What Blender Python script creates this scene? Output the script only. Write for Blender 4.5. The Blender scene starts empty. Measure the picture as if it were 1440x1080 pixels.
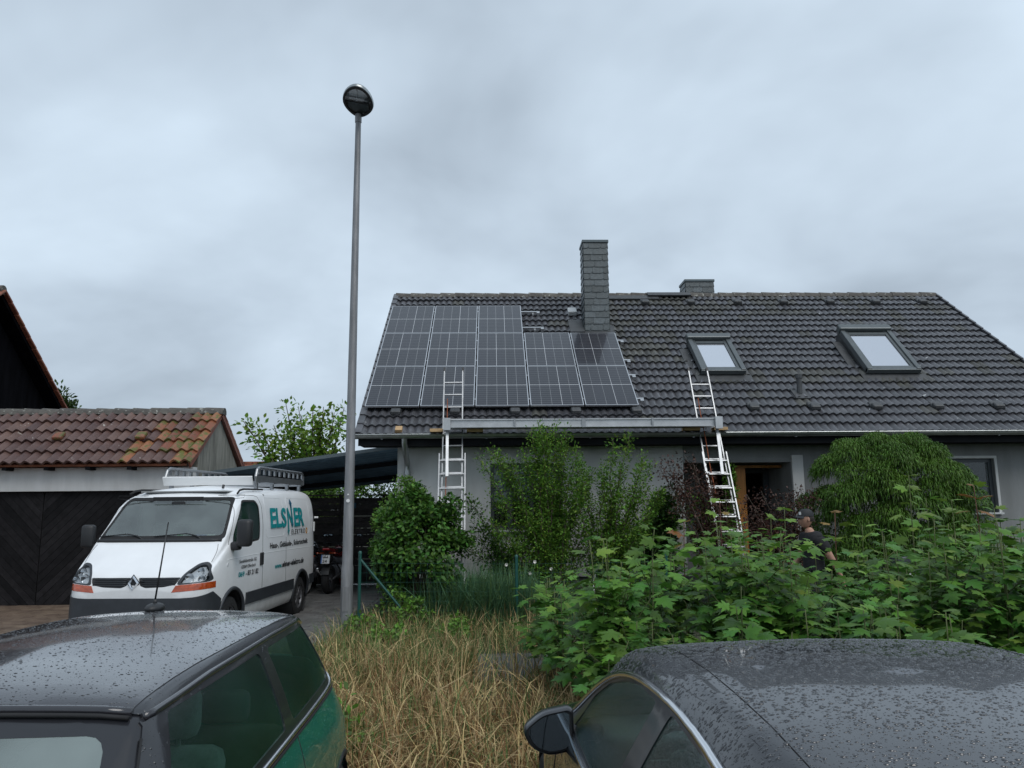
import bpy, bmesh, math, random
import numpy as np
from mathutils import Vector, Matrix, Euler
from mathutils.bvhtree import BVHTree

random.seed(7)
rng = np.random.default_rng(11)
SC = bpy.context.scene
COL = SC.collection
R = math.radians
PI = math.pi

# ------------------------------------------------------------------ camera
CAM_H, FPX = 1.9, 1082.0
YAW, PITCH, ROLL = -1.5, 9.03, 0.5
cam_d = bpy.data.cameras.new('camera')
cam_d.sensor_width = 36.0
cam_d.lens = 36.0 * FPX / 1440.0
cam_d.clip_start, cam_d.clip_end = 0.05, 3000.0
cam_o = bpy.data.objects.new('camera', cam_d)
COL.objects.link(cam_o)
_y, _p, _r = R(YAW), R(PITCH), R(ROLL)
FWD = Vector((-math.sin(_y) * math.cos(_p), math.cos(_y) * math.cos(_p), math.sin(_p)))
_rt0 = Vector((math.cos(_y), math.sin(_y), 0)); _up0 = _rt0.cross(FWD)
RT = _rt0 * math.cos(_r) - _up0 * math.sin(_r)
UP = _up0 * math.cos(_r) + _rt0 * math.sin(_r)
_m = Matrix((RT, UP, -FWD)).transposed().to_4x4()
_m.translation = (0, 0, CAM_H)
cam_o.matrix_world = _m
SC.camera = cam_o

# ------------------------------------------------------------------ sky and sun (overcast)
W = bpy.data.worlds.new('World'); SC.world = W; W.use_nodes = True
nt = W.node_tree; nt.nodes.clear()
def wn(t, **k):
    n = nt.nodes.new(t)
    for a, b in k.items(): setattr(n, a, b)
    return n
SUN_EL, SUN_AZ = 52.0, 150.0
sky = wn('ShaderNodeTexSky', sky_type='NISHITA', sun_disc=False)
sky.sun_elevation = R(SUN_EL); sky.sun_rotation = R(SUN_AZ)
sky.air_density = 1.0; sky.dust_density = 3.0
tc = wn('ShaderNodeTexCoord')
sep = wn('ShaderNodeSeparateXYZ'); nt.links.new(tc.outputs['Generated'], sep.inputs[0])
zc = wn('ShaderNodeMath', operation='MAXIMUM'); nt.links.new(sep.outputs[2], zc.inputs[0]); zc.inputs[1].default_value = 0.0
zo = wn('ShaderNodeMath', operation='ADD'); nt.links.new(zc.outputs[0], zo.inputs[0]); zo.inputs[1].default_value = 0.30
dx = wn('ShaderNodeMath', operation='DIVIDE'); nt.links.new(sep.outputs[0], dx.inputs[0]); nt.links.new(zo.outputs[0], dx.inputs[1])
dy = wn('ShaderNodeMath', operation='DIVIDE'); nt.links.new(sep.outputs[1], dy.inputs[0]); nt.links.new(zo.outputs[0], dy.inputs[1])
cmb = wn('ShaderNodeCombineXYZ'); nt.links.new(dx.outputs[0], cmb.inputs[0]); nt.links.new(dy.outputs[0], cmb.inputs[1])
cmb.inputs[2].default_value = 22.4
def wnoise(scale, detail, rough, dist):
    n = wn('ShaderNodeTexNoise'); n.inputs['Scale'].default_value = scale; n.inputs['Detail'].default_value = detail
    n.inputs['Roughness'].default_value = rough; n.inputs['Distortion'].default_value = dist
    nt.links.new(cmb.outputs[0], n.inputs['Vector']); return n
n1 = wnoise(0.95, 5.0, 0.48, 0.5); n2 = wnoise(3.2, 4.0, 0.5, 0.3)
mx = wn('ShaderNodeMath', operation='MULTIPLY_ADD'); nt.links.new(n2.outputs[0], mx.inputs[0]); mx.inputs[1].default_value = 0.22; nt.links.new(n1.outputs[0], mx.inputs[2])
ramp = wn('ShaderNodeValToRGB'); nt.links.new(mx.outputs[0], ramp.inputs[0])
cr = ramp.color_ramp
cr.elements[0].position = 0.44; cr.elements[0].color = (0.345, 0.415, 0.492, 1)
cr.elements[1].position = 0.80; cr.elements[1].color = (0.70, 0.83, 0.955, 1)
e = cr.elements.new(0.60); e.color = (0.505, 0.602, 0.705, 1)
hz = wn('ShaderNodeMapRange'); nt.links.new(zc.outputs[0], hz.inputs[0])
hz.inputs[1].default_value = 0.0; hz.inputs[2].default_value = 0.55; hz.inputs[3].default_value = 0.0; hz.inputs[4].default_value = 1.0
base = wn('ShaderNodeMix', data_type='RGBA'); nt.links.new(hz.outputs[0], base.inputs[0])
base.inputs[6].default_value = (0.485, 0.575, 0.675, 1)
nt.links.new(ramp.outputs[0], base.inputs[7])
# keep half the cloud pattern at the horizon
mixc = wn('ShaderNodeMix', data_type='RGBA'); mixc.inputs[0].default_value = 0.75
nt.links.new(base.outputs[2], mixc.inputs[6]); nt.links.new(ramp.outputs[0], mixc.inputs[7])
bg_sky = wn('ShaderNodeBackground'); nt.links.new(sky.outputs[0], bg_sky.inputs[0]); bg_sky.inputs[1].default_value = 0.06
bg_cl = wn('ShaderNodeBackground'); nt.links.new(mixc.outputs[2], bg_cl.inputs[0]); bg_cl.inputs[1].default_value = 1.05
mshd = wn('ShaderNodeMixShader'); mshd.inputs[0].default_value = 0.92
nt.links.new(bg_sky.outputs[0], mshd.inputs[1]); nt.links.new(bg_cl.outputs[0], mshd.inputs[2])
wo = wn('ShaderNodeOutputWorld'); nt.links.new(mshd.outputs[0], wo.inputs[0])

sun_d = bpy.data.lights.new('sun', 'SUN'); sun_d.energy = 1.45; sun_d.angle = R(40); sun_d.color = (1.0, 0.98, 0.95)
sun_o = bpy.data.objects.new('sun', sun_d); COL.objects.link(sun_o)
_az = R(SUN_AZ)
sd = Vector((math.sin(_az) * math.cos(R(SUN_EL)), math.cos(_az) * math.cos(R(SUN_EL)), math.sin(R(SUN_EL))))
sun_o.rotation_euler = sd.to_track_quat('Z', 'Y').to_euler(); sun_o.location = (0, 0, 40)

SC.view_settings.view_transform = 'Standard'; SC.view_settings.look = 'None'
SC.view_settings.exposure = 0.08; SC.view_settings.gamma = 1.0; SC.view_settings.use_curve_mapping = False
SC.render.engine = 'CYCLES'
SC.cycles.use_denoising = True
SC.cycles.max_bounces = 6; SC.cycles.diffuse_bounces = 3; SC.cycles.glossy_bounces = 3
SC.cycles.transmission_bounces = 4; SC.cycles.transparent_max_bounces = 10
SC.cycles.caustics_reflective = False; SC.cycles.caustics_refractive = False

# ------------------------------------------------------------------ pixel helpers (directions only)
EYE = Vector((0, 0, CAM_H))
def ray(x, y): return FWD + RT * ((x - 720) / FPX) + UP * ((540 - y) / FPX)
def at_y(x, y, Y): d = ray(x, y); return EYE + d * (Y / d.y)
def at_z(x, y, Z): d = ray(x, y); return EYE + d * ((Z - CAM_H) / d.z)

# ------------------------------------------------------------------ materials
MATS = {}
def mat(name, col, rough=0.6, metal=0.0, var=0.0, vscale=4.0, bump=0.0, bscale=40.0, col2=None, coat=0.0,
        rnd=0.0, spec=0.5, stretch=None, world=False, emit=None, spots=None, trans=0.0, clearrough=0.03):
    """procedural Principled: base colour, second colour by noise, random tone per piece, bump."""
    m = bpy.data.materials.new(name); m.use_nodes = True
    t = m.node_tree; N = t.nodes; L = t.links
    b = N['Principled BSDF']
    b.inputs['Roughness'].default_value = rough; b.inputs['Metallic'].default_value = metal
    b.inputs['Specular IOR Level'].default_value = spec
    b.inputs['Coat Weight'].default_value = coat; b.inputs['Coat Roughness'].default_value = clearrough
    co = None
    def coord():
        nonlocal co
        if co is None:
            if world:
                g = N.new('ShaderNodeNewGeometry'); co = g.outputs['Position']
            else:
                g = N.new('ShaderNodeTexCoord'); co = g.outputs['Object']
            if stretch:
                mp = N.new('ShaderNodeMapping'); mp.inputs['Scale'].default_value = stretch
                L.new(co, mp.inputs['Vector']); co = mp.outputs[0]
        return co
    cur = None
    c1 = (*col, 1)
    if var or col2:
        nz = N.new('ShaderNodeTexNoise'); nz.inputs['Scale'].default_value = vscale
        nz.inputs['Detail'].default_value = 6; nz.inputs['Roughness'].default_value = 0.62
        L.new(coord(), nz.inputs['Vector'])
        cr_ = N.new('ShaderNodeValToRGB'); L.new(nz.outputs[0], cr_.inputs[0])
        c2 = (*col2, 1) if col2 else (*[min(1, c * (1 + var)) for c in col], 1)
        c0 = c1 if col2 else (*[c * (1 - var) for c in col], 1)
        cr_.color_ramp.elements[0].position = 0.36; cr_.color_ramp.elements[0].color = c0
        cr_.color_ramp.elements[1].position = 0.64; cr_.color_ramp.elements[1].color = c2
        cur = cr_.outputs[0]
    if spots:
        sc_, thr, scol = spots
        nz2 = N.new('ShaderNodeTexNoise'); nz2.inputs['Scale'].default_value = sc_; nz2.inputs['Detail'].default_value = 3
        L.new(coord(), nz2.inputs['Vector'])
        mr = N.new('ShaderNodeMapRange'); L.new(nz2.outputs[0], mr.inputs[0])
        mr.inputs[1].default_value = thr; mr.inputs[2].default_value = thr + 0.05
        mm = N.new('ShaderNodeMix'); mm.data_type = 'RGBA'; L.new(mr.outputs[0], mm.inputs[0])
        if cur is None: mm.inputs[6].default_value = c1
        else: L.new(cur, mm.inputs[6])
        mm.inputs[7].default_value = (*scol, 1); cur = mm.outputs[2]
    if rnd:
        oi = N.new('ShaderNodeObjectInfo'); ge = N.new('ShaderNodeNewGeometry')
        ad = N.new('ShaderNodeMath'); ad.operation = 'ADD'; L.new(oi.outputs['Random'], ad.inputs[0]); L.new(ge.outputs['Random Per Island'], ad.inputs[1])
        fr = N.new('ShaderNodeMath'); fr.operation = 'FRACT'; L.new(ad.outputs[0], fr.inputs[0])
        mr = N.new('ShaderNodeMapRange'); L.new(fr.outputs[0], mr.inputs[0]); mr.inputs[3].default_value = 1 - rnd; mr.inputs[4].default_value = 1 + rnd
        hs = N.new('ShaderNodeHueSaturation'); L.new(mr.outputs[0], hs.inputs['Value'])
        mh = N.new('ShaderNodeMapRange'); L.new(fr.outputs[0], mh.inputs[0]); mh.inputs[3].default_value = 0.5 - rnd * 0.035; mh.inputs[4].default_value = 0.5 + rnd * 0.035
        L.new(mh.outputs[0], hs.inputs['Hue'])
        if cur is None: hs.inputs['Color'].default_value = c1
        else: L.new(cur, hs.inputs['Color'])
        cur = hs.outputs[0]
    if cur is None: b.inputs['Base Color'].default_value = c1
    else: L.new(cur, b.inputs['Base Color'])
    if bump:
        nb = N.new('ShaderNodeTexNoise'); nb.inputs['Scale'].default_value = bscale; nb.inputs['Detail'].default_value = 5
        L.new(coord(), nb.inputs['Vector'])
        bp = N.new('ShaderNodeBump'); bp.inputs['Strength'].default_value = bump; bp.inputs['Distance'].default_value = 0.02
        L.new(nb.outputs[0], bp.inputs['Height']); L.new(bp.outputs[0], b.inputs['Normal'])
    if emit:
        b.inputs['Emission Color'].default_value = (*emit[0], 1); b.inputs['Emission Strength'].default_value = emit[1]
    if trans:
        out = N['Material Output']
        tr = N.new('ShaderNodeBsdfTranslucent'); ms = N.new('ShaderNodeMixShader'); ms.inputs[0].default_value = trans
        if cur is not None: L.new(cur, tr.inputs[0])
        else: tr.inputs[0].default_value = c1
        L.new(b.outputs[0], ms.inputs[1]); L.new(tr.outputs[0], ms.inputs[2]); L.new(ms.outputs[0], out.inputs[0])
    MATS[name] = m
    return m
def glass(name, tint=(0.5, 0.6, 0.57), refl=1.0, rough=0.02, bump=0.0, ior=1.9, haze=0.0, hazecol=(0.5, 0.6, 0.58)):
    m = bpy.data.materials.new(name); m.use_nodes = True
    t = m.node_tree; N = t.nodes; L = t.links; N.clear()
    o = N.new('ShaderNodeOutputMaterial'); tr = N.new('ShaderNodeBsdfTransparent'); tr.inputs[0].default_value = (*tint, 1)
    gl = N.new('ShaderNodeBsdfGlossy'); gl.inputs['Roughness'].default_value = rough; gl.inputs[0].default_value = (refl, refl, refl, 1)
    fr = N.new('ShaderNodeFresnel'); fr.inputs[0].default_value = ior
    ms = N.new('ShaderNodeMixShader'); L.new(fr.outputs[0], ms.inputs[0]); L.new(tr.outputs[0], ms.inputs[1]); L.new(gl.outputs[0], ms.inputs[2])
    if bump:
        tcn = N.new('ShaderNodeTexCoord'); nb = N.new('ShaderNodeTexNoise'); nb.inputs['Scale'].default_value = 140; nb.inputs['Detail'].default_value = 2
        L.new(tcn.outputs['Object'], nb.inputs['Vector']); bp = N.new('ShaderNodeBump'); bp.inputs['Strength'].default_value = bump; bp.inputs['Distance'].default_value = 0.01
        L.new(nb.outputs[0], bp.inputs['Height']); L.new(bp.outputs[0], gl.inputs['Normal']); L.new(bp.outputs[0], fr.inputs['Normal'])
    if haze:   # rain film; its diffuse colour also paints in reflected light to brighten the pane
        df = N.new('ShaderNodeBsdfDiffuse'); df.inputs[0].default_value = (*hazecol, 1); m2 = N.new('ShaderNodeMixShader')
        tcf = N.new('ShaderNodeTexCoord'); nf = N.new('ShaderNodeTexNoise'); nf.inputs['Scale'].default_value = 2.2; nf.inputs['Detail'].default_value = 3; L.new(tcf.outputs['Object'], nf.inputs['Vector'])
        mf = N.new('ShaderNodeMapRange'); mf.inputs[1].default_value = .3; mf.inputs[2].default_value = .7; mf.inputs[3].default_value = haze * .6; mf.inputs[4].default_value = haze * 1.4; L.new(nf.outputs[0], mf.inputs[0])
        L.new(mf.outputs[0], m2.inputs[0]); L.new(ms.outputs[0], m2.inputs[1]); L.new(df.outputs[0], m2.inputs[2]); L.new(m2.outputs[0], o.inputs[0])
    else: L.new(ms.outputs[0], o.inputs[0])
    MATS[name] = m
    return m

# ------------------------------------------------------------------ mesh builder
class MB:
    def __init__(s): s.v = []; s.f = []; s.mi = []
    def add(s, vs, fs, mi=0, M=None):
        o = len(s.v)
        if M is not None: vs = [tuple(M @ Vector(p)) for p in vs]
        s.v.extend(vs); s.f.extend([tuple(i + o for i in f) for f in fs]); s.mi.extend([mi] * len(fs))
        return s
    def box(s, c, d, M=None, mi=0, rz=0.0):
        x, y, z = d[0] / 2, d[1] / 2, d[2] / 2
        vs = [(-x, -y, -z), (x, -y, -z), (x, y, -z), (-x, y, -z), (-x, -y, z), (x, -y, z), (x, y, z), (-x, y, z)]
        if rz:
            ca, sa = math.cos(rz), math.sin(rz); vs = [(a * ca - b_ * sa, a * sa + b_ * ca, e_) for a, b_, e_ in vs]
        vs = [(a + c[0], b_ + c[1], e_ + c[2]) for a, b_, e_ in vs]
        return s.add(vs, [(3, 2, 1, 0), (4, 5, 6, 7), (0, 1, 5, 4), (1, 2, 6, 5), (2, 3, 7, 6), (3, 0, 4, 7)], mi, M)
    def bevbox(s, c, d, b=0.01, M=None, mi=0):
        bm = bmesh.new(); bmesh.ops.create_cube(bm, size=1.0)
        for v in bm.verts: v.co = Vector((v.co.x * d[0], v.co.y * d[1], v.co.z * d[2]))
        bmesh.ops.bevel(bm, geom=bm.edges[:], offset=min(b, min(d) * 0.45), segments=2, affect='EDGES', profile=0.5)
        for v in bm.verts: v.co += Vector(c)
        s.bm(bm, M, mi); bm.free(); return s
    def bm(s, bm, M=None, mi=0):
        bm.verts.index_update()
        return s.add([tuple(v.co) for v in bm.verts], [tuple(v.index for v in f.verts) for f in bm.faces], mi, M)
    def bar(s, a, b, w, h, mi=0, up=(0, 0, 1)):
        a, b = Vector(a), Vector(b); d = b - a; L = d.length
        if L < 1e-6: return s
        d.normalize(); u = Vector(up)
        if abs(d.dot(u)) > 0.98: u = Vector((0, 1, 0))
        x = d.cross(u).normalized(); z = x.cross(d)
        M = Matrix((x, d, z)).transposed().to_4x4(); M.translation = (a + b) / 2
        return s.box((0, 0, 0), (w, L, h), M, mi)
    def tube(s, pts, r, n=8, mi=0, caps=True):
        pts = [Vector(p) for p in pts]; rs = r if isinstance(r, (list, tuple)) else [r] * len(pts)
        o = len(s.v); fs = []
        prev = None
        for i, p in enumerate(pts):
            d = (pts[min(i + 1, len(pts) - 1)] - pts[max(i - 1, 0)])
            if d.length < 1e-9: d = Vector((0, 0, 1))
            d.normalize()
            if prev is None:
                u = Vector((0, 0, 1)) if abs(d.z) < 0.9 else Vector((1, 0, 0))
                x = d.cross(u).normalized()
            else:
                x = (prev - d * prev.dot(d)).normalized()
            prev = x; y = d.cross(x)
            for k in range(n):
                a = 2 * PI * k / n
                s.v.append(tuple(p + (x * math.cos(a) + y * math.sin(a)) * rs[i]))
        for i in range(len(pts) - 1):
            for k in range(n):
                k2 = (k + 1) % n
                fs.append((o + i * n + k, o + i * n + k2, o + (i + 1) * n + k2, o + (i + 1) * n + k))
        if caps:
            fs.append(tuple(o + k for k in range(n))[::-1]); e_ = o + (len(pts) - 1) * n
            fs.append(tuple(e_ + k for k in range(n)))
        s.f.extend(fs); s.mi.extend([mi] * len(fs)); return s
    def lathe(s, prof, n=24, M=None, mi=0, a0=0.0, a1=2 * PI):
        """prof: (radius, height) along local z"""
        full = abs(a1 - a0 - 2 * PI) < 1e-6
        k = n if full else n + 1
        vs = []; fs = []
        for (r, z) in prof:
            for i in range(k):
                a = a0 + (a1 - a0) * i / n; vs.append((r * math.cos(a), r * math.sin(a), z))
        for j in range(len(prof) - 1):
            for i in range(n if not full else k):
                i2 = (i + 1) % k
                if not full and i + 1 >= k: continue
                fs.append((j * k + i, j * k + i2, (j + 1) * k + i2, (j + 1) * k + i))
        return s.add(vs, fs, mi, M)
    def prism(s, poly, z0, z1, M=None, mi=0):
        n = len(poly)
        vs = [(x, y, z0) for x, y in poly] + [(x, y, z1) for x, y in poly]
        fs = [tuple(range(n))[::-1], tuple(range(n, 2 * n))] + [(i, (i + 1) % n, n + (i + 1) % n, n + i) for i in range(n)]
        return s.add(vs, fs, mi, M)
    def ball(s, c, r, nu=12, nv=8, M=None, mi=0):
        r = r if isinstance(r, (tuple, list)) else (r, r, r)
        vs = [(c[0], c[1], c[2] - r[2])]; fs = []
        for j in range(1, nv):
            t_ = -PI / 2 + PI * j / nv
            for i in range(nu):
                a = 2 * PI * i / nu
                vs.append((c[0] + r[0] * math.cos(t_) * math.cos(a), c[1] + r[1] * math.cos(t_) * math.sin(a), c[2] + r[2] * math.sin(t_)))
        vs.append((c[0], c[1], c[2] + r[2])); last = len(vs) - 1
        for i in range(nu):
            fs.append((0, 1 + (i + 1) % nu, 1 + i)); fs.append((last, 1 + (nv - 2) * nu + i, 1 + (nv - 2) * nu + (i + 1) % nu))
        for j in range(nv - 2):
            for i in range(nu):
                i2 = (i + 1) % nu; fs.append((1 + j * nu + i, 1 + j * nu + i2, 1 + (j + 1) * nu + i2, 1 + (j + 1) * nu + i))
        return s.add(vs, fs, mi, M)
    def mesh(s, name, mats, smooth=False):
        me = bpy.data.meshes.new(name); me.from_pydata([tuple(p) for p in s.v], [], s.f)
        mats = mats if isinstance(mats, (list, tuple)) else [mats]
        for m in mats: me.materials.append(m if not isinstance(m, str) else MATS[m])
        if len(mats) > 1: me.polygons.foreach_set('material_index', s.mi)
        if smooth: me.polygons.foreach_set('use_smooth', [True] * len(me.polygons))
        me.update()
        return me
    def build(s, name, mats, parent=None, smooth=False, kind=None, auto=None):
        me = s.mesh(name, mats, smooth)
        if auto: me.set_sharp_from_angle(angle=R(auto))
        return link(name, me, parent, kind)
def link(name, me, parent=None, kind=None):
    o = bpy.data.objects.new(name, me); COL.objects.link(o)
    if parent is not None: o.parent = parent
    if kind: o['kind'] = kind
    return o
def empty(name, loc=(0, 0, 0), rz=0.0):
    o = bpy.data.objects.new(name, None); COL.objects.link(o); o.location = loc; o.rotation_euler = (0, 0, rz)
    o.empty_display_size = 0.2
    return o
def tag(o, label=None, cat=None, group=None, kind=None):
    if label: o['label'] = label
    if cat: o['category'] = cat
    if group: o['group'] = group
    if kind: o['kind'] = kind
    return o
def copy_tree(o, parent=None):
    c = o.copy(); COL.objects.link(c); c.parent = parent
    for ch in list(o.children): copy_tree(ch, c)
    return c
def grid_mesh(v, nu, nv):
    return [(j * nu + i, j * nu + i + 1, (j + 1) * nu + i + 1, (j + 1) * nu + i) for j in range(nv - 1) for i in range(nu - 1)]
def np_mesh(name, verts, faces_flat, nper, mats, mi=None, smooth=False):
    """fast mesh from numpy: verts (n,3), faces (m,nper)"""
    me = bpy.data.meshes.new(name)
    verts = np.asarray(verts, np.float32); faces = np.asarray(faces_flat, np.int32)
    me.vertices.add(len(verts)); me.vertices.foreach_set('co', verts.ravel())
    m = len(faces); me.loops.add(m * nper); me.loops.foreach_set('vertex_index', faces.ravel())
    me.polygons.add(m); me.polygons.foreach_set('loop_start', np.arange(0, m * nper, nper, dtype=np.int32))
    me.polygons.foreach_set('loop_total', np.full(m, nper, np.int32))
    for k in (mats if isinstance(mats, (list, tuple)) else [mats]): me.materials.append(MATS[k] if isinstance(k, str) else k)
    if mi is not None: me.polygons.foreach_set('material_index', np.asarray(mi, np.int32))
    if smooth: me.polygons.foreach_set('use_smooth', np.ones(m, bool))
    me.update(calc_edges=True); me.validate()
    return me
# ------------------------------------------------------------------ palette
mat('ground_soil', (0.05, 0.042, 0.03), 0.9, var=0.4, vscale=2.0, bump=0.6, bscale=18, col2=(0.035, 0.05, 0.018), world=True)
mat('asphalt', (0.035, 0.037, 0.04), 0.45, var=0.25, vscale=0.8, bump=0.5, bscale=160, world=True, spec=0.6)
mat('path', (0.075, 0.078, 0.082), 0.5, var=0.25, vscale=1.2, bump=0.4, bscale=120, world=True)
mat('paver', (0.17, 0.167, 0.163), 0.38, var=0.2, vscale=3, bump=0.35, bscale=90, rnd=0.22, world=True, spec=0.55)
mat('paver_red', (0.16, 0.115, 0.085), 0.45, var=0.2, vscale=3, bump=0.3, bscale=90, rnd=0.2, world=True)
mat('joint', (0.03, 0.03, 0.026), 0.9, world=True)
mat('render_white', (0.66, 0.66, 0.65), 0.85, vscale=2.2, bump=0.3, bscale=130, world=True, col2=(0.55, 0.55, 0.535), stretch=(1, 1, .22))
mat('render_grey', (0.29, 0.297, 0.297), 0.85, vscale=2.0, bump=0.28, bscale=130, world=True, col2=(0.22, 0.225, 0.222), stretch=(1, 1, .25))
mat('plinth', (0.12, 0.12, 0.12), 0.85, var=0.2, vscale=3, bump=0.3, bscale=80, world=True)
mat('soffit', (0.012, 0.013, 0.015), 0.8, var=0.2, vscale=3, spec=0.12)
mat('roof_tile', (0.058, 0.059, 0.066), 0.28, var=0.2, vscale=6, bump=0.2, bscale=120, rnd=0.16, world=True, col2=(0.090, 0.090, 0.098), spots=(7.5, 0.70, (0.42, 0.43, 0.43)))
mat('roof_tile_mossy', (0.055, 0.055, 0.054), 0.42, var=0.2, vscale=5, bump=0.35, bscale=90, rnd=0.25, world=True, col2=(0.085, 0.083, 0.072), spots=(14.0, 0.68, (0.08, 0.085, 0.05)))
mat('garage_tile', (0.082, 0.043, 0.036), 0.45, var=0.2, vscale=3, bump=0.35, bscale=70, rnd=0.28, world=True, col2=(0.125, 0.070, 0.058), spots=(9.0, 0.70, (0.33, 0.30, 0.27)))
mat('garage_tile_orange', (0.26, 0.085, 0.04), 0.5, var=0.2, vscale=6, bump=0.35, bscale=70, rnd=0.25, world=True, col2=(0.16, 0.09, 0.045), spots=(6.0, 0.52, (0.105, 0.10, 0.022)))
mat('ridge_moss', (0.085, 0.078, 0.068), 0.7, var=0.3, vscale=9, bump=0.5, bscale=60, world=True, rnd=0.2, spots=(12, 0.62, (0.28, 0.28, 0.25)))
mat('tile_red', (0.22, 0.075, 0.045), 0.6, var=0.25, vscale=5, rnd=0.2, world=True)
mat('black_timber', (0.006, 0.006, 0.008), 0.9, var=0.4, vscale=5, rnd=0.25, bump=0.3, bscale=60, stretch=(1, 1, 0.15), spec=0.03)
mat('door_timber', (0.012, 0.011, 0.012), 0.6, var=0.3, vscale=8, rnd=0.45, bump=0.3, bscale=40, spec=0.15)
mat('concrete_old', (0.30, 0.285, 0.24), 0.9, var=0.3, vscale=5, bump=0.5, bscale=50, col2=(0.15, 0.14, 0.115), stretch=(1, 1.6, 0.25), world=True)
mat('fence_wood', (0.052, 0.045, 0.043), 0.75, var=0.4, vscale=9, rnd=0.35, bump=0.5, bscale=50, stretch=(0.3, 1, 1))
mat('wood_pale', (0.50, 0.33, 0.17), 0.7, var=0.2, vscale=12, stretch=(0.4, 3, 3), rnd=0.15)
mat('door_orange', (0.52, 0.21, 0.05), 0.45, var=0.2, vscale=6, stretch=(6, 6, 0.5))
mat('zinc', (0.36, 0.38, 0.38), 0.36, metal=0.85, var=0.12, vscale=5, world=True)
mat('alu', (0.33, 0.34, 0.35), 0.42, metal=0.85, var=0.1, vscale=14)
mat('alu_plank', (0.52, 0.53, 0.54), 0.42, metal=0.6, var=0.1, vscale=6)
mat('steel_pole', (0.23, 0.23, 0.235), 0.5, metal=0.55, var=0.22, vscale=3.0, bump=0.12, bscale=60, stretch=(5, 5, 0.6))
mat('slate', (0.075, 0.092, 0.098), 0.42, var=0.2, vscale=14, rnd=0.28, bump=0.35, bscale=60, world=True)
mat('slate_metal', (0.10, 0.125, 0.135), 0.45, metal=0.3)
mat('anthracite', (0.055, 0.064, 0.07), 0.4, metal=0.2, var=0.1, vscale=5)
mat('rw_frame', (0.11, 0.125, 0.13), 0.38, metal=0.4, var=0.08, vscale=5)
mat('lead', (0.06, 0.063, 0.066), 0.5, metal=0.2, var=0.2, vscale=6)
mat('dark_void', (0.006, 0.006, 0.007), 0.9)
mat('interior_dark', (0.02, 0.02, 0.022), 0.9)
mat('van_lining', (0.30, 0.31, 0.31), 0.9)
mat('white_plastic', (0.75, 0.75, 0.74), 0.4)
mat('white_frame', (0.55, 0.56, 0.56), 0.5)
mat('curtain', (0.75, 0.77, 0.79), 0.8)
mat('pv_back', (0.22, 0.225, 0.235), 0.2, coat=1.0)
mat('pv_line', (0.58, 0.59, 0.61), 0.2, coat=1.0)
mat('pv_frame', (0.55, 0.56, 0.58), 0.32, metal=0.85)
mat('rail_steel', (0.55, 0.56, 0.57), 0.35, metal=0.8)
mat('green_post', (0.010, 0.075, 0.062), 0.4, spec=0.5)
mat('carport', (0.13, 0.21, 0.28), 0.5, var=0.2, vscale=3, world=True)
mat('black_plastic', (0.018, 0.019, 0.021), 0.5, bump=0.1, bscale=300)
mat('grey_plastic', (0.030, 0.034, 0.040), 0.42, var=0.15, vscale=5, bump=0.08, bscale=400)
mat('rubber', (0.012, 0.012, 0.013), 0.75)
mat('tyre', (0.014, 0.014, 0.015), 0.8, bump=0.2, bscale=90)
mat('rim', (0.42, 0.43, 0.45), 0.35, metal=0.8, var=0.15, vscale=10)
mat('rim_dark', (0.14, 0.14, 0.15), 0.45, metal=0.6)
mat('chrome', (0.75, 0.76, 0.78), 0.12, metal=1.0)
mat('van_white', (0.82, 0.835, 0.85), 0.34, var=0.03, vscale=2.0, coat=0.25, spec=0.4)
mat('van_dirty', (0.60, 0.59, 0.56), 0.4, var=0.15, vscale=5.0, coat=0.3)
mat('lamp_white', (0.70, 0.72, 0.74), 0.08, coat=1.0)
mat('lamp_chrome', (0.85, 0.86, 0.88), 0.1, metal=0.9)
mat('lamp_orange', (0.42, 0.065, 0.012), 0.2, coat=1.0, var=0.25, vscale=40, stretch=(0.2, 1, 1))
mat('lamp_red', (0.35, 0.01, 0.012), 0.2, coat=1.0)
mat('teal', (0.0, 0.27, 0.29), 0.4)
mat('teal_dark', (0.005, 0.10, 0.19), 0.4)
mat('ink', (0.025, 0.027, 0.03), 0.45)
mat('sign_orange', (0.70, 0.30, 0.03), 0.4)
mat('paper', (0.72, 0.80, 0.78), 0.8)
mat('paper_green', (0.12, 0.62, 0.25), 0.8)
mat('paper_blue', (0.06, 0.18, 0.5), 0.7)
mat('vest_green', (0.10, 0.50, 0.12), 0.8)
mat('mini_green', (0.006, 0.155, 0.108), 0.32, metal=0.1, coat=1.0, var=0.1, vscale=2)
mat('black_gloss', (0.018, 0.019, 0.023), 0.28, coat=0.5, clearrough=0.08, spec=0.35)
mat('roof_black', (0.026, 0.026, 0.031), 0.16, coat=0.8, clearrough=0.06, spec=0.4, bump=0.05, bscale=120)
mat('car_black', (0.018, 0.019, 0.023), 0.25, metal=0.2, coat=0.72, clearrough=0.035, spec=0.35)
mat('drop_black', (0.014, 0.015, 0.018), 0.06, coat=1.0)
mat('seat_cloth', (0.045, 0.05, 0.052), 0.9, var=0.2, vscale=20)
mat('seat_grey', (0.22, 0.23, 0.23), 0.9, var=0.2, vscale=20)
mat('mirror_glass', (0.16, 0.19, 0.21), 0.03, metal=1.0)
mat('skin', (0.40, 0.22, 0.155), 0.55, var=0.1, vscale=20)
mat('hair', (0.025, 0.018, 0.014), 0.7)
mat('shirt_black', (0.010, 0.010, 0.012), 0.85, var=0.25, vscale=15, bump=0.3, bscale=30)
mat('trousers', (0.014, 0.015, 0.018), 0.85, bump=0.2, bscale=30)
mat('cap_black', (0.012, 0.014, 0.017), 0.7)
mat('eye_white', (0.7, 0.7, 0.68), 0.3)
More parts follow.
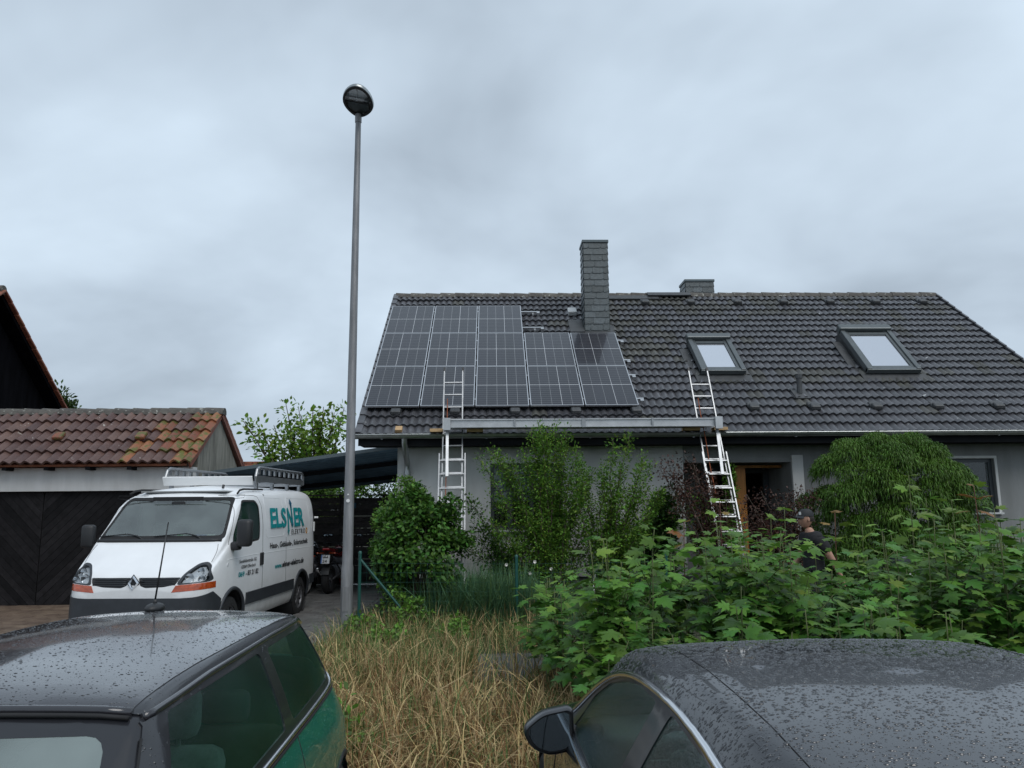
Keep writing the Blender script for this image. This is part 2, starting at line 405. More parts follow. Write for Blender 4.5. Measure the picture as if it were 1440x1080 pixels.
mat('lip', (0.33, 0.14, 0.11), 0.5)
mat('red_paint', (0.30, 0.012, 0.016), 0.25, coat=1.0)
mat('rust_rope', (0.30, 0.08, 0.03), 0.8)
mat('bark', (0.085, 0.066, 0.05), 0.9, var=0.35, vscale=14, bump=0.5, bscale=50)
mat('twig_green', (0.10, 0.12, 0.045), 0.8)
mat('twig_red', (0.13, 0.05, 0.035), 0.7)
def leafmat(name, c, c2, rough=0.42, rnd=0.35, trans=0.28, vs=3.0):
    c, c2 = [tuple(min(.9, q * gn) for q, gn in zip(k, LEAFGAIN)) if not name.startswith('grass') else k for k in (c, c2)]
    return mat(name, c, rough, col2=c2, vscale=vs, rnd=rnd, trans=trans, world=True, spec=0.22)
LEAFGAIN = (2.15, 1.90, 1.15)
leafmat('leaf_maple', (0.021, 0.062, 0.018), (0.036, 0.098, 0.025), rnd=.42)
leafmat('leaf_maple_mid', (0.038, 0.092, 0.022), (0.052, 0.118, 0.028), rnd=.35)
leafmat('leaf_maple_young', (0.085, 0.145, 0.032), (0.060, 0.125, 0.032))
leafmat('leaf_maple_red', (0.15, 0.075, 0.035), (0.10, 0.085, 0.035))
leafmat('leaf_bush', (0.020, 0.062, 0.018), (0.035, 0.092, 0.024))
leafmat('leaf_bush_light', (0.06, 0.13, 0.035), (0.045, 0.10, 0.028))
leafmat('leaf_shrub', (0.048, 0.118, 0.030), (0.078, 0.162, 0.040))
leafmat('leaf_dark', (0.013, 0.032, 0.016), (0.02, 0.045, 0.02))
leafmat('leaf_purple', (0.020, 0.012, 0.015), (0.040, 0.020, 0.024), trans=0.12)
leafmat('leaf_tree', (0.075, 0.142, 0.030), (0.11, 0.18, 0.042))
leafmat('leaf_cypress', (0.024, 0.060, 0.014), (0.042, 0.092, 0.019), trans=0.15, vs=2.2)
leafmat('leaf_conifer', (0.02, 0.045, 0.022), (0.03, 0.06, 0.028), trans=0.1)
leafmat('grass_straw', (0.44, 0.315, 0.145), (0.60, 0.46, 0.25), rough=0.8, rnd=0.35, trans=0.2)
leafmat('grass_brown', (0.17, 0.092, 0.040), (0.28, 0.165, 0.075), rough=0.85, rnd=0.3, trans=0.1)
leafmat('grass_green', (0.085, 0.145, 0.042), (0.125, 0.19, 0.062), rough=0.6, rnd=0.35, trans=0.25)
leafmat('grass_blue', (0.065, 0.15, 0.075), (0.105, 0.20, 0.095), rough=0.6, rnd=0.3, trans=0.2)
mat('petal', (0.75, 0.72, 0.68), 0.6)
glass('glass_car', (0.66, 0.80, 0.76), 1.0, 0.02, bump=0.05, ior=1.7, haze=0.08, hazecol=(0.08, 0.26, 0.23))
glass('glass_screen', (0.66, 0.82, 0.77), 1.0, 0.03, bump=0.08, ior=1.9, haze=0.30)
glass('glass_wet', (0.60, 0.84, 0.76), 1.0, 0.03, bump=0.16, ior=1.6, haze=0.06, hazecol=(0.08, 0.26, 0.21))
glass('glass_van', (0.70, 0.82, 0.79), 1.0, 0.02, bump=0.04, ior=2.1, haze=0.14)
glass('glass_window', (0.75, 0.8, 0.8), 1.0, 0.01, ior=1.5)
glass('glass_lamp', (0.75, 0.78, 0.8), 1.0, 0.02, ior=1.22)

# photovoltaic cell: dark silicon under glass with fine contact lines
def pv_cell():
    m = mat('pv_cell', (0.012, 0.013, 0.020), 0.3, coat=0.55, spec=0.2, rnd=0.12)
    N = m.node_tree.nodes; L = m.node_tree.links; b = N['Principled BSDF']
    src = b.inputs['Base Color'].links[0].from_socket
    tcn = N.new('ShaderNodeTexCoord'); sp = N.new('ShaderNodeSeparateXYZ'); L.new(tcn.outputs['Object'], sp.inputs[0])
    mu = N.new('ShaderNodeMath'); mu.operation = 'MULTIPLY'; L.new(sp.outputs[1], mu.inputs[0]); mu.inputs[1].default_value = 1 / 0.082
    fr = N.new('ShaderNodeMath'); fr.operation = 'FRACT'; L.new(mu.outputs[0], fr.inputs[0])
    gt = N.new('ShaderNodeMath'); gt.operation = 'LESS_THAN'; L.new(fr.outputs[0], gt.inputs[0]); gt.inputs[1].default_value = 0.14
    mx_ = N.new('ShaderNodeMix'); mx_.data_type = 'RGBA'; L.new(gt.outputs[0], mx_.inputs[0]); L.new(src, mx_.inputs[6]); mx_.inputs[7].default_value = (0.075, 0.078, 0.088, 1)
    L.new(mx_.outputs[2], b.inputs['Base Color'])
    b.inputs['Coat Roughness'].default_value = 0.05
pv_cell()

# road dirt on the lower van panels (speckled, fading upwards)
def van_dirt():
    m = MATS['van_white']; N = m.node_tree.nodes; L = m.node_tree.links; b = N['Principled BSDF']; src = b.inputs['Base Color'].links[0].from_socket
    t = N.new('ShaderNodeTexCoord'); sp = N.new('ShaderNodeSeparateXYZ'); L.new(t.outputs['Object'], sp.inputs[0])
    mr = N.new('ShaderNodeMapRange'); L.new(sp.outputs[2], mr.inputs[0]); mr.inputs[1].default_value = 1.15; mr.inputs[2].default_value = 0.35; mr.inputs[3].default_value = 0.0; mr.inputs[4].default_value = 1.0
    nz = N.new('ShaderNodeTexNoise'); nz.inputs['Scale'].default_value = 5; nz.inputs['Detail'].default_value = 9; nz.inputs['Roughness'].default_value = .7; L.new(t.outputs['Object'], nz.inputs['Vector'])
    mu = N.new('ShaderNodeMath'); mu.operation = 'MULTIPLY'; L.new(mr.outputs[0], mu.inputs[0]); L.new(nz.outputs[0], mu.inputs[1])
    mx_ = N.new('ShaderNodeMix'); mx_.data_type = 'RGBA'; L.new(mu.outputs[0], mx_.inputs[0]); L.new(src, mx_.inputs[6]); mx_.inputs[7].default_value = (.36, .34, .30, 1); L.new(mx_.outputs[2], b.inputs['Base Color'])
van_dirt()
# ------------------------------------------------------------------ the setting: ground, road, driveway
def sheet(name, x0, x1, y0, y1, z, m):
    b = MB(); b.add([(x0, y0, z), (x1, y0, z), (x1, y1, z), (x0, y1, z)], [(0, 1, 2, 3)])
    o = b.build(name, m); o['kind'] = 'structure'; return o
sheet('ground', -400, 400, -400, 700, -0.012, 'ground_soil')
sheet('road', -60, 60, -9, 4.95, 0.0, 'asphalt')
sheet('footpath', -30, 30, 8.9, 10.5, -0.002, 'path')
sheet('lane', -60, 60, -40, -9.2, -0.006, 'asphalt')
kb = MB()
for i in range(-24, 25):
    kb.bevbox((i * 1.0 + 0.5, 5.02, 0.045), (0.985, 0.12, 0.11), 0.015)
ko = kb.build('kerb', 'path'); ko['kind'] = 'structure'
drv = sheet('driveway', -13.0, -2.18, 5.1, 22.0, 0.012, 'joint')
pb = MB(); 
yy = 5.2; r_ = 0
while yy < 20.5:
    xx = -12.9 + (0.105 if r_ % 2 else 0.0)
    while xx < -2.4:
        pb.box((xx + 0.105, yy + 0.08, 0.022 + random.uniform(-0.002, 0.003)), (0.203, 0.153, 0.03), mi=0 if xx > -6.4 else 1)
        xx += 0.21
    yy += 0.16; r_ += 1
po = pb.build('paver_field', ['paver', 'paver_red'], drv, kind='stuff')
kb2 = MB()
for i in range(15): kb2.bevbox((-2.22, 5.6 + i * 1.0, 0.04), (0.08, 0.985, 0.09), 0.01)
k2 = kb2.build('driveway_edging', 'path'); k2['kind'] = 'structure'

# ------------------------------------------------------------------ house
EY, EZ, SL = 14.5, 3.215, R(38)
RX0, RX1 = -2.53, 11.92
RIDGE_Y = 19.85; S_LEN = (RIDGE_Y - EY) / math.cos(SL); RIDGE_Z = EZ + S_LEN * math.sin(SL)
MR = Matrix(((1, 0, 0, 0), (0, math.cos(SL), -math.sin(SL), EY), (0, math.sin(SL), math.cos(SL), EZ), (0, 0, 0, 1)))
def roof_pt(x, s, h=0.0): return MR @ Vector((x, s, h))
WY = 15.1
house = empty('house', (0, 0, 0))
tag(house, 'wide rendered house with dark tiled roof carrying solar panels', 'house')

WB, WT = 0.56, 3.05
wl, wr = MB(), MB()
def wallbox(b, x0, x1, z0, z1, y0=WY, y1=WY + 0.3): b.box(((x0 + x1) / 2, (y0 + y1) / 2, (z0 + z1) / 2), (x1 - x0, y1 - y0, z1 - z0))
WLX0, WLX1, WLZ0, WLZ1 = -0.04, 1.36, 1.45, 2.73
WRX0, WRX1, WRZ0, WRZ1 = 8.75, 9.96, 1.70, 2.76
PX0, PX1, PZ1 = 3.75, 5.88, 2.716
WX0, WX1 = -1.85, 11.4
wallbox(wl, WX0, WLX0, WB, WT); wallbox(wl, WLX1, PX0, WB, WT)
wallbox(wl, WLX0, WLX1, WB, WLZ0); wallbox(wl, WLX0, WLX1, WLZ1, WT)
wallbox(wl, WX0, WX0 + 0.3, WB, WT, WY + 0.3, 24.6)
wl.build('wall', 'render_white', house)
wallbox(wr, PX0, PX1, PZ1, WT); wallbox(wr, PX1, WRX0, WB, WT); wallbox(wr, WRX0, WRX1, WB, WRZ0); wallbox(wr, WRX0, WRX1, WRZ1, WT); wallbox(wr, WRX1, WX1, WB, WT)
wallbox(wr, WX1 - 0.3, WX1, WB, WT, WY + 0.3, 24.6)
wallbox(wr, PX0 - 0.3, PX0, WB, WT, WY + 0.3, 16.6)
wallbox(wr, PX1, PX1 + 0.3, WB, WT, WY + 0.3, 16.6)
wallbox(wr, PX0, 4.42, WB, WT, 16.4, 16.7)
wallbox(wr, 4.42, PX1, 2.62, WT, 16.4, 16.7)
wr.build('wall', 'render_grey', house)
pil = MB(); pil.box((6.0, WY - 0.03, 1.7), (0.22, 0.05, 2.3)); pil.build('pilaster', 'render_white', house)
# gables and back
gb = MB()
for x0 in (WX0, WX1 - 0.3):
    poly = [(15.4, 3.05), (24.6, 3.05), (24.6, 3.3), (RIDGE_Y, RIDGE_Z - 0.35), (15.4, 3.55)]
    vs = [(x0, a, b) for a, b in poly] + [(x0 + 0.3, a, b) for a, b in poly]; n = 5
    gb.add(vs, [tuple(range(5))[::-1], tuple(range(5, 10))] + [(i, (i + 1) % n, n + (i + 1) % n, n + i) for i in range(n)])
gb.box(((WX0 + WX1) / 2, 24.45, 1.55), (WX1 - WX0 - 0.61, 0.29, 3.0))
gb.build('gable_wall', 'render_white', house)
for x0, x1, y0, y1 in ((WX0, PX0 - 0.3, WY + .03, WY + .31), (PX1 + 0.3, WX1, WY + .03, WY + .31), (WX0 + .02, WX0 + .3, 15.5, 24.4), (WX1 - .3, WX1 - .02, 15.5, 24.4)):
    pl = MB(); pl.box(((x0 + x1) / 2, (y0 + y1) / 2, 0.27), (x1 - x0 - 0.03, y1 - y0, 0.575)); pl.build('plinth', 'plinth', house)
st = MB(); st.bevbox(((PX0 + PX1) / 2, 15.95, 0.28), (PX1 - PX0 + 0.58, 1.7, 0.555), 0.02); st.build('porch_floor', 'path', house)
so = MB(); so.box(((RX0 + RX1) / 2, 14.81, 3.10), (RX1 - RX0 - 0.06, 0.56, 0.10)); so.box(((RX0 + RX1) / 2, 14.50, 3.14), (RX1 - RX0 - 0.03, 0.04, 0.20))
so.box((RX0 + 0.35, 19.85, 3.0), (0.0, 0, 0)) if False else None
so.build('soffit', 'soffit', house)
bf = MB()   # barge boards under the verges
for x in (RX0 + 0.06, RX1 - 0.06):
    for sgn in (0, 1):
        a = roof_pt(x, 0.0, -0.10); b = roof_pt(x, S_LEN, -0.10)
        if sgn: a.y, b.y = 2 * RIDGE_Y - a.y, 2 * RIDGE_Y - b.y
        bf.bar(a, b, 0.05, 0.16)
bf.build('barge_board', 'soffit', house)
us = MB()  # roof deck under the tiles, both slopes
for sgn in (0, 1):
    q = [roof_pt(RX0 + 0.05, 0.02, -0.02), roof_pt(RX1 - 0.05, 0.02, -0.02), roof_pt(RX1 - 0.05, S_LEN, -0.02), roof_pt(RX0 + 0.05, S_LEN, -0.02)]
    q += [p + Vector((0, 0, -0.06)) for p in q]
    if sgn: q = [Vector((p.x, 2 * RIDGE_Y - p.y, p.z)) for p in q]
    us.add([tuple(p) for p in q], [(0, 1, 2, 3), (7, 6, 5, 4), (0, 4, 5, 1), (2, 6, 7, 3), (1, 5, 6, 2), (0, 3, 7, 4)])
roof = us.build('roof', 'soffit', house)

# ---- roof tiles
TW, TC = 0.304, S_LEN / 21.0
def tile_mesh(name, w, length, humps, hh, m, zf=0.062, zb=0.010, thick=0.040, ns=6, p=0.75):
    b = MB(); n = humps * ns
    prof = [(w * i / n, hh * (0.5 - 0.5 * math.cos(2 * PI * humps * i / n)) ** p) for i in range(n + 1)]
    vs = [(x, 0.0, zf + z) for x, z in prof] + [(x, length, zb + z) for x, z in prof] + [(x, 0.004, zf + z - thick) for x, z in prof]
    k = n + 1
    fs = [(i, i + 1, k + i + 1, k + i) for i in range(n)] + [(2 * k + i, 2 * k + i + 1, i + 1, i) for i in range(n)]
    fs += [(0, k, 2 * k), (n, 2 * k + n, k + n)]
    b.add(vs, fs)
    me = b.mesh(name, m, smooth=True); me.set_sharp_from_angle(angle=R(50))
    return me, b
tmesh, tb = tile_mesh('roof_tile', TW - 0.003, TC + 0.05, 2, 0.040, 'roof_tile')
tmesh2, _ = tile_mesh('roof_tile_mossy', TW - 0.003, TC + 0.05, 2, 0.040, 'roof_tile_mossy')
PAN_X0, PAN_W, PAN_P = -2.50, 1.058, 1.086
PAN_S = [(0.82, 1.665), (2.50, 1.665), (4.18, 1.60)]
def under_panel(x, s):
    c = (x - PAN_X0) / PAN_P
    for r, (s0, l) in enumerate(PAN_S):
        if s0 - 0.05 < s < s0 + l - 0.2 and 0 <= c and c < (5 if r < 2 else 3) - 0.15: return True
    return False
ncol = int(round((RX1 - RX0) / TW)); cells = []
RW = [(4.44, 5.50, 2.20, 3.85), (8.06, 9.32, 2.22, 4.10)]      # roof windows x0,x1,s0,s1
for k in range(21):
    for c in range(ncol):
        x = RX0 + c * (RX1 - RX0) / ncol; s = k * TC
        xm, sm = x + TW / 2, s + TC / 2
        if any(a + 0.12 < xm < b - 0.12 and d + 0.1 < sm < e_ - 0.1 for a, b, d, e_ in RW): continue
        if 2.25 < xm < 2.78 and 4.50 < sm < 5.0: continue
        cells.append((x, s, xm, sm))
vis = sorted([c for c in cells if not under_panel(c[2], c[3])], key=lambda c: (MR @ Vector((c[2], c[3], 0)) - EYE).length + (2.5 if c[2] < 3 and c[3] < 1.0 else 0))
solo = set(vis[:300])
rest = MB(); rest2 = MB(); first = None
def mossy(x, s): return (2.8 < x < 4.4 and s > 3.0 and random.random() < 0.6) or (s > 5.6 and x > 2.7 and random.random() < 0.4) or (4.4 < x < 10 and 2.1 < s < 2.6 and random.random() < 0.6) or random.random() < 0.05
for c in cells:
    x, s, xm, sm = c; jit = Vector((random.uniform(-.003, .003), random.uniform(-.008, .006), random.uniform(-.003, .004)))
    rot = Matrix.Rotation(random.uniform(-0.006, 0.006), 4, 'Z')
    M = MR @ Matrix.Translation(Vector((x, s - 0.03, 0.0)) + jit) @ rot
    mo = mossy(xm, sm)
    if c in solo:
        o = link('roof_tile', tmesh2 if mo else tmesh, roof); o.matrix_local = M
    else:
        (rest2 if mo else rest).add(tb.v, tb.f, 0, M)
o = rest.build('roof_tile_field', 'roof_tile', roof, smooth=True, kind='stuff'); o.data.set_sharp_from_angle(angle=R(50))
o = rest2.build('roof_tile_field', 'roof_tile_mossy', roof, smooth=True, kind='stuff'); o.data.set_sharp_from_angle(angle=R(50))
# back slope as one field
bk = MB()
MBK = Matrix(((1, 0, 0, 0), (0, -1, 0, 2 * RIDGE_Y), (0, 0, 1, 0), (0, 0, 0, 1))) @ MR
prof_n = ncol * 4; vs = []; fs = []
for k in range(21):
    o0 = len(vs)
    for (yy_, zz) in ((0, .05), (TC, .014)):
        for i in range(prof_n + 1):
            vs.append(tuple(MBK @ Vector((RX0 + (RX1 - RX0) * i / prof_n, k * TC + yy_, zz + (0.034 if i % 2 else 0)))))
    fs += [(o0 + i + 1, o0 + i, o0 + prof_n + 1 + i, o0 + prof_n + 2 + i) for i in range(prof_n)]
bk.add(vs, fs); bk.build('roof_tile_field', 'roof_tile', roof, kind='stuff')
# ridge tiles
rb = MB(); RL = 0.385
prof = [(-0.13, -0.07), (-0.115, -0.01), (-0.075, 0.045), (0, 0.07), (0.075, 0.045), (0.115, -0.01), (0.13, -0.07)]
vs = [(0.0, a, b + 0.018) for a, b in prof] + [(RL + 0.03, a * 0.95, b) for a, b in prof] + [(0.0, a * .85, b - 0.005) for a, b in prof]
rb.add(vs, [(i + 1, i, 7 + i, 8 + i) for i in range(6)] + [(i, i + 1, 15 + i, 14 + i) for i in range(6)])
rme = rb.mesh('ridge_tile', 'ridge_moss', smooth=True); rme.set_sharp_from_angle(angle=R(50))
nr = int((RX1 - RX0) / RL)
for i in range(nr):
    x = RX0 + i * (RX1 - RX0) / nr
    if 5.45 < x + .2 < 6.05: pass
    o = link('ridge_tile', rme, roof); o.location = (x, RIDGE_Y, RIDGE_Z + 0.035 + random.uniform(-.006, .006)); o.rotation_euler = (0, random.uniform(-.012, .012), random.uniform(-.01, .01))
# verge tiles (edge caps)
vb = MB(); vb.box((0, TC / 2 + .02, 0.0), (0.05, TC + 0.03, 0.14)); vb.box((0.05, TC / 2 + .02, 0.062), (0.12, TC + 0.03, 0.02))
vme = vb.mesh('verge_tile', 'roof_tile')
for k in range(21):
    for side in (0, 1):
        o = link('verge_tile', vme, roof)
        M = MR @ Matrix.Translation((RX0 - 0.03 if side == 0 else RX1 + 0.03, k * TC, 0.03)) @ Matrix.Rotation(R(3.0), 4, 'X').inverted()
        if side: M = M @ Matrix.Rotation(PI, 4, 'Y') @ Matrix.Translation((0, 0, -0.012))
        o.matrix_local = M
# vent tiles
vt = MB(); vt.bevbox((0.0, 0.0, 0.075), (0.20, 0.16, 0.10), 0.03); vt.box((0, -0.082, 0.06), (0.17, 0.02, 0.05)); vt.bevbox((0, 0.10, 0.05), (0.22, 0.20, 0.06), 0.025)
vtm = vt.mesh('vent_tile', 'lead', smooth=False)
for x, s in [(5.22, .84), (6.45, .84), (7.70, .84), (8.94, .84), (10.18, .84), (11.4, .84), (3.99, 6.2), (5.18, 6.2), (6.41, 6.2), (7.62, 6.2), (8.85, 6.2), (10.06, 6.2), (11.30, 6.2), (-1.89, .73), (-.73, .73), (.45, .73), (1.65, .73), (2.85, .73)]:
    o = link('vent_tile', vtm, roof); o.matrix_local = MR @ Matrix.Translation((x, s, 0.03))
# soil vent pipe
vp = MB(); vp.tube([roof_pt(6.36, 1.42, 0.0), roof_pt(6.36, 1.42, 0.05) + Vector((0, 0, 0.02)), roof_pt(6.36, 1.42, 0.05) + Vector((0, 0, 0.36))], 0.055, 10)
vp.tube([roof_pt(6.36, 1.42, 0.05) + Vector((0, 0, 0.34)), roof_pt(6.36, 1.42, 0.05) + Vector((0, 0, 0.42))], 0.07, 10)
vp.box((0, 0, 0.045), (0.30, 0.40, 0.02), MR @ Matrix.Translation((6.36, 1.42, 0.03)))
vp.build('vent_pipe', 'lead', roof, smooth=False)
fl = MB()   # lead flashing and bits near the chimney
for c_, d_ in (((2.5, 4.62, 0.07), (0.95, 0.42, 0.02)), ((2.05, 4.75, 0.095), (0.35, 0.7, 0.02)), ((3.6, 6.55, 0.085), (1.6, 0.22, 0.03)), ((4.7, 6.66, 0.13), (1.15, 0.18, 0.04))):
    fl = MB(); fl.box(c_, d_, MR); fl.build('flashing', 'lead', roof)
wb_ = MB(); wb_.bevbox((2.02, 5.55, 0.12), (0.22, 0.28, 0.12), 0.02, MR); wb_.build('roof_hatch_cover', 'white_frame', roof)

# ---- gutter, downpipe
gm = MB(); n = 9; prof = [(0.075 * math.cos(PI + PI * i / (n - 1)), 0.075 * math.sin(PI + PI * i / (n - 1))) for i in range(n)]
gx0, gx1 = RX0 - 0.03, RX1 + 0.03
vs = [(gx0, 14.40 + a, 3.235 + b) for a, b in prof] + [(gx1, 14.40 + a, 3.235 + b) for a, b in prof]
gm.add(vs, [(i, i + 1, n + i + 1, n + i) for i in range(n - 1)] + [(n + i, n + i + 1, i + 1, i) for i in range(0)])
gm.add([vs[i] for i in range(n)], [tuple(range(n))]); gm.add([vs[n + i] for i in range(n)], [tuple(range(n))[::-1]])
gm.tube([(gx0, 14.322, 3.237), (gx1, 14.322, 3.237)], 0.012, 6)
for i in range(8):
    x = gx0 + 0.5 + i * 1.95
    gm.box((x, 14.40, 3.158), (0.03, 0.06, 0.008))
gm.build('gutter', 'zinc', house, smooth=True, auto=40)
dpx = at_y(573, 640, 14.98).x
dm = MB(); dm.tube([(dpx, 14.40, 3.17), (dpx, 14.42, 3.08), (dpx, 14.75, 2.86), (dpx, 14.98, 2.72), (dpx, 15.0, 2.6), (dpx, 15.0, 0.1)], 0.055, 12)
dm.tube([(dpx, 15.0, 2.0), (dpx, 15.0, 1.96)], 0.064, 12); dm.tube([(dpx, 15.0, 2.58), (dpx, 15.0, 2.52)], 0.064, 12)
dm.build('downpipe', 'zinc', house, smooth=True, auto=40)

# ---- windows, porch door
def window(x0, x1, z0, z1, mull, frame_m, sill=True, curtain=False, trans=None):
    y = WY + 0.12
    w = empty('window'); w.parent = house
    f = MB(); t = 0.07
    f.box(((x0 + x1) / 2, y, z1 - t / 2), (x1 - x0, 0.07, t)); f.box(((x0 + x1) / 2, y, z0 + t / 2), (x1 - x0, 0.07, t))
    for x in (x0 + t / 2, x1 - t / 2): f.box((x, y, (z0 + z1) / 2), (t, 0.07, z1 - z0 - 2 * t))
    for x in mull: f.box((x, y, (z0 + z1) / 2), (0.09, 0.068, z1 - z0 - 2 * t))
    if trans: f.box(((x0 + x1) / 2, y, trans), (x1 - x0 - 2 * t, 0.066, 0.035))
    f.build('frame', frame_m, w)
    xs = [x0 + t] + list(mull) + [x1 - t]
    for a, b in zip(xs[:-1], xs[1:]):
        g = MB(); g.box(((a + b) / 2, y + 0.01, (z0 + z1) / 2), (b - a - 0.01, 0.012, z1 - z0 - 2 * t - .004)); g.build('pane', 'glass_window', w)
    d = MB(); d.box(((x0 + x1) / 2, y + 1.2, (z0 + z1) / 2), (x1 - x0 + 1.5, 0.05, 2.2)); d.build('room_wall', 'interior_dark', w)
    if curtain:
        c = MB(); nn = 26; vs = []
        for j in (0, 1):
            for i in range(nn + 1): vs.append((x0 + (x1 - x0) * i / nn, y + 0.16 + 0.02 * math.sin(i * 1.9), (z0 + 0.55) if j == 0 else z1))
        c.add(vs, [(i, i + 1, nn + 2 + i, nn + 1 + i) for i in range(nn)]); c.build('curtain', 'curtain', w, smooth=True)
    if sill:
        s = MB(); s.bevbox(((x0 + x1) / 2, WY - 0.03, z0 - 0.02), (x1 - x0 + 0.08, 0.14, 0.035), 0.006); s.build('sill', 'white_frame', w)
    rv = MB()
    rv.box((x0 - 0.028, WY - 0.006, (z0 + z1) / 2), (0.05, 0.016, z1 - z0 + 0.1)); rv.box((x1 + 0.028, WY - 0.006, (z0 + z1) / 2), (0.05, 0.016, z1 - z0 + 0.1))
    rv.box(((x0 + x1) / 2, WY - 0.006, z1 + 0.026), (x1 - x0 + 0.004, 0.015, 0.05)); rv.build('reveal', 'render_white', w)
    return w
window(WLX0, WLX1, WLZ0, WLZ1, [0.33, 0.76], 'anthracite', curtain=True, trans=2.2)
window(WRX0, WRX1, WRZ0, WRZ1, [], 'anthracite')
pd = empty('porch_door'); pd.parent = house
f = MB(); f.box((4.50, 16.36, 1.58), (0.14, 0.10, 2.08)); f.box((5.80, 16.36, 1.58), (0.12, 0.10, 2.08)); f.box((5.15, 16.36, 2.60), (1.18, 0.10, 0.10)); f.build('frame', 'anthracite', pd)
f = MB(); M = Matrix.Translation((4.58, 16.40, 0.56)) @ Matrix.Rotation(R(62), 4, 'Z')
f.bevbox((0.45, 0.0, 1.0), (0.9, 0.05, 1.97), 0.005, M); leaf = f.build('leaf', 'door_orange', pd)
f = MB(); f.tube([M @ Vector((0.82, -0.03, 1.0)), M @ Vector((0.82, -0.08, 1.0)), M @ Vector((0.70, -0.08, 1.0))], 0.011, 8); f.build('handle', 'alu', leaf)
f = MB(); f.box((5.03, 15.62, 1.60), (0.20, 0.05, 2.05)); f.box((5.42, 15.62, 2.655), (0.98, 0.05, 0.05)); f.build('timber_lining', 'door_orange', pd)
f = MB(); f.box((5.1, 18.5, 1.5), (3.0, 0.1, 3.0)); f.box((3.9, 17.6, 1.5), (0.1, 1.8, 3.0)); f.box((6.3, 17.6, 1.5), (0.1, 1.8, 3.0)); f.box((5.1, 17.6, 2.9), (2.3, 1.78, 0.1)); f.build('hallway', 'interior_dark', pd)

# ---- chimneys clad in slate
def chimney(x0, x1, y0, y1, z0, z1, rh, sw):
    ch = MB(); ch.box(((x0 + x1) / 2, (y0 + y1) / 2, (z0 + z1) / 2), (x1 - x0 - .02, y1 - y0 - .02, z1 - z0)); co_ = ch.build('chimney', 'slate', house)
    cap = MB(); cap.bevbox(((x0 + x1) / 2, (y0 + y1) / 2, z1 + 0.02), (x1 - x0 + 0.06, y1 - y0 + 0.06, 0.07), 0.008); cap.build('cap', 'slate_metal', co_)
    rows = int((z1 - z0) / rh)
    for face in range(4):
        Wd = (x1 - x0) if face in (0, 2) else (y1 - y0)
        if face == 0: M0 = Matrix.Translation((x0, y0, z0))
        elif face == 1: M0 = Matrix.Translation((x1, y0, z0)) @ Matrix.Rotation(PI / 2, 4, 'Z')
        elif face == 2: M0 = Matrix.Translation((x1, y1, z0)) @ Matrix.Rotation(PI, 4, 'Z')
        else: M0 = Matrix.Translation((x0, y1, z0)) @ Matrix.Rotation(-PI / 2, 4, 'Z')
        for r in range(rows):
            z = z1 - z0 - (r + 1) * rh
            cuts = [0.0]; x = sw * (0.45 + 0.55 * ((r * 0.618) % 1.0))
            while x < Wd - 0.08: cuts.append(x); x += sw * random.uniform(0.9, 1.1)
            cuts.append(Wd)
            for a, b in zip(cuts[:-1], cuts[1:]):
                b_ = MB(); w = b - a - 0.004; hgt = rh + 0.03
                cut = 0.045 if random.random() < 0.8 else 0.02
                poly = [(0, 0.0), (w - cut, 0.0), (w, cut * 0.8), (w, hgt), (0, hgt)]
                vs = [(p, -0.020 - 0.008 * 0, q) if q < 0.05 else (p, -0.002, q) for p, q in poly] + [(p, -0.010, q) if q < 0.05 else (p, 0.006, q) for p, q in poly]
                n_ = 5
                b_.add(vs, [tuple(range(5)), tuple(range(5, 10))[::-1]] + [(i, n_ + i, n_ + (i + 1) % n_, (i + 1) % n_) for i in range(n_)])
                o = b_.build('slate', 'slate', co_); o.matrix_local = M0 @ Matrix.Translation((a + 0.002, random.uniform(-.002, .001), z)) @ Matrix.Rotation(random.uniform(-.01, .01), 4, 'Y')
    return co_
chimney(2.24, 2.83, 18.0, 18.56, 5.72, 8.27, 0.158, 0.30)
chimney(5.37, 6.15, 20.5, 21.1, 6.6, 8.02, 0.158, 0.26)

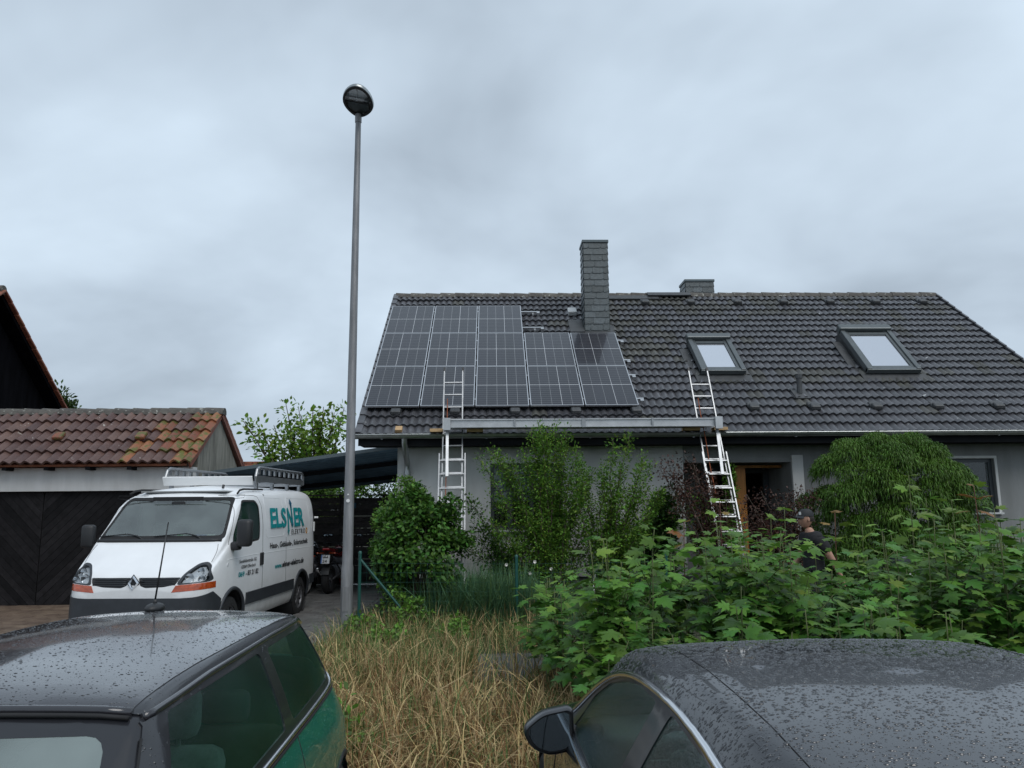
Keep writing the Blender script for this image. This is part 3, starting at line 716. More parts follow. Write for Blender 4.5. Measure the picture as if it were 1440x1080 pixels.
# ---- roof windows
def roof_window(x0, x1, s0, s1, tilt):
    w = empty('roof_window'); w.parent = house
    w.matrix_local = MR @ Matrix.Translation((x0, s0, 0.05)) @ Matrix.Rotation(R(tilt), 4, 'X')
    W_, L_ = x1 - x0, s1 - s0; t = 0.10
    k = MB()   # curb box under the raised window
    drop = lambda y: -y * math.sin(R(tilt)) - 0.02
    k.add([(0.03, 0, 0.10), (W_ - .03, 0, 0.10), (W_ - .03, L_, 0.10), (0.03, L_, 0.10), (0.03, 0, drop(0)), (W_ - .03, 0, drop(0)), (W_ - .03, L_, drop(L_)), (0.03, L_, drop(L_))],
          [(0, 4, 5, 1), (1, 5, 6, 2), (2, 6, 7, 3), (3, 7, 4, 0)])
    k.build('curb', 'lead', w)
    f = MB()
    f.bevbox((t / 2, L_ / 2, 0.12), (t, L_, 0.13), 0.012); f.bevbox((W_ - t / 2, L_ / 2, 0.12), (t, L_, 0.13), 0.012)
    f.bevbox((W_ / 2, t / 2 - 0.02, 0.11), (W_, t, 0.11), 0.012)
    f.build('frame', 'rw_frame', w)
    f2 = MB(); i = t + 0.005
    f2.box((i + .03, L_ / 2 - .03, 0.115), (0.06, L_ - 0.24, 0.07)); f2.box((W_ - i - .03, L_ / 2 - .03, 0.115), (0.06, L_ - 0.24, 0.07)); f2.box((W_ / 2, 0.115, 0.115), (W_ - 2 * i - .13, 0.07, 0.07)); f2.box((W_ / 2, L_ - 0.24, 0.115), (W_ - 2 * i - .13, 0.10, 0.07))
    f2.build('sash', 'rw_frame', w)
    g = MB(); g.box((W_ / 2, (0.15 + L_ - 0.29) / 2, 0.12), (W_ - 2 * i - .13, L_ - 0.29 - 0.15, 0.012))
    g.build('pane', 'roof_glass', w)
    sb = MB(); sb.bevbox((W_ / 2, L_ - 0.06, 0.16), (W_ + 0.04, 0.20, 0.17), 0.03); sb.build('shutter_box', 'rw_frame', w)
    for c_, d_ in (((W_ / 2, -0.14, 0.03), (W_ + 0.24, 0.26, 0.02)), ((-0.1, L_ * .42, 0.0 - tilt * .006), (0.2, L_ * .8, 0.02)), ((W_ + .07, L_ * .42, 0.0 - tilt * .006), (0.12, L_ * .8, 0.02))):
        fl_ = MB(); fl_.box(c_, d_); fl_.build('flashing', 'lead', w)
mat('roof_glass', (0.16, 0.17, 0.18), 0.03, coat=1.0, spec=1.0, metal=0.75)
MATS['roof_glass'].node_tree.nodes['Principled BSDF'].inputs['Base Color'].default_value = (0.66, 0.68, 0.73, 1)
roof_window(4.48, 5.45, 2.22, 3.72, 3)
roof_window(8.09, 9.27, 2.24, 3.98, 6)

# ------------------------------------------------------------------ solar panels
def panel_meshes(L_, bright):
    W_ = PAN_W; t = 0.017
    b = MB(); b.box((W_ / 2, L_ / 2, 0.017), (W_ - 2 * t, L_ - 2 * t, 0.028)); back = b.mesh('backsheet', 'pv_back')
    f = MB()
    f.box((t / 2, L_ / 2, 0.018), (t, L_, 0.036)); f.box((W_ - t / 2, L_ / 2, 0.018), (t, L_, 0.036)); f.box((W_ / 2, t / 2, 0.018), (W_ - 2 * t, t, 0.036)); f.box((W_ / 2, L_ - t / 2, 0.018), (W_ - 2 * t, t, 0.036))
    fr = f.mesh('frame', 'pv_frame')
    g = MB(); x = t + (W_ - 2 * t) * bright; g.box((x, L_ / 2, 0.0322), (0.010, L_ - 2 * t, 0.003)); g.box((W_ / 2, L_ / 2, 0.0316), (W_ - 2 * t, 0.013, 0.003)); gl = g.mesh('contact_strip', 'pv_line')
    cs = []
    cw = (W_ - 2 * t) / 5; chh = (L_ - 2 * t) / 2
    c = MB(); c.box((0, 0, 0.0015), (cw - 0.007, chh - 0.02, 0.003)); cm = c.mesh('cell_string', 'pv_cell')
    for i in range(5):
        for j in range(2): cs.append((t + cw * (i + .5), t + chh * (j + .5), 0.0312))
    return back, fr, gl, cm, cs
pm = [panel_meshes(PAN_S[0][1], 0.6), panel_meshes(PAN_S[1][1], 0.4), panel_meshes(PAN_S[2][1], 0.6)]
ordn = ['first', 'second', 'third', 'fourth', 'fifth']; rown = ['bottom', 'middle', 'top']
for r in range(3):
    for c in range(5 if r < 2 else 3):
        back, fr, gl, cm, cs = pm[r]
        p = empty('solar_panel'); p.matrix_local = MR @ Matrix.Translation((PAN_X0 + c * PAN_P, PAN_S[r][0], 0.15 + random.uniform(-.003, .003)))
        tag(p, '%s dark solar panel from the roof verge in the %s panel row' % (ordn[c], rown[r]), 'solar panel', 'solar panels on the tiled roof')
        link('backsheet', back, p); link('frame', fr, p); link('contact_strip', gl, p)
        for q in cs: o = link('cell_string', cm, p); o.location = q
for i, (x0, x1, s) in enumerate([(PAN_X0 + .05, 1.20, 5.52), (PAN_X0 + .05, 1.25, 4.58), (PAN_X0 + .05, 3.06, 3.85), (PAN_X0 + .05, 3.06, 2.85), (PAN_X0 + .05, 3.06, 2.15), (PAN_X0 + .05, 3.06, 1.15)]):
    b = MB(); b.box(((x0 + x1) / 2, s, 0.118), (x1 - x0, 0.04, 0.045), MR)
    for x in np.arange(x0 + 0.3, x1 + 0.01, 1.06): b.box((min(x, x1 - .06), s - 0.05, 0.085), (0.05, 0.10, 0.045), MR)
    b.box((x1 - 0.04, s - 0.05, 0.09), (0.07, 0.07, 0.09), MR)
    o = b.build('mounting_rail', 'rail_steel')
    tag(o, ['aluminium mounting rail under the upper edge of the top solar panels', 'aluminium mounting rail under the lower edge of the top solar panels', 'aluminium rail end sticking out at the upper edge of middle panels', 'aluminium rail end sticking out at the lower edge of middle panels', 'aluminium rail end sticking out at the upper edge of bottom panels', 'aluminium rail end sticking out at the lower edge of bottom panels'][i], 'rail', 'rails carrying the solar panels')
# ------------------------------------------------------------------ ladders, plank
def ladder(name, foot, top, w0, w1, label, n_r, xshift):
    """two overlapping aluminium sections; foot/top are centre points"""
    L = empty(name); tag(L, label, 'ladder', 'roof ladders leaning on the eaves')
    foot, top = Vector(foot), Vector(top); d = (top - foot); ln = d.length; d.normalize()
    x = Vector((1, 0, 0)); x = (x - d * x.dot(d)).normalized(); nrm = x.cross(d)     # nrm points towards the camera side
    if nrm.y > 0: nrm = -nrm
    for (t0, t1, off, w) in ((0.0, 0.62, 0.06, w0), (0.18, 1.0, 0.0, w1)):
        for sg in (-1, 1):
            b = MB(); a = foot + d * (ln * t0) + x * (sg * w / 2) + nrm * off; e_ = foot + d * (ln * t1) + x * (sg * w / 2) + nrm * off
            b.bar(a, e_, 0.022, 0.055, up=nrm); b.build('stile', 'alu', L)
            if t1 > 0.9:
                b = MB(); b.bar(e_ - d * 0.02, e_ + d * 0.05, 0.036, 0.07, up=nrm); b.build('end_cap', 'black_plastic', L)
        s = ln * t0 + 0.14
        while s < ln * t1 - 0.1:
            b = MB(); c = foot + d * s + nrm * off; b.bar(c - x * (w / 2 - .012), c + x * (w / 2 - .012), 0.022, 0.026, up=nrm); b.build('rung', 'alu', L); s += 0.28
    b = MB(); q = [foot + d * (ln * t) - x * (w1 * 0.30) + nrm * (0.05 + 0.015 * math.sin(t * 30)) for t in np.linspace(.45, .86, 10)]; b.tube(q, 0.008, 5); b.build('rope', 'rust_rope', L)
    return L
def L_at(px, py, Y): return at_y(px, py, Y)
f1 = at_y(634, 640, 13.0); 
ladder('roof_ladder', (-0.70, 12.95, 0.03), L_at(638, 521, 14.98), 0.47, 0.36, 'aluminium extension ladder leaning on the eaves beside the round dark bush', 0, 0)
ladder('roof_ladder', (4.05, 12.75, 0.03), L_at(981, 521, 14.98), 0.44, 0.37, 'aluminium extension ladder leaning on the eaves below the smaller roof window', 0, 0)
pk = empty('scaffold_plank'); tag(pk, 'long aluminium walkway plank hung between two ladders along the eaves', 'plank')
a, b_ = at_y(627, 590, 14.15), at_y(1010, 590, 14.15)
PZ = (a.z + b_.z) / 2
m = MB(); cx = (a.x + b_.x) / 2; lx = b_.x - a.x
m.box((cx, 14.02, PZ - 0.075), (lx, 0.03, 0.15)); m.box((cx, 14.005, PZ - 0.008), (lx, 0.05, 0.02)); m.box((cx, 14.005, PZ - 0.142), (lx, 0.05, 0.02)); m.build('side_rail', 'alu_plank', pk)
m = MB(); m.box((cx, 14.38, PZ - 0.075), (lx, 0.03, 0.15)); m.build('side_rail', 'alu_plank', pk)
m = MB(); m.box((cx, 14.2, PZ - 0.03), (lx - .01, 0.325, 0.03)); m.build('deck', 'alu_plank', pk)
for k in range(3):
    m = MB(); m.box((a.x + lx * (0.25 + 0.25 * k) , 13.985, PZ - 0.075), (0.07 if k == 1 else 0.03, 0.03, 0.165)); m.build('clamp', 'alu', pk)
for nm, x in (('l', a.x + 0.03), ('r', b_.x - 0.05)):
    m = MB(); m.box((x, 13.96, PZ - 0.09), (0.13, 0.07, 0.22)); m.bar((x, 14.1, PZ - 0.12), (x + (.02 if nm == 'l' else -.05), 13.72, PZ - 1.05), 0.05, 0.05); m.build('bracket', 'alu_plank', pk)
for i, (px, w, lab) in enumerate([(614, .24, 'pale wooden block on the gutter left of a ladder by the plank'), (668, .30, 'pale wooden block wedged on the gutter under the plank start'), (972, .30, 'pale wooden block wedged on the gutter under the plank end'), (1012, .26, 'pale wooden block on the gutter beyond the plank end'), (562, .13, 'small orange wooden block lying alone on the lowest roof tiles')]):
    if i < 4:
        p = at_y(px, 609, 14.36); b = MB(); b.bevbox((p.x, 14.36, 3.275 + .03), (w, 0.22, 0.06), 0.006)
    else:
        b = MB(); b.bevbox((at_y(px, 604, 14.6).x, 0.06, 0.12), (w, 0.14, 0.07), 0.006, MR)
    o = b.build('wood_block', 'wood_pale'); tag(o, lab, 'wood block', 'wooden blocks on the gutter')

# small white stepladder in the shrubs
sl = empty('stepladder', (1.93, 13.75, 0)); tag(sl, 'small white stepladder standing among shrubs before the house wall', 'stepladder')
for sy, sx in ((-0.28, 1), (0.28, 1)):
    for x in (-0.17, 0.17):
        b = MB(); b.bar((x * 1.25, sy, 0), (x * 0.85, 0.02 * (1 if sy > 0 else -1), 1.5), 0.045, 0.03); b.build('leg', 'white_plastic', sl)
for i in range(5):
    z = 0.25 + i * 0.28; b = MB(); b.box((0, -0.28 * (1 - z / 1.5), z), (0.36, 0.09, 0.025)); b.build('step', 'white_plastic', sl)

# ------------------------------------------------------------------ garage
GY, GX0, GX1, GZ = 15.9, -12.8, -6.10, 2.75
ga = empty('garage'); tag(ga, 'low white garage with black chevron door and mossy red tiled roof', 'garage')
DX0, DX1, DZ = -12.0, -6.75, 2.28
b = MB(); b.box((GX0 + (DX0 - GX0) / 2, GY + .12, GZ / 2), (DX0 - GX0, 0.24, GZ)); b.box(((DX1 + GX1) / 2, GY + .12, GZ / 2), (GX1 - DX1, 0.24, GZ)); b.box(((DX0 + DX1) / 2, GY + .12, (DZ + GZ) / 2), (DX1 - DX0, 0.24, GZ - DZ))
b.build('wall', 'render_white', ga)
GRY, GRZ, GBY = 17.3, 4.02, 18.75
g = MB(); x0, x1 = GX1 - 0.2, GX1 - 0.002
poly = [(GY + .24, 0), (GBY, 0), (GBY, 2.78), (GRY, GRZ - 0.10), (GY + .24, 2.98)]
vs = [(x0, p, q) for p, q in poly] + [(x1, p, q) for p, q in poly]
g.add(vs, [tuple(range(5))[::-1], tuple(range(5, 10))] + [(i, (i + 1) % 5, 5 + (i + 1) % 5, 5 + i) for i in range(5)]); g.build('gable_wall', 'concrete_old', ga)
g = MB(); g.box(((GX0 + GX1) / 2 - .1, 20.6, 1.35), (GX1 - GX0 - .5, 3.6, 2.7)); g.box(((GX0 + GX1) / 2 - .1, 20.6, 2.74), (GX1 - GX0 - .3, 3.9, 0.08)); g.build('rear_block', 'concrete_old', ga)
def clip(poly, a, b_, c):   # keep a*x+b*y<=c
    out = []
    for i in range(len(poly)):
        p, q = poly[i], poly[(i + 1) % len(poly)]; dp = a * p[0] + b_ * p[1] - c; dq = a * q[0] + b_ * q[1] - c
        if dp <= 0: out.append(p)
        if dp * dq < 0: t = dp / (dp - dq); out.append((p[0] + (q[0] - p[0]) * t, p[1] + (q[1] - p[1]) * t))
    return out
gd = MB(); gd.box(((DX0 + DX1) / 2, GY + .17, DZ / 2 + .01), (DX1 - DX0, 0.05, DZ - .02)); gdo = gd.build('garage_door', 'dark_void', ga)
seam = -9.1
for half, (xa, xb, sg) in enumerate(((DX0 + .02, seam - 0.01, 1), (seam + 0.01, DX1 - .02, -1))):
    n_ = Vector((sg * math.sin(R(45)), math.cos(R(45))))   # strip normal in (x,z)
    k0 = -60
    for k in range(-110, 110):
        c0 = k * 0.125
        poly = [(xa, 0.04), (xb, 0.04), (xb, DZ - .02), (xa, DZ - .02)]
        poly = clip(poly, n_.x, n_.y, c0 + 0.119); poly = clip(poly, -n_.x, -n_.y, -c0) if len(poly) > 2 else poly
        if len(poly) < 3: continue
        m = MB(); m.prism([(p, q) for p, q in poly], 0, 0.022, Matrix(((1, 0, 0, 0), (0, 0, -1, GY + .145), (0, 1, 0, 0), (0, 0, 0, 1)))); m.build('plank', 'door_timber', gdo)
GSL = math.atan2(GRZ - 2.80, GRY - 15.62); GS = (GRY - 15.62) / math.cos(GSL)
MG = Matrix(((1, 0, 0, 0), (0, math.cos(GSL), -math.sin(GSL), 15.62), (0, math.sin(GSL), math.cos(GSL), 2.80), (0, 0, 0, 1)))
gr = MB(); gr.box(((GX0 + GX1) / 2 - .03, GS / 2, -0.03), (GX1 - GX0 + 0.0, GS, 0.05), MG)
q = [(GX0, GRY, GRZ), (GX1 + .03, GRY, GRZ), (GX1 + .03, GBY + .3, 2.80), (GX0, GBY + .3, 2.80)]; gr.add(q + [(a, b2, c - .08) for a, b2, c in q], [(0, 1, 2, 3), (7, 6, 5, 4), (0, 4, 5, 1), (1, 5, 6, 2), (2, 6, 7, 3), (3, 7, 4, 0)])
gro = gr.build('roof', 'tile_red', ga)
gtw = 0.208; gtc = GS / 5
gt1, gtb = tile_mesh('garage_tile', gtw - .003, gtc + .06, 1, 0.062, 'garage_tile', zf=0.070, zb=0.012, thick=0.045, ns=8, p=0.8)
gt2, _ = tile_mesh('garage_tile_orange', gtw - .003, gtc + .06, 1, 0.062, 'garage_tile_orange', zf=0.070, zb=0.012, thick=0.045, ns=8, p=0.8)
nc = int((GX1 + .1 - GX0) / gtw)
for k in range(5):
    for c in range(nc):
        x = GX1 + 0.08 - (c + 1) * gtw
        orange = (c < 2 + (k % 3)) or (c < 7 and random.random() < 0.5) or random.random() < 0.015
        o = link('roof_tile', gt2 if orange else gt1, gro); o.matrix_local = MG @ Matrix.Translation((x, k * gtc - .05 + random.uniform(-.012, .012), random.uniform(-.004, .005)))
rg = MB(); prof = [(-0.15, -0.08), (-0.12, 0.0), (-0.06, 0.055), (0, 0.07), (0.06, 0.055), (0.12, 0.0), (0.15, -0.08)]
vs = [(0.0, p, q + 0.0) for p, q in prof] + [(0.42, p, q + 0.02) for p, q in prof]; rg.add(vs, [(i + 1, i, 7 + i, 8 + i) for i in range(6)] + [tuple(range(7, 14))])
rgm = rg.mesh('ridge_tile', 'ridge_moss', smooth=True); rgm.set_sharp_from_angle(angle=R(50))
for i in range(17):
    o = link('ridge_tile', rgm, gro); o.location = (GX1 + 0.08 - (i + 1) * 0.40, GRY, GRZ + 0.06); o.rotation_euler = (0, R(5) + random.uniform(-.03, .03), random.uniform(-.02, .02))
for i in range(8):
    m = MB(); m.box((GX1 - .35 - i * 0.82, 15.80, 2.745), (0.09, 0.30, 0.11)); m.build('rafter_end', 'soffit', ga)
vb2 = MB(); vb2.bar(MG @ Vector((GX1 + .03, 0, -.03)), MG @ Vector((GX1 + .03, GS, -.03)), 0.04, 0.13); vb2.bar((GX1 + .05, GRY, GRZ - .02), (GX1 + .05, GBY + .3, 2.78), 0.05, 0.16); vb2.build('barge_board', 'tile_red', ga)
vm = MB(); vm.box((0, 0, 0), (0.10, 0.42, 0.05)); vmm = vm.mesh('verge_tile', 'tile_red')
nb_ = (Vector((GX1 + .06, GBY + .3, 2.80)) - Vector((GX1 + .06, GRY, GRZ)))
for i in range(6):
    o = link('verge_tile', vmm, gro); c = Vector((GX1 + .03, GRY, GRZ)) + nb_ * ((i + .5) / 6) + Vector((0, 0, 0.03)); o.location = c; o.rotation_euler = (math.atan2(nb_.z, nb_.y) + R(4), 0, 0)
for x, k in ((-9.05, 3), (-7.35, 3)):
    m = MB(); m.bevbox((x, k * gtc - .35, 0.13), (0.2, 0.24, 0.09), 0.03, MG); m.build('vent_tile', 'garage_tile_orange', gro)

# ------------------------------------------------------------------ neighbour house beyond the garage (dark gable)
nh = empty('neighbour_house'); tag(nh, 'dark timber gabled house with red tile verge behind the garage', 'house')
NX, NRY, NRZ, NSL = -13.05, 20.2, 7.55, R(39)
hy = 6.2
b = MB(); poly = [(NRY - hy + .5, 0), (NRY + hy - .5, 0), (NRY + hy - .5, NRZ - (hy - .5) * math.tan(NSL)), (NRY, NRZ - .12), (NRY - hy + .5, NRZ - (hy - .5) * math.tan(NSL))]
vs = [(NX - 9, p, q) for p, q in poly] + [(NX - .35, p, q) for p, q in poly]
b.add(vs, [tuple(range(5))[::-1], tuple(range(5, 10))] + [(i, (i + 1) % 5, 5 + (i + 1) % 5, 5 + i) for i in range(5)]); b.build('wall', 'black_timber', nh)
rf = MB()
for sg in (-1, 1):
    e0 = Vector((0, NRY + sg * hy, NRZ - hy * math.tan(NSL)))
    q = [(NX - 9.3, NRY, NRZ + .12), (NX, NRY, NRZ + .12), (NX, e0.y, e0.z + .12), (NX - 9.3, e0.y, e0.z + .12)]
    q2 = [(x, y, z - .14) for x, y, z in q]
    fs = [(0, 1, 2, 3), (7, 6, 5, 4), (0, 4, 5, 1), (1, 5, 6, 2), (2, 6, 7, 3), (3, 7, 4, 0)]
    rf.add(q + q2, fs if sg > 0 else [f[::-1] for f in fs])
rfo = rf.build('roof', 'black_timber', nh)
for sg in (-1, 1):
    for i in range(20):
        t0 = i * 0.40
        m = MB(); c = Vector((NX + .02, NRY + sg * (t0 + .2) * math.cos(NSL), NRZ + .15 - (t0 + .2) * math.sin(NSL)))
        M = Matrix.Translation(c) @ Matrix.Rotation(-sg * (NSL - R(2.5)), 4, 'X'); m.bevbox((0, 0, 0), (0.20, 0.42, 0.06), 0.02, M); m.build('verge_tile', 'tile_red', rfo)
m = MB(); m.tube([(NX - 9, NRY, NRZ + .16), (NX + .05, NRY, NRZ + .16)], 0.13, 10); m.build('ridge_tile', 'ridge_moss', rfo)
m = MB()
for k in range(22):
    for sg in (-1, 1): m.bar((NX - 9.2, NRY + sg * (k * .36 + .2) * math.cos(NSL), NRZ + .155 - (k * .36 + .2) * math.sin(NSL)), (NX - .1, NRY + sg * (k * .36 + .2) * math.cos(NSL), NRZ + .155 - (k * .36 + .2) * math.sin(NSL)), 0.34, 0.03)
m.build('roof_tile_field', 'tile_red', rfo, kind='stuff')

def far_house(name, label, cx, cy, w, d, ez, rz_, wallm, roofm, rot=0.0):
    h = empty(name, (cx, cy, 0), rot); tag(h, label, 'house', 'houses behind the gardens')
    b = MB(); b.box((0, 0, ez / 2), (w - .6, d - .6, ez)); 
    poly = [(-d / 2 + .3, ez), (d / 2 - .3, ez), (0, rz_ - .15)]
    vs = [(-w / 2 + .3, p, q) for p, q in poly] + [(w / 2 - .3, p, q) for p, q in poly]; b.add(vs, [(2, 1, 0), (3, 4, 5), (0, 1, 4, 3), (1, 2, 5, 4), (2, 0, 3, 5)]); b.build('wall', wallm, h)
    r = MB()
    for sg in (-1, 1):
        q = [(-w / 2, 0, rz_), (w / 2, 0, rz_), (w / 2, sg * (d / 2 + .2), ez - .2), (-w / 2, sg * (d / 2 + .2), ez - .2)]; q2 = [(x, y, z - .15) for x, y, z in q]
        fs = [(0, 1, 2, 3), (7, 6, 5, 4), (0, 4, 5, 1), (1, 5, 6, 2), (2, 6, 7, 3), (3, 7, 4, 0)]; r.add(q + q2, fs if sg > 0 else [f[::-1] for f in fs])
    ro = r.build('roof', roofm, h)
    m = MB(); n = int(w / .4)
    for i in range(n): m.box((-w / 2 + (i + .5) * w / n, 0, rz_ + .03), (w / n - .02, 0.24, 0.12))
    m.build('ridge_tile', roofm, ro, kind='stuff')
    for x in (-w / 4, w / 4):
        f = MB(); f.box((x, -d / 2 + .29, ez * .55), (1.2, .06, 1.3)); wi = f.build('window', 'white_frame', h)
        for s in (-1, 1): g = MB(); g.box((x + s * .28, -d / 2 + .25, ez * .55), (.48, .02, 1.12)); g.build('pane', 'anthracite', wi)
    return h
far_house('neighbour_house', 'dark roofed house whose steep verge peeks out behind the tiled roof', 26.05, 30, 9, 12, 4.2, 9.4, 'render_grey', 'roof_tile', R(90))
far_house('neighbour_house', 'distant house with red roof ridge just above the carport', -12.4, 41, 7, 8, 2.2, 4.25, 'render_white', 'tile_red')

# ------------------------------------------------------------------ carport roof, back fence, hedge
cp = empty('carport'); tag(cp, 'blue grey corrugated carport roof sloping away beside the house', 'carport')
A0, A1, B1, B0 = Vector((-6.0, 16.2, 2.60)), Vector((-1.9, 15.62, 3.09)), Vector((-1.9, 19.4, 2.57)), Vector((-6.0, 19.4, 2.22))
nu, nv = 2, 90; vs = []
for j in range(nv + 1):
    for i in range(nu + 1):
        u, v = i / nu, j / nv; p = (A0 * (1 - u) + A1 * u) * (1 - v) + (B0 * (1 - u) + B1 * u) * v; p.z += 0.022 * math.sin(v * nv * PI / 2.5)
        vs.append(tuple(p))
b = MB(); b.add(vs, grid_mesh(vs, nu + 1, nv + 1)); b.add([(x, y, z + .02) for x, y, z in vs], [f[::-1] for f in grid_mesh(vs, nu + 1, nv + 1)])
b.build('roof_sheet', 'carport', cp, smooth=True)
b = MB(); b.bar(A0 + Vector((0, -.02, .02)), A1 + Vector((0, -.02, .02)), 0.03, 0.07); b.build('front_edge', 'slate_metal', cp)
for x, y, z in ((-5.7, 16.4, 2.56), (-5.7, 19.2, 2.2)):
    b = MB(); b.box((x, y, z / 2), (0.1, 0.1, z)); b.build('post', 'fence_wood', cp)
for t in (0.3, 0.72):
    b = MB(); p = A0 * (1 - t) + B0 * t; q = A1 * (1 - t) + B1 * t; b.bar(p - Vector((0, 0, .07)), q - Vector((0, 0, .07)), 0.06, 0.09); b.build('beam', 'soffit', cp)

wf = empty('wooden_fence'); tag(wf, 'tall weathered dark board fence behind the motorcycles', 'fence')
for k in range(14):
    z = 0.12 + k * 0.15
    for i in range(4):
        x0 = -6.0 + i * 1.1
        m = MB(); m.bevbox((x0 + .55, 19.55 + random.uniform(-.012, .012), z + random.uniform(-.006, .006)), (1.085, 0.028, 0.1485), 0.004); o = m.build('board', 'fence_wood', wf); o.rotation_euler = (0, 0, 0)
for i in range(5):
    m = MB(); m.box((-6.0 + i * 1.1, 19.60, 1.1), (0.09, 0.09, 2.2)); m.build('post', 'fence_wood', wf)
m = MB(); m.box((-3.8, 19.55, 2.21), (4.5, 0.12, 0.03)); m.build('cap_rail', 'fence_wood', wf)
o = MB(); o.bevbox((-3.5, 19.50, 1.95), (0.20, 0.03, 0.13), 0.01); oo = o.build('small_sign', 'teal_dark'); tag(oo, 'small blue green plate hanging on the dark board fence', 'sign')

# ------------------------------------------------------------------ street lamp
PB = at_z(486, 905, 0)
lp = empty('street_lamp', (PB.x, PB.y, 0)); tag(lp, 'tall grey steel street lamp with round flat head by the driveway', 'street lamp')
b = MB(); b.tube([(0, 0, -.1), (0, 0, 1.05), (0, 0, 1.10), (0, 0, 7.98)], [0.088, 0.086, 0.076, 0.043], 20); b.build('pole', 'steel_pole', lp, smooth=True, auto=50)
b = MB(); b.box((0.0, -0.089, 0.62), (0.085, 0.012, 0.34)); b.tube([(0, -.098, .72), (0, -.09, .72)], 0.012, 8); b.build('service_door', 'steel_pole', lp)
b = MB(); b.tube([(0, -.088, 2.0), (0, -.080, 2.0)], 0.026, 12); b.tube([(0, -.088, 2.09), (0, -.080, 2.09)], 0.012, 10); b.build('sticker', 'white_plastic', lp)
# head: flattened drop, long axis towards the street, tilted up
MH = Matrix.Translation((0, 0, 8.03)) @ Matrix.Rotation(R(8), 4, 'Z') @ Matrix.Rotation(R(-13), 4, 'X') @ Matrix.Rotation(R(9), 4, 'Y') @ Matrix.Scale(.93, 4)
def head_ring(s, z, grow=0.0):
    out = []
    for i in range(32):
        a = 2 * PI * i / 32; x = 0.255 * math.cos(a) * (1.0 + 0.10 * math.sin(a)); y = 0.36 * math.sin(a)
        if y > 0: x *= 1 - 0.28 * (y / .36) ** 2
        out.append((x * s, -0.31 + y * s, z))
    return out
def rings(lst, mi=0):
    vs = [p for r in lst for p in r]; n = 32; fs = [(j * n + i, j * n + (i + 1) % n, (j + 1) * n + (i + 1) % n, (j + 1) * n + i) for j in range(len(lst) - 1) for i in range(n)]
    return vs, fs
b = MB(); vs, fs = rings([head_ring(1.0, 0.0), head_ring(1.02, 0.03), head_ring(0.97, 0.06), head_ring(0.80, 0.095), head_ring(0.5, 0.115), head_ring(0.05, 0.12)]); b.add(vs, fs, 0, MH); b.build('housing', 'zinc', lp, smooth=True)
b = MB(); vs, fs = rings([head_ring(1.0, 0.0), head_ring(0.98, -0.012), head_ring(0.84, -0.012), head_ring(0.83, 0.02)]); b.add(vs, fs, 0, MH); b.build('rim', 'black_plastic', lp, smooth=True, auto=40)
b = MB(); b.add(head_ring(0.84, -0.004), [tuple(range(32))], 0, MH); b.build('lens', 'glass_lamp', lp)
b = MB(); b.box((0, -0.42, 0.05), (0.30, 0.24, 0.02), MH); b.box((-.02, -0.42, 0.03), (0.015, 0.24, 0.03), MH); b.box((0, -0.36, 0.03), (0.30, 0.012, 0.03), MH); b.build('reflector', 'zinc', lp)
b = MB(); b.box((0, -0.15, 0.04), (0.34, 0.22, 0.05), MH); b.add(head_ring(.95, 0.068), [tuple(range(32))], 0, MH); b.build('gear_tray', 'slate_metal', lp)
b = MB(); b.tube([(0, 0, 7.90), (0, -.01, 8.03)], 0.052, 14); b.build('spigot', 'steel_pole', lp, smooth=True, auto=40)

# ------------------------------------------------------------------ wire garden fence
def fence_post(p, h, label, brace=None):
    q = empty('fence_post', (p[0], p[1], 0)); tag(q, label, 'fence post', 'green wire fence posts')
    b = MB(); b.tube([(0, 0, -.1), (0, 0, h)], 0.024, 10); b.build('tube', 'green_post', q, smooth=True, auto=40)
    b = MB(); b.lathe([(0.027, 0), (0.027, 0.03), (0.018, 0.045), (0.001, 0.048)], 10, Matrix.Translation((0, 0, h - .01))); b.build('cap', 'green_post', q, smooth=True)
    if brace: b = MB(); b.tube([(0, 0, h - .08), brace], 0.019, 8); b.build('brace', 'green_post', q, smooth=True, auto=40)
    return q
fence_post((-1.99, 11.85), 1.22, 'green steel corner fence post with slanting brace near the street lamp', (0.95, 0.05, 0.02))
fence_post((0.36, 12.05), 1.13, 'green steel fence post standing in the long grass clump')
wfn = empty('wire_fence'); tag(wfn, 'green wire mesh garden fence between the steel posts', 'fence')
wbm = MB()
for i in range(8): wbm.tube([(-1.99, 11.85, 0.1 + i * .14), (0.36, 12.05, 0.08 + i * .135), (2.7, 12.2, 0.08 + i * .135)], 0.0013, 4, caps=False)
for i in range(46): x = -1.99 + i * 0.1; y = 11.85 + (x + 1.99) * .082; wbm.tube([(x, y, .08), (x, y, 1.08)], 0.0011, 4, caps=False)
wbm.build('mesh_wire', 'green_post', wfn, kind='stuff')
tp = fence_post((2.7, 12.2), 1.13, 'green steel fence post hidden in the maple thicket')
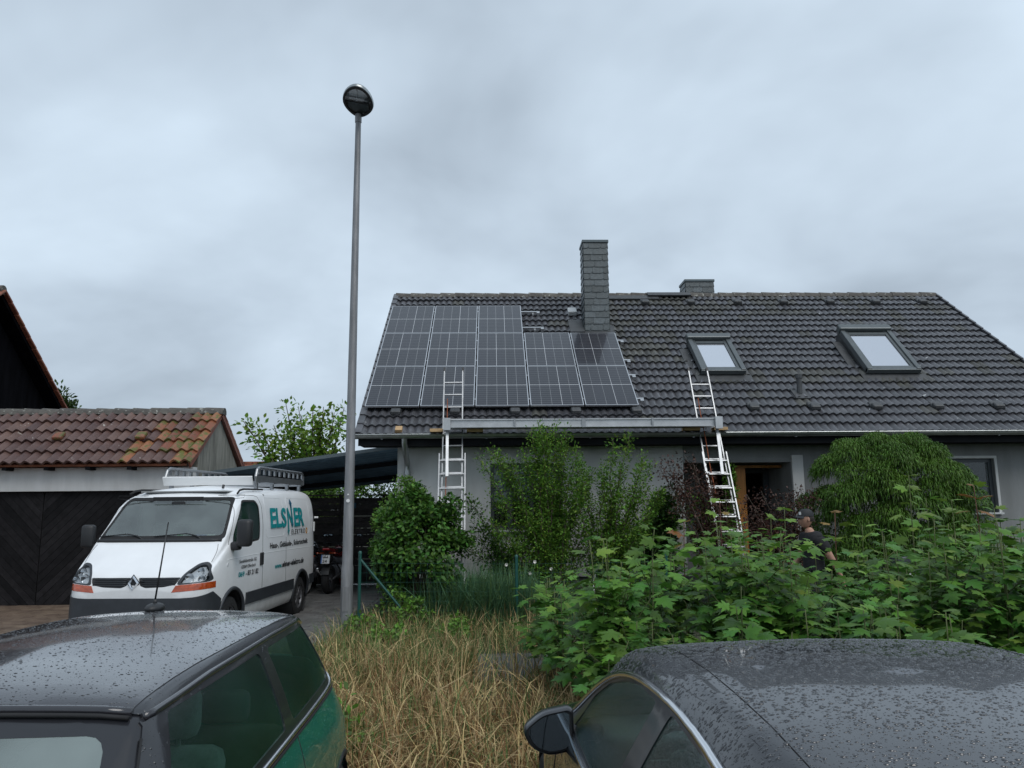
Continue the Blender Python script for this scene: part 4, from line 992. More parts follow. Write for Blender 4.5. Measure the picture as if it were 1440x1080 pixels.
# ------------------------------------------------------------------ vehicle tools
def curve(tab):
    xs = np.array([t[0] for t in tab], float); ys = np.array([t[1] for t in tab], float)
    h = np.diff(xs); d = np.diff(ys) / h; m = np.zeros(len(xs)); m[0], m[-1] = d[0], d[-1]
    for i in range(1, len(xs) - 1):
        m[i] = 0 if d[i - 1] * d[i] <= 0 else 2 * d[i - 1] * d[i] / (d[i - 1] + d[i])
    def f(x):
        x = min(max(x, xs[0]), xs[-1]); i = min(max(int(np.searchsorted(xs, x) - 1), 0), len(h) - 1); t = (x - xs[i]) / h[i]
        return ((1 + 2 * t) * (1 - t) ** 2 * ys[i] + t * (1 - t) ** 2 * h[i] * m[i] + t * t * (3 - 2 * t) * ys[i + 1] + t * t * (t - 1) * h[i] * m[i + 1])
    return f
def catmull(pts, nsub):
    P = [np.array(p, float) for p in pts]; out = []
    for i in range(len(P) - 1):
        p0 = P[i - 1] if i > 0 else 2 * P[0] - P[1]; p1, p2 = P[i], P[i + 1]; p3 = P[i + 2] if i + 2 < len(P) else 2 * P[-1] - P[-2]
        for k in range(nsub):
            t = k / nsub; q = 0.5 * (2 * p1 + (p2 - p0) * t + (2 * p0 - 5 * p1 + 4 * p2 - p3) * t * t + (3 * p1 - p0 - 3 * p2 + p3) * t ** 3); out.append(q)
    out.append(P[-1]); return out
def loft(us, sec, nsub=3):
    bm = bmesh.new(); rows = []
    for u in us:
        half = catmull(sec(u), nsub); half[0][0] = 0; half[-1][0] = 0
        ring = [bm.verts.new((p[0], u, p[1])) for p in half] + [bm.verts.new((-p[0], u, p[1])) for p in half[-2:0:-1]]
        rows.append(ring)
    n = len(rows[0])
    for a, b in zip(rows[:-1], rows[1:]):
        for i in range(n):
            j = (i + 1) % n; bm.faces.new((a[i], a[j], b[j], b[i]))
    for ring, flip in ((rows[0], True), (rows[-1], False)):
        h = n // 2
        for i in range(h):      # strips across so the cap stays well shaped
            l0, l1 = ring[(n - i) % n], ring[(n - i - 1) % n]; r0, r1 = ring[i], ring[i + 1]
            vs = [l0, r0, r1, l1]; vv = []
            for v in vs:
                if v not in vv: vv.append(v)
            if len(vv) >= 3: bm.faces.new(vv if not flip else vv[::-1])
    bmesh.ops.recalc_face_normals(bm, faces=bm.faces[:])
    return bm
def rpoly(pts, r, n=4):
    out = []; N = len(pts)
    for i in range(N):
        a, b, c = (np.array(pts[(i + k) % N], float) for k in (-1, 0, 1))
        d1, d2 = a - b, c - b; l1, l2 = np.linalg.norm(d1), np.linalg.norm(d2); rr = min(r, l1 * .45, l2 * .45)
        p, q = b + d1 / l1 * rr, b + d2 / l2 * rr
        for k in range(n + 1):
            t = k / n; out.append(tuple((1 - t) ** 2 * p + 2 * t * (1 - t) * b + t * t * q))
    return out
def take(bm, poly, ax, filt, delete=True):
    A = sum(poly[i][0] * poly[(i + 1) % len(poly)][1] - poly[(i + 1) % len(poly)][0] * poly[i][1] for i in range(len(poly)))
    if A < 0: poly = poly[::-1]
    bm.normal_update()
    cand = [f for f in bm.faces if filt(f.calc_center_median(), f.normal)]
    for i in range(len(poly)):
        p, q = poly[i], poly[(i + 1) % len(poly)]
        if abs(p[0] - q[0]) + abs(p[1] - q[1]) < 1e-7: continue
        no = Vector((0, 0, 0)); no[ax[0]] = -(q[1] - p[1]); no[ax[1]] = q[0] - p[0]; no.normalize()
        co = Vector((0, 0, 0)); co[ax[0]] = p[0]; co[ax[1]] = p[1]
        g = set(cand)
        for f in cand: g.update(f.edges); g.update(f.verts)
        res = bmesh.ops.bisect_plane(bm, geom=list(g), plane_co=co, plane_no=no, dist=1e-6)
        cand = [f for f in res['geom'] if isinstance(f, bmesh.types.BMFace) and f.is_valid and (f.calc_center_median() - co).dot(no) > 0]
    nb = bmesh.new(); vm = {}
    for f in cand:
        vs = []
        for v in f.verts:
            if v not in vm: vm[v] = nb.verts.new(v.co)
            vs.append(vm[v])
        try: nb.faces.new(vs)
        except ValueError: pass
    nb.normal_update()
    if delete: bmesh.ops.delete(bm, geom=cand, context='FACES')
    return nb
def push(bm, d):
    bm.normal_update(); ns = [(v, v.normal.copy()) for v in bm.verts]
    for v, n in ns: v.co += n * d
    bm.normal_update(); return bm
def slab(bm, t):
    """give a surface patch real thickness, inwards"""
    bm.normal_update(); fs = bm.faces[:]; inner = {}
    for v in list(bm.verts): inner[v] = bm.verts.new(v.co - v.normal * t)
    be = [e_ for e_ in bm.edges if len(e_.link_faces) == 1]
    for f in fs: bm.faces.new([inner[v] for v in reversed(f.verts)])
    for e_ in be:
        f = e_.link_faces[0] if e_.link_faces else None
        a, b = e_.verts
        if f is not None:
            vs = list(f.verts); i = vs.index(a)
            if vs[(i + 1) % len(vs)] is b: a, b = b, a
        try: bm.faces.new((a, b, inner[b], inner[a]))
        except ValueError: pass
    bm.normal_update(); return bm
def bm_obj(bm, name, m, parent, sharp=38, kind=None):
    me = bpy.data.meshes.new(name); bm.to_mesh(me)
    me.materials.append(MATS[m]); me.polygons.foreach_set('use_smooth', [True] * len(me.polygons)); me.set_sharp_from_angle(angle=R(sharp))
    return link(name, me, parent, kind)
def bvh_of(bm): return BVHTree.FromBMesh(bm)
def side_v(bvh, u, z, sgn=1, off=0.003):
    h = bvh.ray_cast(Vector((sgn * 3, u, z)), Vector((-sgn, 0, 0)))
    return (h[0].x + sgn * off) if h[0] is not None else sgn * 0.95
def seam(bvh, pts, r, name, m, parent, sgn=1, n=5, dens=0.05, off=0.0):
    out = []
    for (a, b) in zip(pts[:-1], pts[1:]):
        k = max(1, int(math.hypot(b[0] - a[0], b[1] - a[1]) / dens))
        for i in range(k): t = i / k; u, z = a[0] + (b[0] - a[0]) * t, a[1] + (b[1] - a[1]) * t; out.append((side_v(bvh, u, z, sgn, off), u, z))
    out.append((side_v(bvh, pts[-1][0], pts[-1][1], sgn, off), *pts[-1]))
    b = MB(); b.tube(out, r, n); return b.build(name, m, parent, smooth=True)
def loop_strip(bvh, pts, r, name, m, parent, sgn=1, off=0.0): return seam(bvh, list(pts) + [pts[0]], r, name, m, parent, sgn, off=off, dens=0.03)
def wheel(parent, v, u, r, w, sgn, rimm='rim', spokes=8):
    g = empty('wheel', (v, u, r)); g.parent = parent
    M = Matrix.Rotation(PI / 2, 4, 'Y') @ Matrix.Identity(4)
    t = MB(); ri = r * 0.62
    t.lathe([(ri, -w / 2), (r * .88, -w / 2), (r * .97, -w / 2 * .8), (r, -w / 2 * .45), (r, w / 2 * .45), (r * .97, w / 2 * .8), (r * .88, w / 2), (ri, w / 2), (ri, -w / 2)], 36, M); t.build('tyre', 'tyre', g, smooth=True, auto=35)
    k = MB(); s = sgn
    k.lathe([(ri, s * w * .45), (ri * .95, s * w * .42), (ri * .9, s * w * .30), (ri * .88, -s * w * .3)], 32, M); k.lathe([(0.001, s * w * .40), (r * .16, s * w * .40), (r * .2, s * w * .3)], 20, M)
    for i in range(spokes):
        a = 2 * PI * i / spokes; Mr = M @ Matrix.Rotation(a, 4, 'Z'); k.bevbox((ri * .52, 0, s * w * .33), (ri * .85, r * .10, 0.02), 0.006, Mr)
    k.build('rim', rimm, g, smooth=True, auto=35)
    d = MB(); d.lathe([(0.001, 0), (ri * .86, 0)], 24, M); d.build('brake_disc', 'rim_dark', g)
    return g
def seat(parent, v, u, z, face, m='seat_cloth', h=0.62, head=True):
    g = empty('seat', (v, u, z), 0 if face > 0 else PI); g.parent = parent      # face>0: front of car is -u
    b = MB(); b.bevbox((0, -0.12, 0.06), (0.48, 0.50, 0.14), 0.05); b.build('cushion', m, g, smooth=True)
    b = MB(); b.bevbox((0, 0, h / 2 - .02), (0.47, 0.13, h), 0.055, Matrix.Translation((0, 0.16, 0.08)) @ Matrix.Rotation(R(-14), 4, 'X')); b.build('backrest', m, g, smooth=True)
    if head: b = MB(); b.bevbox((0, 0.30, h + 0.16), (0.27, 0.10, 0.19), 0.045); b.tube([(-.06, .29, h), (-.06, .29, h + .1)], .008, 6); b.tube([(.06, .29, h), (.06, .29, h + .1)], .008, 6); b.build('headrest', m, g, smooth=True)
    return g
def steering(parent, v, u, z):
    M = Matrix.Translation((v, u, z)) @ Matrix.Rotation(R(62), 4, 'X'); b = MB(); pts = [M @ Vector((0.185 * math.cos(a), 0.185 * math.sin(a), 0)) for a in np.linspace(0, 2 * PI, 25)]
    b.tube(pts, 0.014, 6); b.ball((0, 0, 0), (0.06, 0.06, 0.03), 10, 6, M)
    for a in (0, PI, -PI / 2): b.tube([M @ Vector((0, 0, 0)), M @ Vector((.18 * math.cos(a), .18 * math.sin(a), 0))], 0.012, 5)
    b.build('steering_wheel', 'black_plastic', parent, smooth=True)
def drops(bms, n, rmin, rmax, filt, name, m, parent, seed, elong=1.0):
    """thousands of water drops lying on a panel, one mesh"""
    rg = np.random.default_rng(seed); tris = []
    for bm in bms:
        t2 = bmesh.new(); mm = bpy.data.meshes.new('tmp'); bm.to_mesh(mm); t2.from_mesh(mm); bpy.data.meshes.remove(mm)
        bmesh.ops.triangulate(t2, faces=t2.faces[:]); t2.normal_update()
        for f in t2.faces:
            if filt(f.calc_center_median(), f.normal): tris.append(([np.array(v.co) for v in f.verts], np.array(f.normal), [np.array(v.normal) for v in f.verts], f.calc_area()))
        t2.free()
    ar = np.array([t[3] for t in tris]); ar /= ar.sum(); idx = rg.choice(len(tris), n, p=ar)
    V = np.zeros((n, 15, 3), np.float32); K = 7
    for j, i in enumerate(idx):
        P, nn, vn, _ = tris[i]; a, b = rg.random(2)
        if a + b > 1: a, b = 1 - a, 1 - b
        c = P[0] + (P[1] - P[0]) * a + (P[2] - P[0]) * b
        nv = vn[0] * (1 - a - b) + vn[1] * a + vn[2] * b; nv = nv / np.linalg.norm(nv)
        r = rmin * (rmax / rmin) ** (rg.random() ** 2.2)
        tx = np.cross(nv, [0, 1, 0.01]); tx /= np.linalg.norm(tx); ty = np.cross(nv, tx)
        ang = rg.random() * 6.28; ex = 1 + elong * rg.random(); 
        for k in range(K):
            th = 2 * PI * k / K + ang * .1; rr = r * (0.9 + 0.2 * rg.random()); d = tx * math.cos(th) * rr * ex + ty * math.sin(th) * rr / math.sqrt(ex)
            V[j, k] = c + d + nv * 0.0002; V[j, K + k] = c + d * 0.70 + nv * r * 0.34
        V[j, 14] = c + nv * r * 0.50
    base = []
    for k in range(K): k2 = (k + 1) % K; base += [(k, k2, K + k2), (k, K + k2, K + k), (K + k, K + k2, 14)]
    F = (np.array(base)[None] + (np.arange(n) * 15)[:, None, None]).reshape(-1, 3)
    me = np_mesh(name, V.reshape(-1, 3), F, 3, m, smooth=True)
    o = link(name, me, parent, 'stuff'); return o

# ------------------------------------------------------------------ text helper (flat lettering as thin geometry)
def text_pts(s, bold=0.0, res=3, shear=0.0):
    cu = bpy.data.curves.new('lettering', 'FONT'); cu.body = s; cu.resolution_u = res; cu.offset = bold; cu.shear = shear
    ob = bpy.data.objects.new('lettering_tmp', cu); COL.objects.link(ob)
    dg = bpy.context.evaluated_depsgraph_get(); me = bpy.data.meshes.new_from_object(ob.evaluated_get(dg))
    v = np.array([tuple(p.co) for p in me.vertices]); f = [tuple(p.vertices) for p in me.polygons]
    bpy.data.objects.remove(ob); bpy.data.curves.remove(cu); bpy.data.meshes.remove(me)
    return v, f
def side_text(bvh, s, u0, u1, z0, z1, m, parent, bold=0.0, name='lettering', cap=None, shear=0.0, off=0.007):
    v, f = text_pts(s, bold, shear=shear); x0, x1 = v[:, 0].min(), v[:, 0].max()
    ref, _ = text_pts(cap or s, bold); y0, y1 = ref[:, 1].min(), ref[:, 1].max()
    b = MB(); vs = []
    for p in v:
        u = u0 + (p[0] - x0) / (x1 - x0) * (u1 - u0); z = z0 + (p[1] - y0) / (y1 - y0) * (z1 - z0); vs.append((side_v(bvh, u, z, 1, off), u, z))
    b.add(vs, f); return b.build(name, m, parent)

# ------------------------------------------------------------------ white van
van = empty('van', (-4.70, 10.45, 0), R(-3.5)); tag(van, 'white panel van with turquoise lettering and roof rack on the driveway', 'van')
VL = 4.9
v_top = curve([(0, .86), (.02, .97), (.06, 1.035), (.12, 1.075), (.3, 1.21), (.50, 1.375), (.60, 1.46), (.70, 1.555), (.95, 1.80), (1.20, 2.04), (1.32, 2.14), (1.5, 2.205), (1.8, 2.245), (2.6, 2.285), (4.55, 2.285), (4.75, 2.265), (4.85, 2.19), (VL, 2.06)])
v_w = curve([(0, .64), (.03, .77), (.08, .85), (.18, .915), (.35, .955), (.7, .985), (1.2, .99), (4.55, .99), (4.75, .975), (4.86, .95), (VL, .92)])
v_bot = curve([(0, .40), (.05, .30), (.2, .24), (.6, .26), (4.5, .28), (4.8, .34), (VL, .42)])
v_belt = curve([(0, .74), (.06, .88), (.15, .98), (.35, 1.10), (.6, 1.25), (.9, 1.36), (1.3, 1.42), (VL, 1.42)])
v_rz = curve([(0, .82), (.03, .94), (.12, 1.03), (.3, 1.16), (.5, 1.325), (.62, 1.43), (.95, 1.73), (1.2, 1.955), (1.35, 2.00), (1.8, 2.02), (VL, 2.0)])
v_rw = curve([(0, .56), (.05, .70), (.12, .76), (.3, .83), (.5, .87), (.62, .885), (.95, .885), (1.2, .885), (1.5, .905), (4.6, .905), (4.8, .89), (VL, .85)])
v_ez = curve([(0, .84), (.03, .955), (.12, 1.06), (.3, 1.195), (.5, 1.36), (.62, 1.455), (.95, 1.78), (1.2, 2.02), (1.35, 2.10), (1.8, 2.165), (4.6, 2.185), (4.8, 2.16), (VL, 1.97)])
v_ew = curve([(0, .42), (.05, .52), (.3, .62), (.62, .66), (.95, .68), (1.2, .70), (1.5, .77), (4.6, .80), (VL, .76)])
def van_sec(u):
    w, zb, zt = v_w(u), v_bot(u), v_top(u); zl = v_belt(u); rz, rw, ez, ew = v_rz(u), v_rw(u), v_ez(u), v_ew(u)
    zm = zb + (zl - zb) * .55
    return [(0, zb), (w * .80, zb), (w * .95, zb + .05), (w * .995, zb + .22 * (zl - zb)), (w, zm), (w * .985, zl), (w * .972 * (1) if u > 1.3 else (w * .985 + rw) / 2, (zl + rz) / 2), (rw, rz), (ew, ez), (ew * .55, zt - (zt - ez) * .28), (0, zt)]
vus = [0, .008, .02, .035, .055, .08, .11, .15, .2, .26, .33, .4, .47, .54, .6, .66, .75, .85, .95, 1.05, 1.15, 1.22, 1.3, 1.38, 1.5, 1.65, 1.8, 2.1, 2.5, 3.0, 3.5, 4.0, 4.4, 4.6, 4.72, 4.8, 4.85, 4.88, VL]
vb = loft(vus, van_sec, 4)
vbvh = bvh_of(vb)
# windscreen (front projection), side windows
fw = lambda c, n: c.y < 1.45 and c.z > 1.40 and n.y < -0.25
ws = take(vb, rpoly([(-.905, 1.475), (.905, 1.475), (.80, 2.075), (-.80, 2.075)], .07), (0, 2), fw)
wg = take(ws, rpoly([(-.855, 1.535), (.855, 1.535), (.765, 2.03), (-.765, 2.03)], .07), (0, 2), lambda c, n: True)
bm_obj(slab(push(ws, -.004), .012), 'windscreen_seal', 'rubber', van); wso = bm_obj(push(wg, -.008), 'windscreen', 'glass_van', van)
for sg in (1, -1):
    poly = [(.80, 1.36), (1.88, 1.42), (1.88, 1.95), (1.78, 2.03), (1.30, 2.03)]
    sw = take(vb, rpoly(poly, .08), (1, 2), lambda c, n: c.x * sg > .5 and 0.5 < c.y < 2.2)
    cu_, cz_ = 1.45, 1.70
    inn = [(cu_ + (p - cu_) * .945, cz_ + (q - cz_) * .91) for p, q in poly]
    sgl = take(sw, rpoly(inn, .07), (1, 2), lambda c, n: True)
    bm_obj(slab(push(sw, -.003), .012), 'window_seal', 'rubber', van); bm_obj(push(sgl, -.008), 'side_window', 'glass_car', van)
# wheel arches
for uw in (.86, 4.0):
    circ = [(uw + .43 * math.cos(a), .36 + .43 * math.sin(a)) for a in np.linspace(0, 2 * PI, 29)[:-1]]
    for sg in (1, -1):
        take(vb, circ, (1, 2), lambda c, n: c.x * sg > .35).free()
# bumper, lamps, grille
front_low = lambda c, n: c.y < 1.0
bp_ = take(vb, [(-.1, .1), (.48, .1), (.48, .70), (.28, .815), (-.1, .735)], (1, 2), lambda c, n: c.y < .9)
bm_obj(slab(push(bp_, .012), .03), 'front_bumper', 'grey_plastic', van, 45)
for sg in (1, -1):
    P = lambda l: [(sg * a, b) for a, b in l]
    fl_ = lambda c, n: c.y < .75 and c.x * sg > .3
    orp = take(vb, P([(.515, .828), (.952, .862), (.950, .945), (.56, .915)]), (0, 2), fl_)
    bm_obj(slab(push(orp, .004), .02), 'indicator', 'lamp_orange', van)
    hl = take(vb, rpoly(P([(.56, .918), (.62, 1.06), (.74, 1.185), (.86, 1.20), (.915, 1.10), (.949, .950)]), .05), (0, 2), fl_)
    hg = take(hl, rpoly(P([(.60, .94), (.655, 1.055), (.75, 1.155), (.845, 1.17), (.895, 1.08), (.928, .962)]), .05), (0, 2), lambda c, n: True)
    bm_obj(slab(push(hl, .001), .02), 'headlight_bezel', 'grey_plastic', van)
    bowl = hg.copy(); bm_obj(push(hg, .002), 'headlight', 'glass_lamp', van)
    bm_obj(push(bowl, -.045), 'reflector', 'lamp_white', van)
    bvb = MB()
    for (a, z, r_) in ((.70, 1.0, .062), (.80, 1.085, .045), (.845, .985, .05)):
        h = vbvh.ray_cast(Vector((sg * a, -1, z)), Vector((0, 1, 0))); yv = (h[0].y if h[0] else .2) + .03
        bvb.lathe([(0.008, .05), (r_ * .5, .035), (r_ * .85, .012), (r_, 0)], 20, Matrix.Translation((sg * a, yv, z)) @ Matrix.Rotation(PI / 2, 4, 'X') @ Matrix.Rotation(PI, 4, 'X'))
    bvb.build('lamp_bowl', 'lamp_chrome', van, smooth=True)
    g1 = take(vb, rpoly(P([(.085, .915), (.16, .885), (.40, .895), (.555, .925), (.60, 1.015), (.05, 1.015)]), .02), (0, 2), fl_ if False else (lambda c, n: c.y < .5 and c.x * sg > -.02))
    bm_obj(slab(push(g1, -.02), .02), 'grille', 'black_plastic', van)
    for z in (.92, .945, .97, .995):
        pts = []
        for a in np.linspace(.10, .55, 9):
            h = vbvh.ray_cast(Vector((sg * a, -1, z)), Vector((0, 1, 0)));  pts.append((sg * a, (h[0].y if h[0] else .1) + .004, z))
        b = MB(); b.tube(pts, .006, 5); b.build('grille_bar', 'grey_plastic', van, smooth=True)
slab(vb, .018); bm_obj(vb, 'body', 'van_white', van, 40)
# diamond badge
def diamond(w, h): return [(0, h), (w, 0), (0, -h), (-w, 0)]
hh = vbvh.ray_cast(Vector((0, -1, .95)), Vector((0, 1, 0))); by = hh[0].y if hh[0] else 0.0
b = MB(); o_, i_ = diamond(.075, .10), diamond(.038, .055); n_ = 4
ov = [(x, by - .008, .95 + z) for x, z in o_]; mv = [(x * .78, by - .035, .95 + z * .78) for x, z in o_]; iv = [(x, by - .012, .95 + z) for x, z in i_]
b.add(ov + mv + iv, [(i, (i + 1) % 4, 4 + (i + 1) % 4, 4 + i) for i in range(4)] + [(4 + i, 4 + (i + 1) % 4, 8 + (i + 1) % 4, 8 + i) for i in range(4)])
b.build('diamond_badge', 'chrome', van)
b = MB(); b.add([(x * 1.0, by - .006, .95 + z * 1.0) for x, z in diamond(.088, .115)], [(0, 1, 2, 3)]); b.build('badge_base', 'black_plastic', van)
b = MB(); b.box((0, -.022, .50), (0.52, .012, .11)); b.build('number_plate', 'white_plastic', van)
b = MB(); b.bevbox((0, .015, .62), (1.15, .05, .09), .02); b.build('air_intake', 'black_plastic', van)
# wipers, mirrors, hood seam
for x0, x1, x2 in ((.02, .40, .62), (-.78, -.45, -.20)):
    def wp(x, z): h = vbvh.ray_cast(Vector((x, -1, z)), Vector((0, 1, 0))); return Vector((x, (h[0].y if h[0] else .6) - .02, z))
    b = MB(); b.tube([wp(x2, 1.475), wp((x1 + x2) / 2, 1.53), wp(x1 - .05, 1.56)], .010, 5); b.tube([wp(x0 - .1, 1.525), wp(x1 - .05, 1.56), wp(x2 - .12, 1.535)], .008, 5); b.build('wiper', 'black_plastic', van, smooth=True)
b = MB(); pts = [wp(x, 1.468) + Vector((0, .012, 0)) for x in np.linspace(-.88, .88, 13)]; b.tube(pts, .028, 6); b.build('scuttle', 'black_plastic', van, smooth=True)
for sg in (1, -1):
    mr = empty('mirror', (sg * (1.0 if sg > 0 else .97), .80, 1.36)); mr.parent = van; mr.scale = (1, 1, 1) if sg > 0 else (.85, .9, .85)
    b = MB(); b.bevbox((sg * .155, 0, .20), (0.21, 0.15, 0.38), .05, Matrix.Rotation(R(-8 * sg), 4, 'Z')); b.build('shell', 'black_plastic', mr, smooth=True)
    b = MB(); b.bevbox((sg * .155, .078, .22), (0.16, 0.008, 0.28), .004, Matrix.Rotation(R(-8 * sg), 4, 'Z')); b.build('glass', 'mirror_glass', mr)
    b = MB(); b.bevbox((sg * .02, .02, .02), (0.14, 0.14, 0.12), .035); b.build('arm', 'black_plastic', mr, smooth=True)
    seam(vbvh, [(.60, 1.42), (.48, 1.30), (.36, 1.19)], .0035, 'bonnet_gap', 'rubber', van, sg)
    seam(vbvh, [(2.0, .50), (2.0, 1.45), (1.99, 1.95), (1.93, 2.08), (1.80, 2.10), (1.24, 2.10), (.74, 1.40)], .0035, 'door_gap', 'rubber', van, sg)
    seam(vbvh, [(.66, 1.20), (1.5, 1.215), (3.2, 1.20), (4.72, 1.185)], .005, 'crease', 'van_white', van, sg, off=-.001)
    for (a0, a1) in ((2.14, 3.02), (3.22, 4.45)):
        seam(vbvh, rpoly([(a0, 1.44), (a1, 1.44), (a1, 2.07), (a0, 2.07)], .10) + [rpoly([(a0, 1.44), (a1, 1.44), (a1, 2.07), (a0, 2.07)], .10)[0]], .006, 'pressed_panel', 'van_white', van, sg, off=-.0025)
    seam(vbvh, [(3.12, .50), (3.12, 1.42)], .003, 'door_gap', 'rubber', van, sg)
    for (a0, a1) in ((1.34, 3.52), (4.46, 4.82)):
        k = 10; st_ = MB()
        for i in range(k):
            ua, ub = a0 + (a1 - a0) * i / k, a0 + (a1 - a0) * (i + 1) / k
            st_.bar((side_v(vbvh, ua, .60, sg, .008), ua, .60), (side_v(vbvh, ub, .60, sg, .008), ub, .60), .03, .17)
        st_.build('side_strip', 'grey_plastic', van)
    for uw in (.86, 4.0):
        pts = []
        for a in np.linspace(R(-8), R(188), 22):
            u, z = uw + .435 * math.cos(a), .36 + .435 * math.sin(a); pts.append((side_v(vbvh, u, max(z, .33), sg, .0), u, z))
        b = MB(); b.tube(pts, .028, 6); b.build('arch_trim', 'grey_plastic', van, smooth=True)
        b = MB(); M_ = Matrix.Translation((sg * .72, uw, .36)) @ Matrix.Rotation(PI / 2, 4, 'Y'); b.lathe([(.43, -.24), (.43, .24)], 24, M_); b.lathe([(.001, -.2 * sg), (.43, -.2 * sg)], 24, M_); b.build('arch_liner', 'black_plastic', van, smooth=True)
        wheel(van, sg * .86, uw, .345, .205, sg, 'rim_dark' if uw > 2 else 'rim_dark', 10)
    b = MB(); b.bevbox((side_v(vbvh, 1.97, 1.10, sg, .01), 1.94, 1.13), (.03, .12, .19), .012); b.build('door_handle', 'black_plastic', van)
    b = MB(); b.tube([(side_v(vbvh, .66, 1.13, sg, -.005), .66, 1.13), (side_v(vbvh, .66, 1.13, sg, .006), .66, 1.13)], .024, 12); b.build('side_repeater', 'lamp_white', van)
    b = MB(); b.tube([(sg * .815, 1.30, 2.125), (sg * .80, 1.42, 2.175), (sg * .79, 1.6, 2.195), (sg * .79, 2.4, 2.205)], .016, 6); b.build('roof_drip', 'rubber', van, smooth=True)
# lettering on the left side
side_text(vbvh, 'ELS', 2.34, 3.115, 1.58, 1.91, 'teal', van, .03, 'company_lettering', off=.014)
side_text(vbvh, 'N', 3.185, 3.465, 1.58, 1.91, 'teal', van, .03, 'company_lettering', off=.014)
side_text(vbvh, 'ER', 3.545, 4.10, 1.58, 1.91, 'teal', van, .03, 'company_lettering', off=.014)
def side_poly(pts, m, name='arrow_mark', off=.017):
    b = MB(); b.add([(side_v(vbvh, u, z, 1, off), u, z) for u, z in pts], [tuple(range(len(pts)))]); return b.build(name, m, van)
side_poly([(3.40, 1.60), (3.47, 1.60), (3.47, 1.975), (3.50, 1.975), (3.435, 2.07), (3.365, 1.975), (3.40, 1.975)], 'teal_dark')
side_poly([(3.19, 1.88), (3.19, 1.53), (3.165, 1.53), (3.215, 1.44), (3.265, 1.53), (3.245, 1.53), (3.245, 1.88)], 'teal')
side_text(vbvh, 'E L E K T R O', 3.40, 4.16, 1.447, 1.535, 'ink', van, .02, 'lettering', cap='E')
b = MB(); pts = [(side_v(vbvh, 4.27 + .055 * math.cos(a), 1.49 + .055 * math.sin(a), 1, .004), 4.27 + .055 * math.cos(a), 1.49 + .055 * math.sin(a)) for a in np.linspace(0, 2 * PI, 19)[:-1]]; b.add(pts, [tuple(range(18))]); b.build('round_mark', 'sign_orange', van)
side_text(vbvh, '>', 4.245, 4.30, 1.46, 1.52, 'paper', van, .03, 'lettering', off=.006)
side_text(vbvh, 'Haus-, Gebäude-, Solartechnik', 2.32, 4.34, 1.262, 1.352, 'ink', van, .022, 'lettering', cap='H')
side_text(vbvh, 'www.', 2.56, 2.90, .925, .985, 'teal', van, .03, 'lettering', cap='w', shear=.15)
side_text(vbvh, 'elsner-elektro.de', 2.92, 4.09, .925, 1.02, 'ink', van, .03, 'lettering', cap='l', shear=.15)
side_text(vbvh, 'Senefelderstraße 162', 1.05, 1.73, 1.12, 1.172, 'ink', van, .012, 'lettering', cap='S')
side_text(vbvh, '63069 Offenbach', 1.13, 1.69, 1.038, 1.088, 'ink', van, .012, 'lettering', cap='6')
side_text(vbvh, '069', 1.03, 1.25, .925, 1.0, 'teal', van, .022, 'lettering', cap='0', shear=.1)
side_text(vbvh, '- 83 21 82', 1.30, 1.81, .925, 1.0, 'ink', van, .022, 'lettering', cap='8', shear=.1)
# roof rack
for sg in (1, -1):
    rr = MB(); x = sg * .74; z0, z1 = 2.335, 2.56
    rr.tube([(x, 2.25, z0 - .02), (x, 2.22, z0 + .08), (x, 2.27, z1 - .04), (x, 2.36, z1), (x, 4.60, z1), (x, 4.70, z1 - .05), (x, 4.72, z0)], .024, 8)
    rr.box((x, 3.48, z0 + .045), (.03, 2.44, .10))
    for i in range(10): rr.box((x, 2.36 + i * .255, z1 - .055), (.028, .075, .11))
    rr.build('roof_rack_rail', 'alu', van, smooth=False)
for u in (2.35, 3.1, 3.9, 4.6):
    b = MB(); b.box((0, u, 2.325), (1.50, .06, .03))
    for sg in (1, -1): b.box((sg * .70, u, 2.27), (.05, .06, .10))
    b.build('crossbar', 'alu', van)
b = MB(); M_ = Matrix.Translation((0, 2.12, 2.345)) @ Matrix.Rotation(R(25), 4, 'X'); b.bevbox((0, 0, 0), (1.46, .03, .15), .008, M_); b.build('wind_deflector', 'white_plastic', van)
b = MB(); b.tube([(.50, 1.52, 2.21), (.50, 1.54, 2.26)], .02, 8); b.build('roof_stud', 'black_plastic', van)
# cab interior
b = MB(); b.bevbox((0, .98, 1.22), (1.66, .52, .34), .08); b.bevbox((0, .85, 1.36), (1.5, .34, .10), .04); b.build('dashboard', 'grey_plastic', van, smooth=True)
b = MB(); b.box((0, 2.25, 1.40), (1.74, .03, 1.45)); b.box((0, 1.5, .5), (1.7, 1.5, .05)); b.box((0, 1.75, 2.16), (1.3, .9, .02)); b.build('bulkhead', 'van_lining', van)
seat(van, .45, 1.65, .80, 1, h=.62); seat(van, -.30, 1.68, .80, 1, h=.62); seat(van, -.66, 1.68, .80, 1, h=.62)
steering(van, .45, 1.22, 1.40)
for (x, y, sx, sy, m, rz) in ((.36, .78, .20, .14, 'paper', .1), (.52, .76, .18, .12, 'paper_blue', -.2), (.62, .80, .16, .14, 'paper', .3), (.24, .80, .16, .14, 'vest_green', .0)):
    b = MB(); b.box((x, y + .03, 1.452 + .04), (sx, .006, .10), None, 0, rz); b.box((x, y, 1.43), (sx, sy, .05), None, 0, rz); b.build('papers', m, van)
b = MB(); b.bevbox((0, 1.15, 1.98), (.20, .03, .07), .015); b.build('rear_view_mirror', 'black_plastic', van); b = MB(); b.box((0, 1.14, 2.05), (.75, .012, .06)); b.build('sun_strip', 'interior_dark', van)
b = MB(); b.bevbox((0, 4.90, .45), (1.8, .10, .22), .03); b.build('rear_bumper', 'grey_plastic', van)
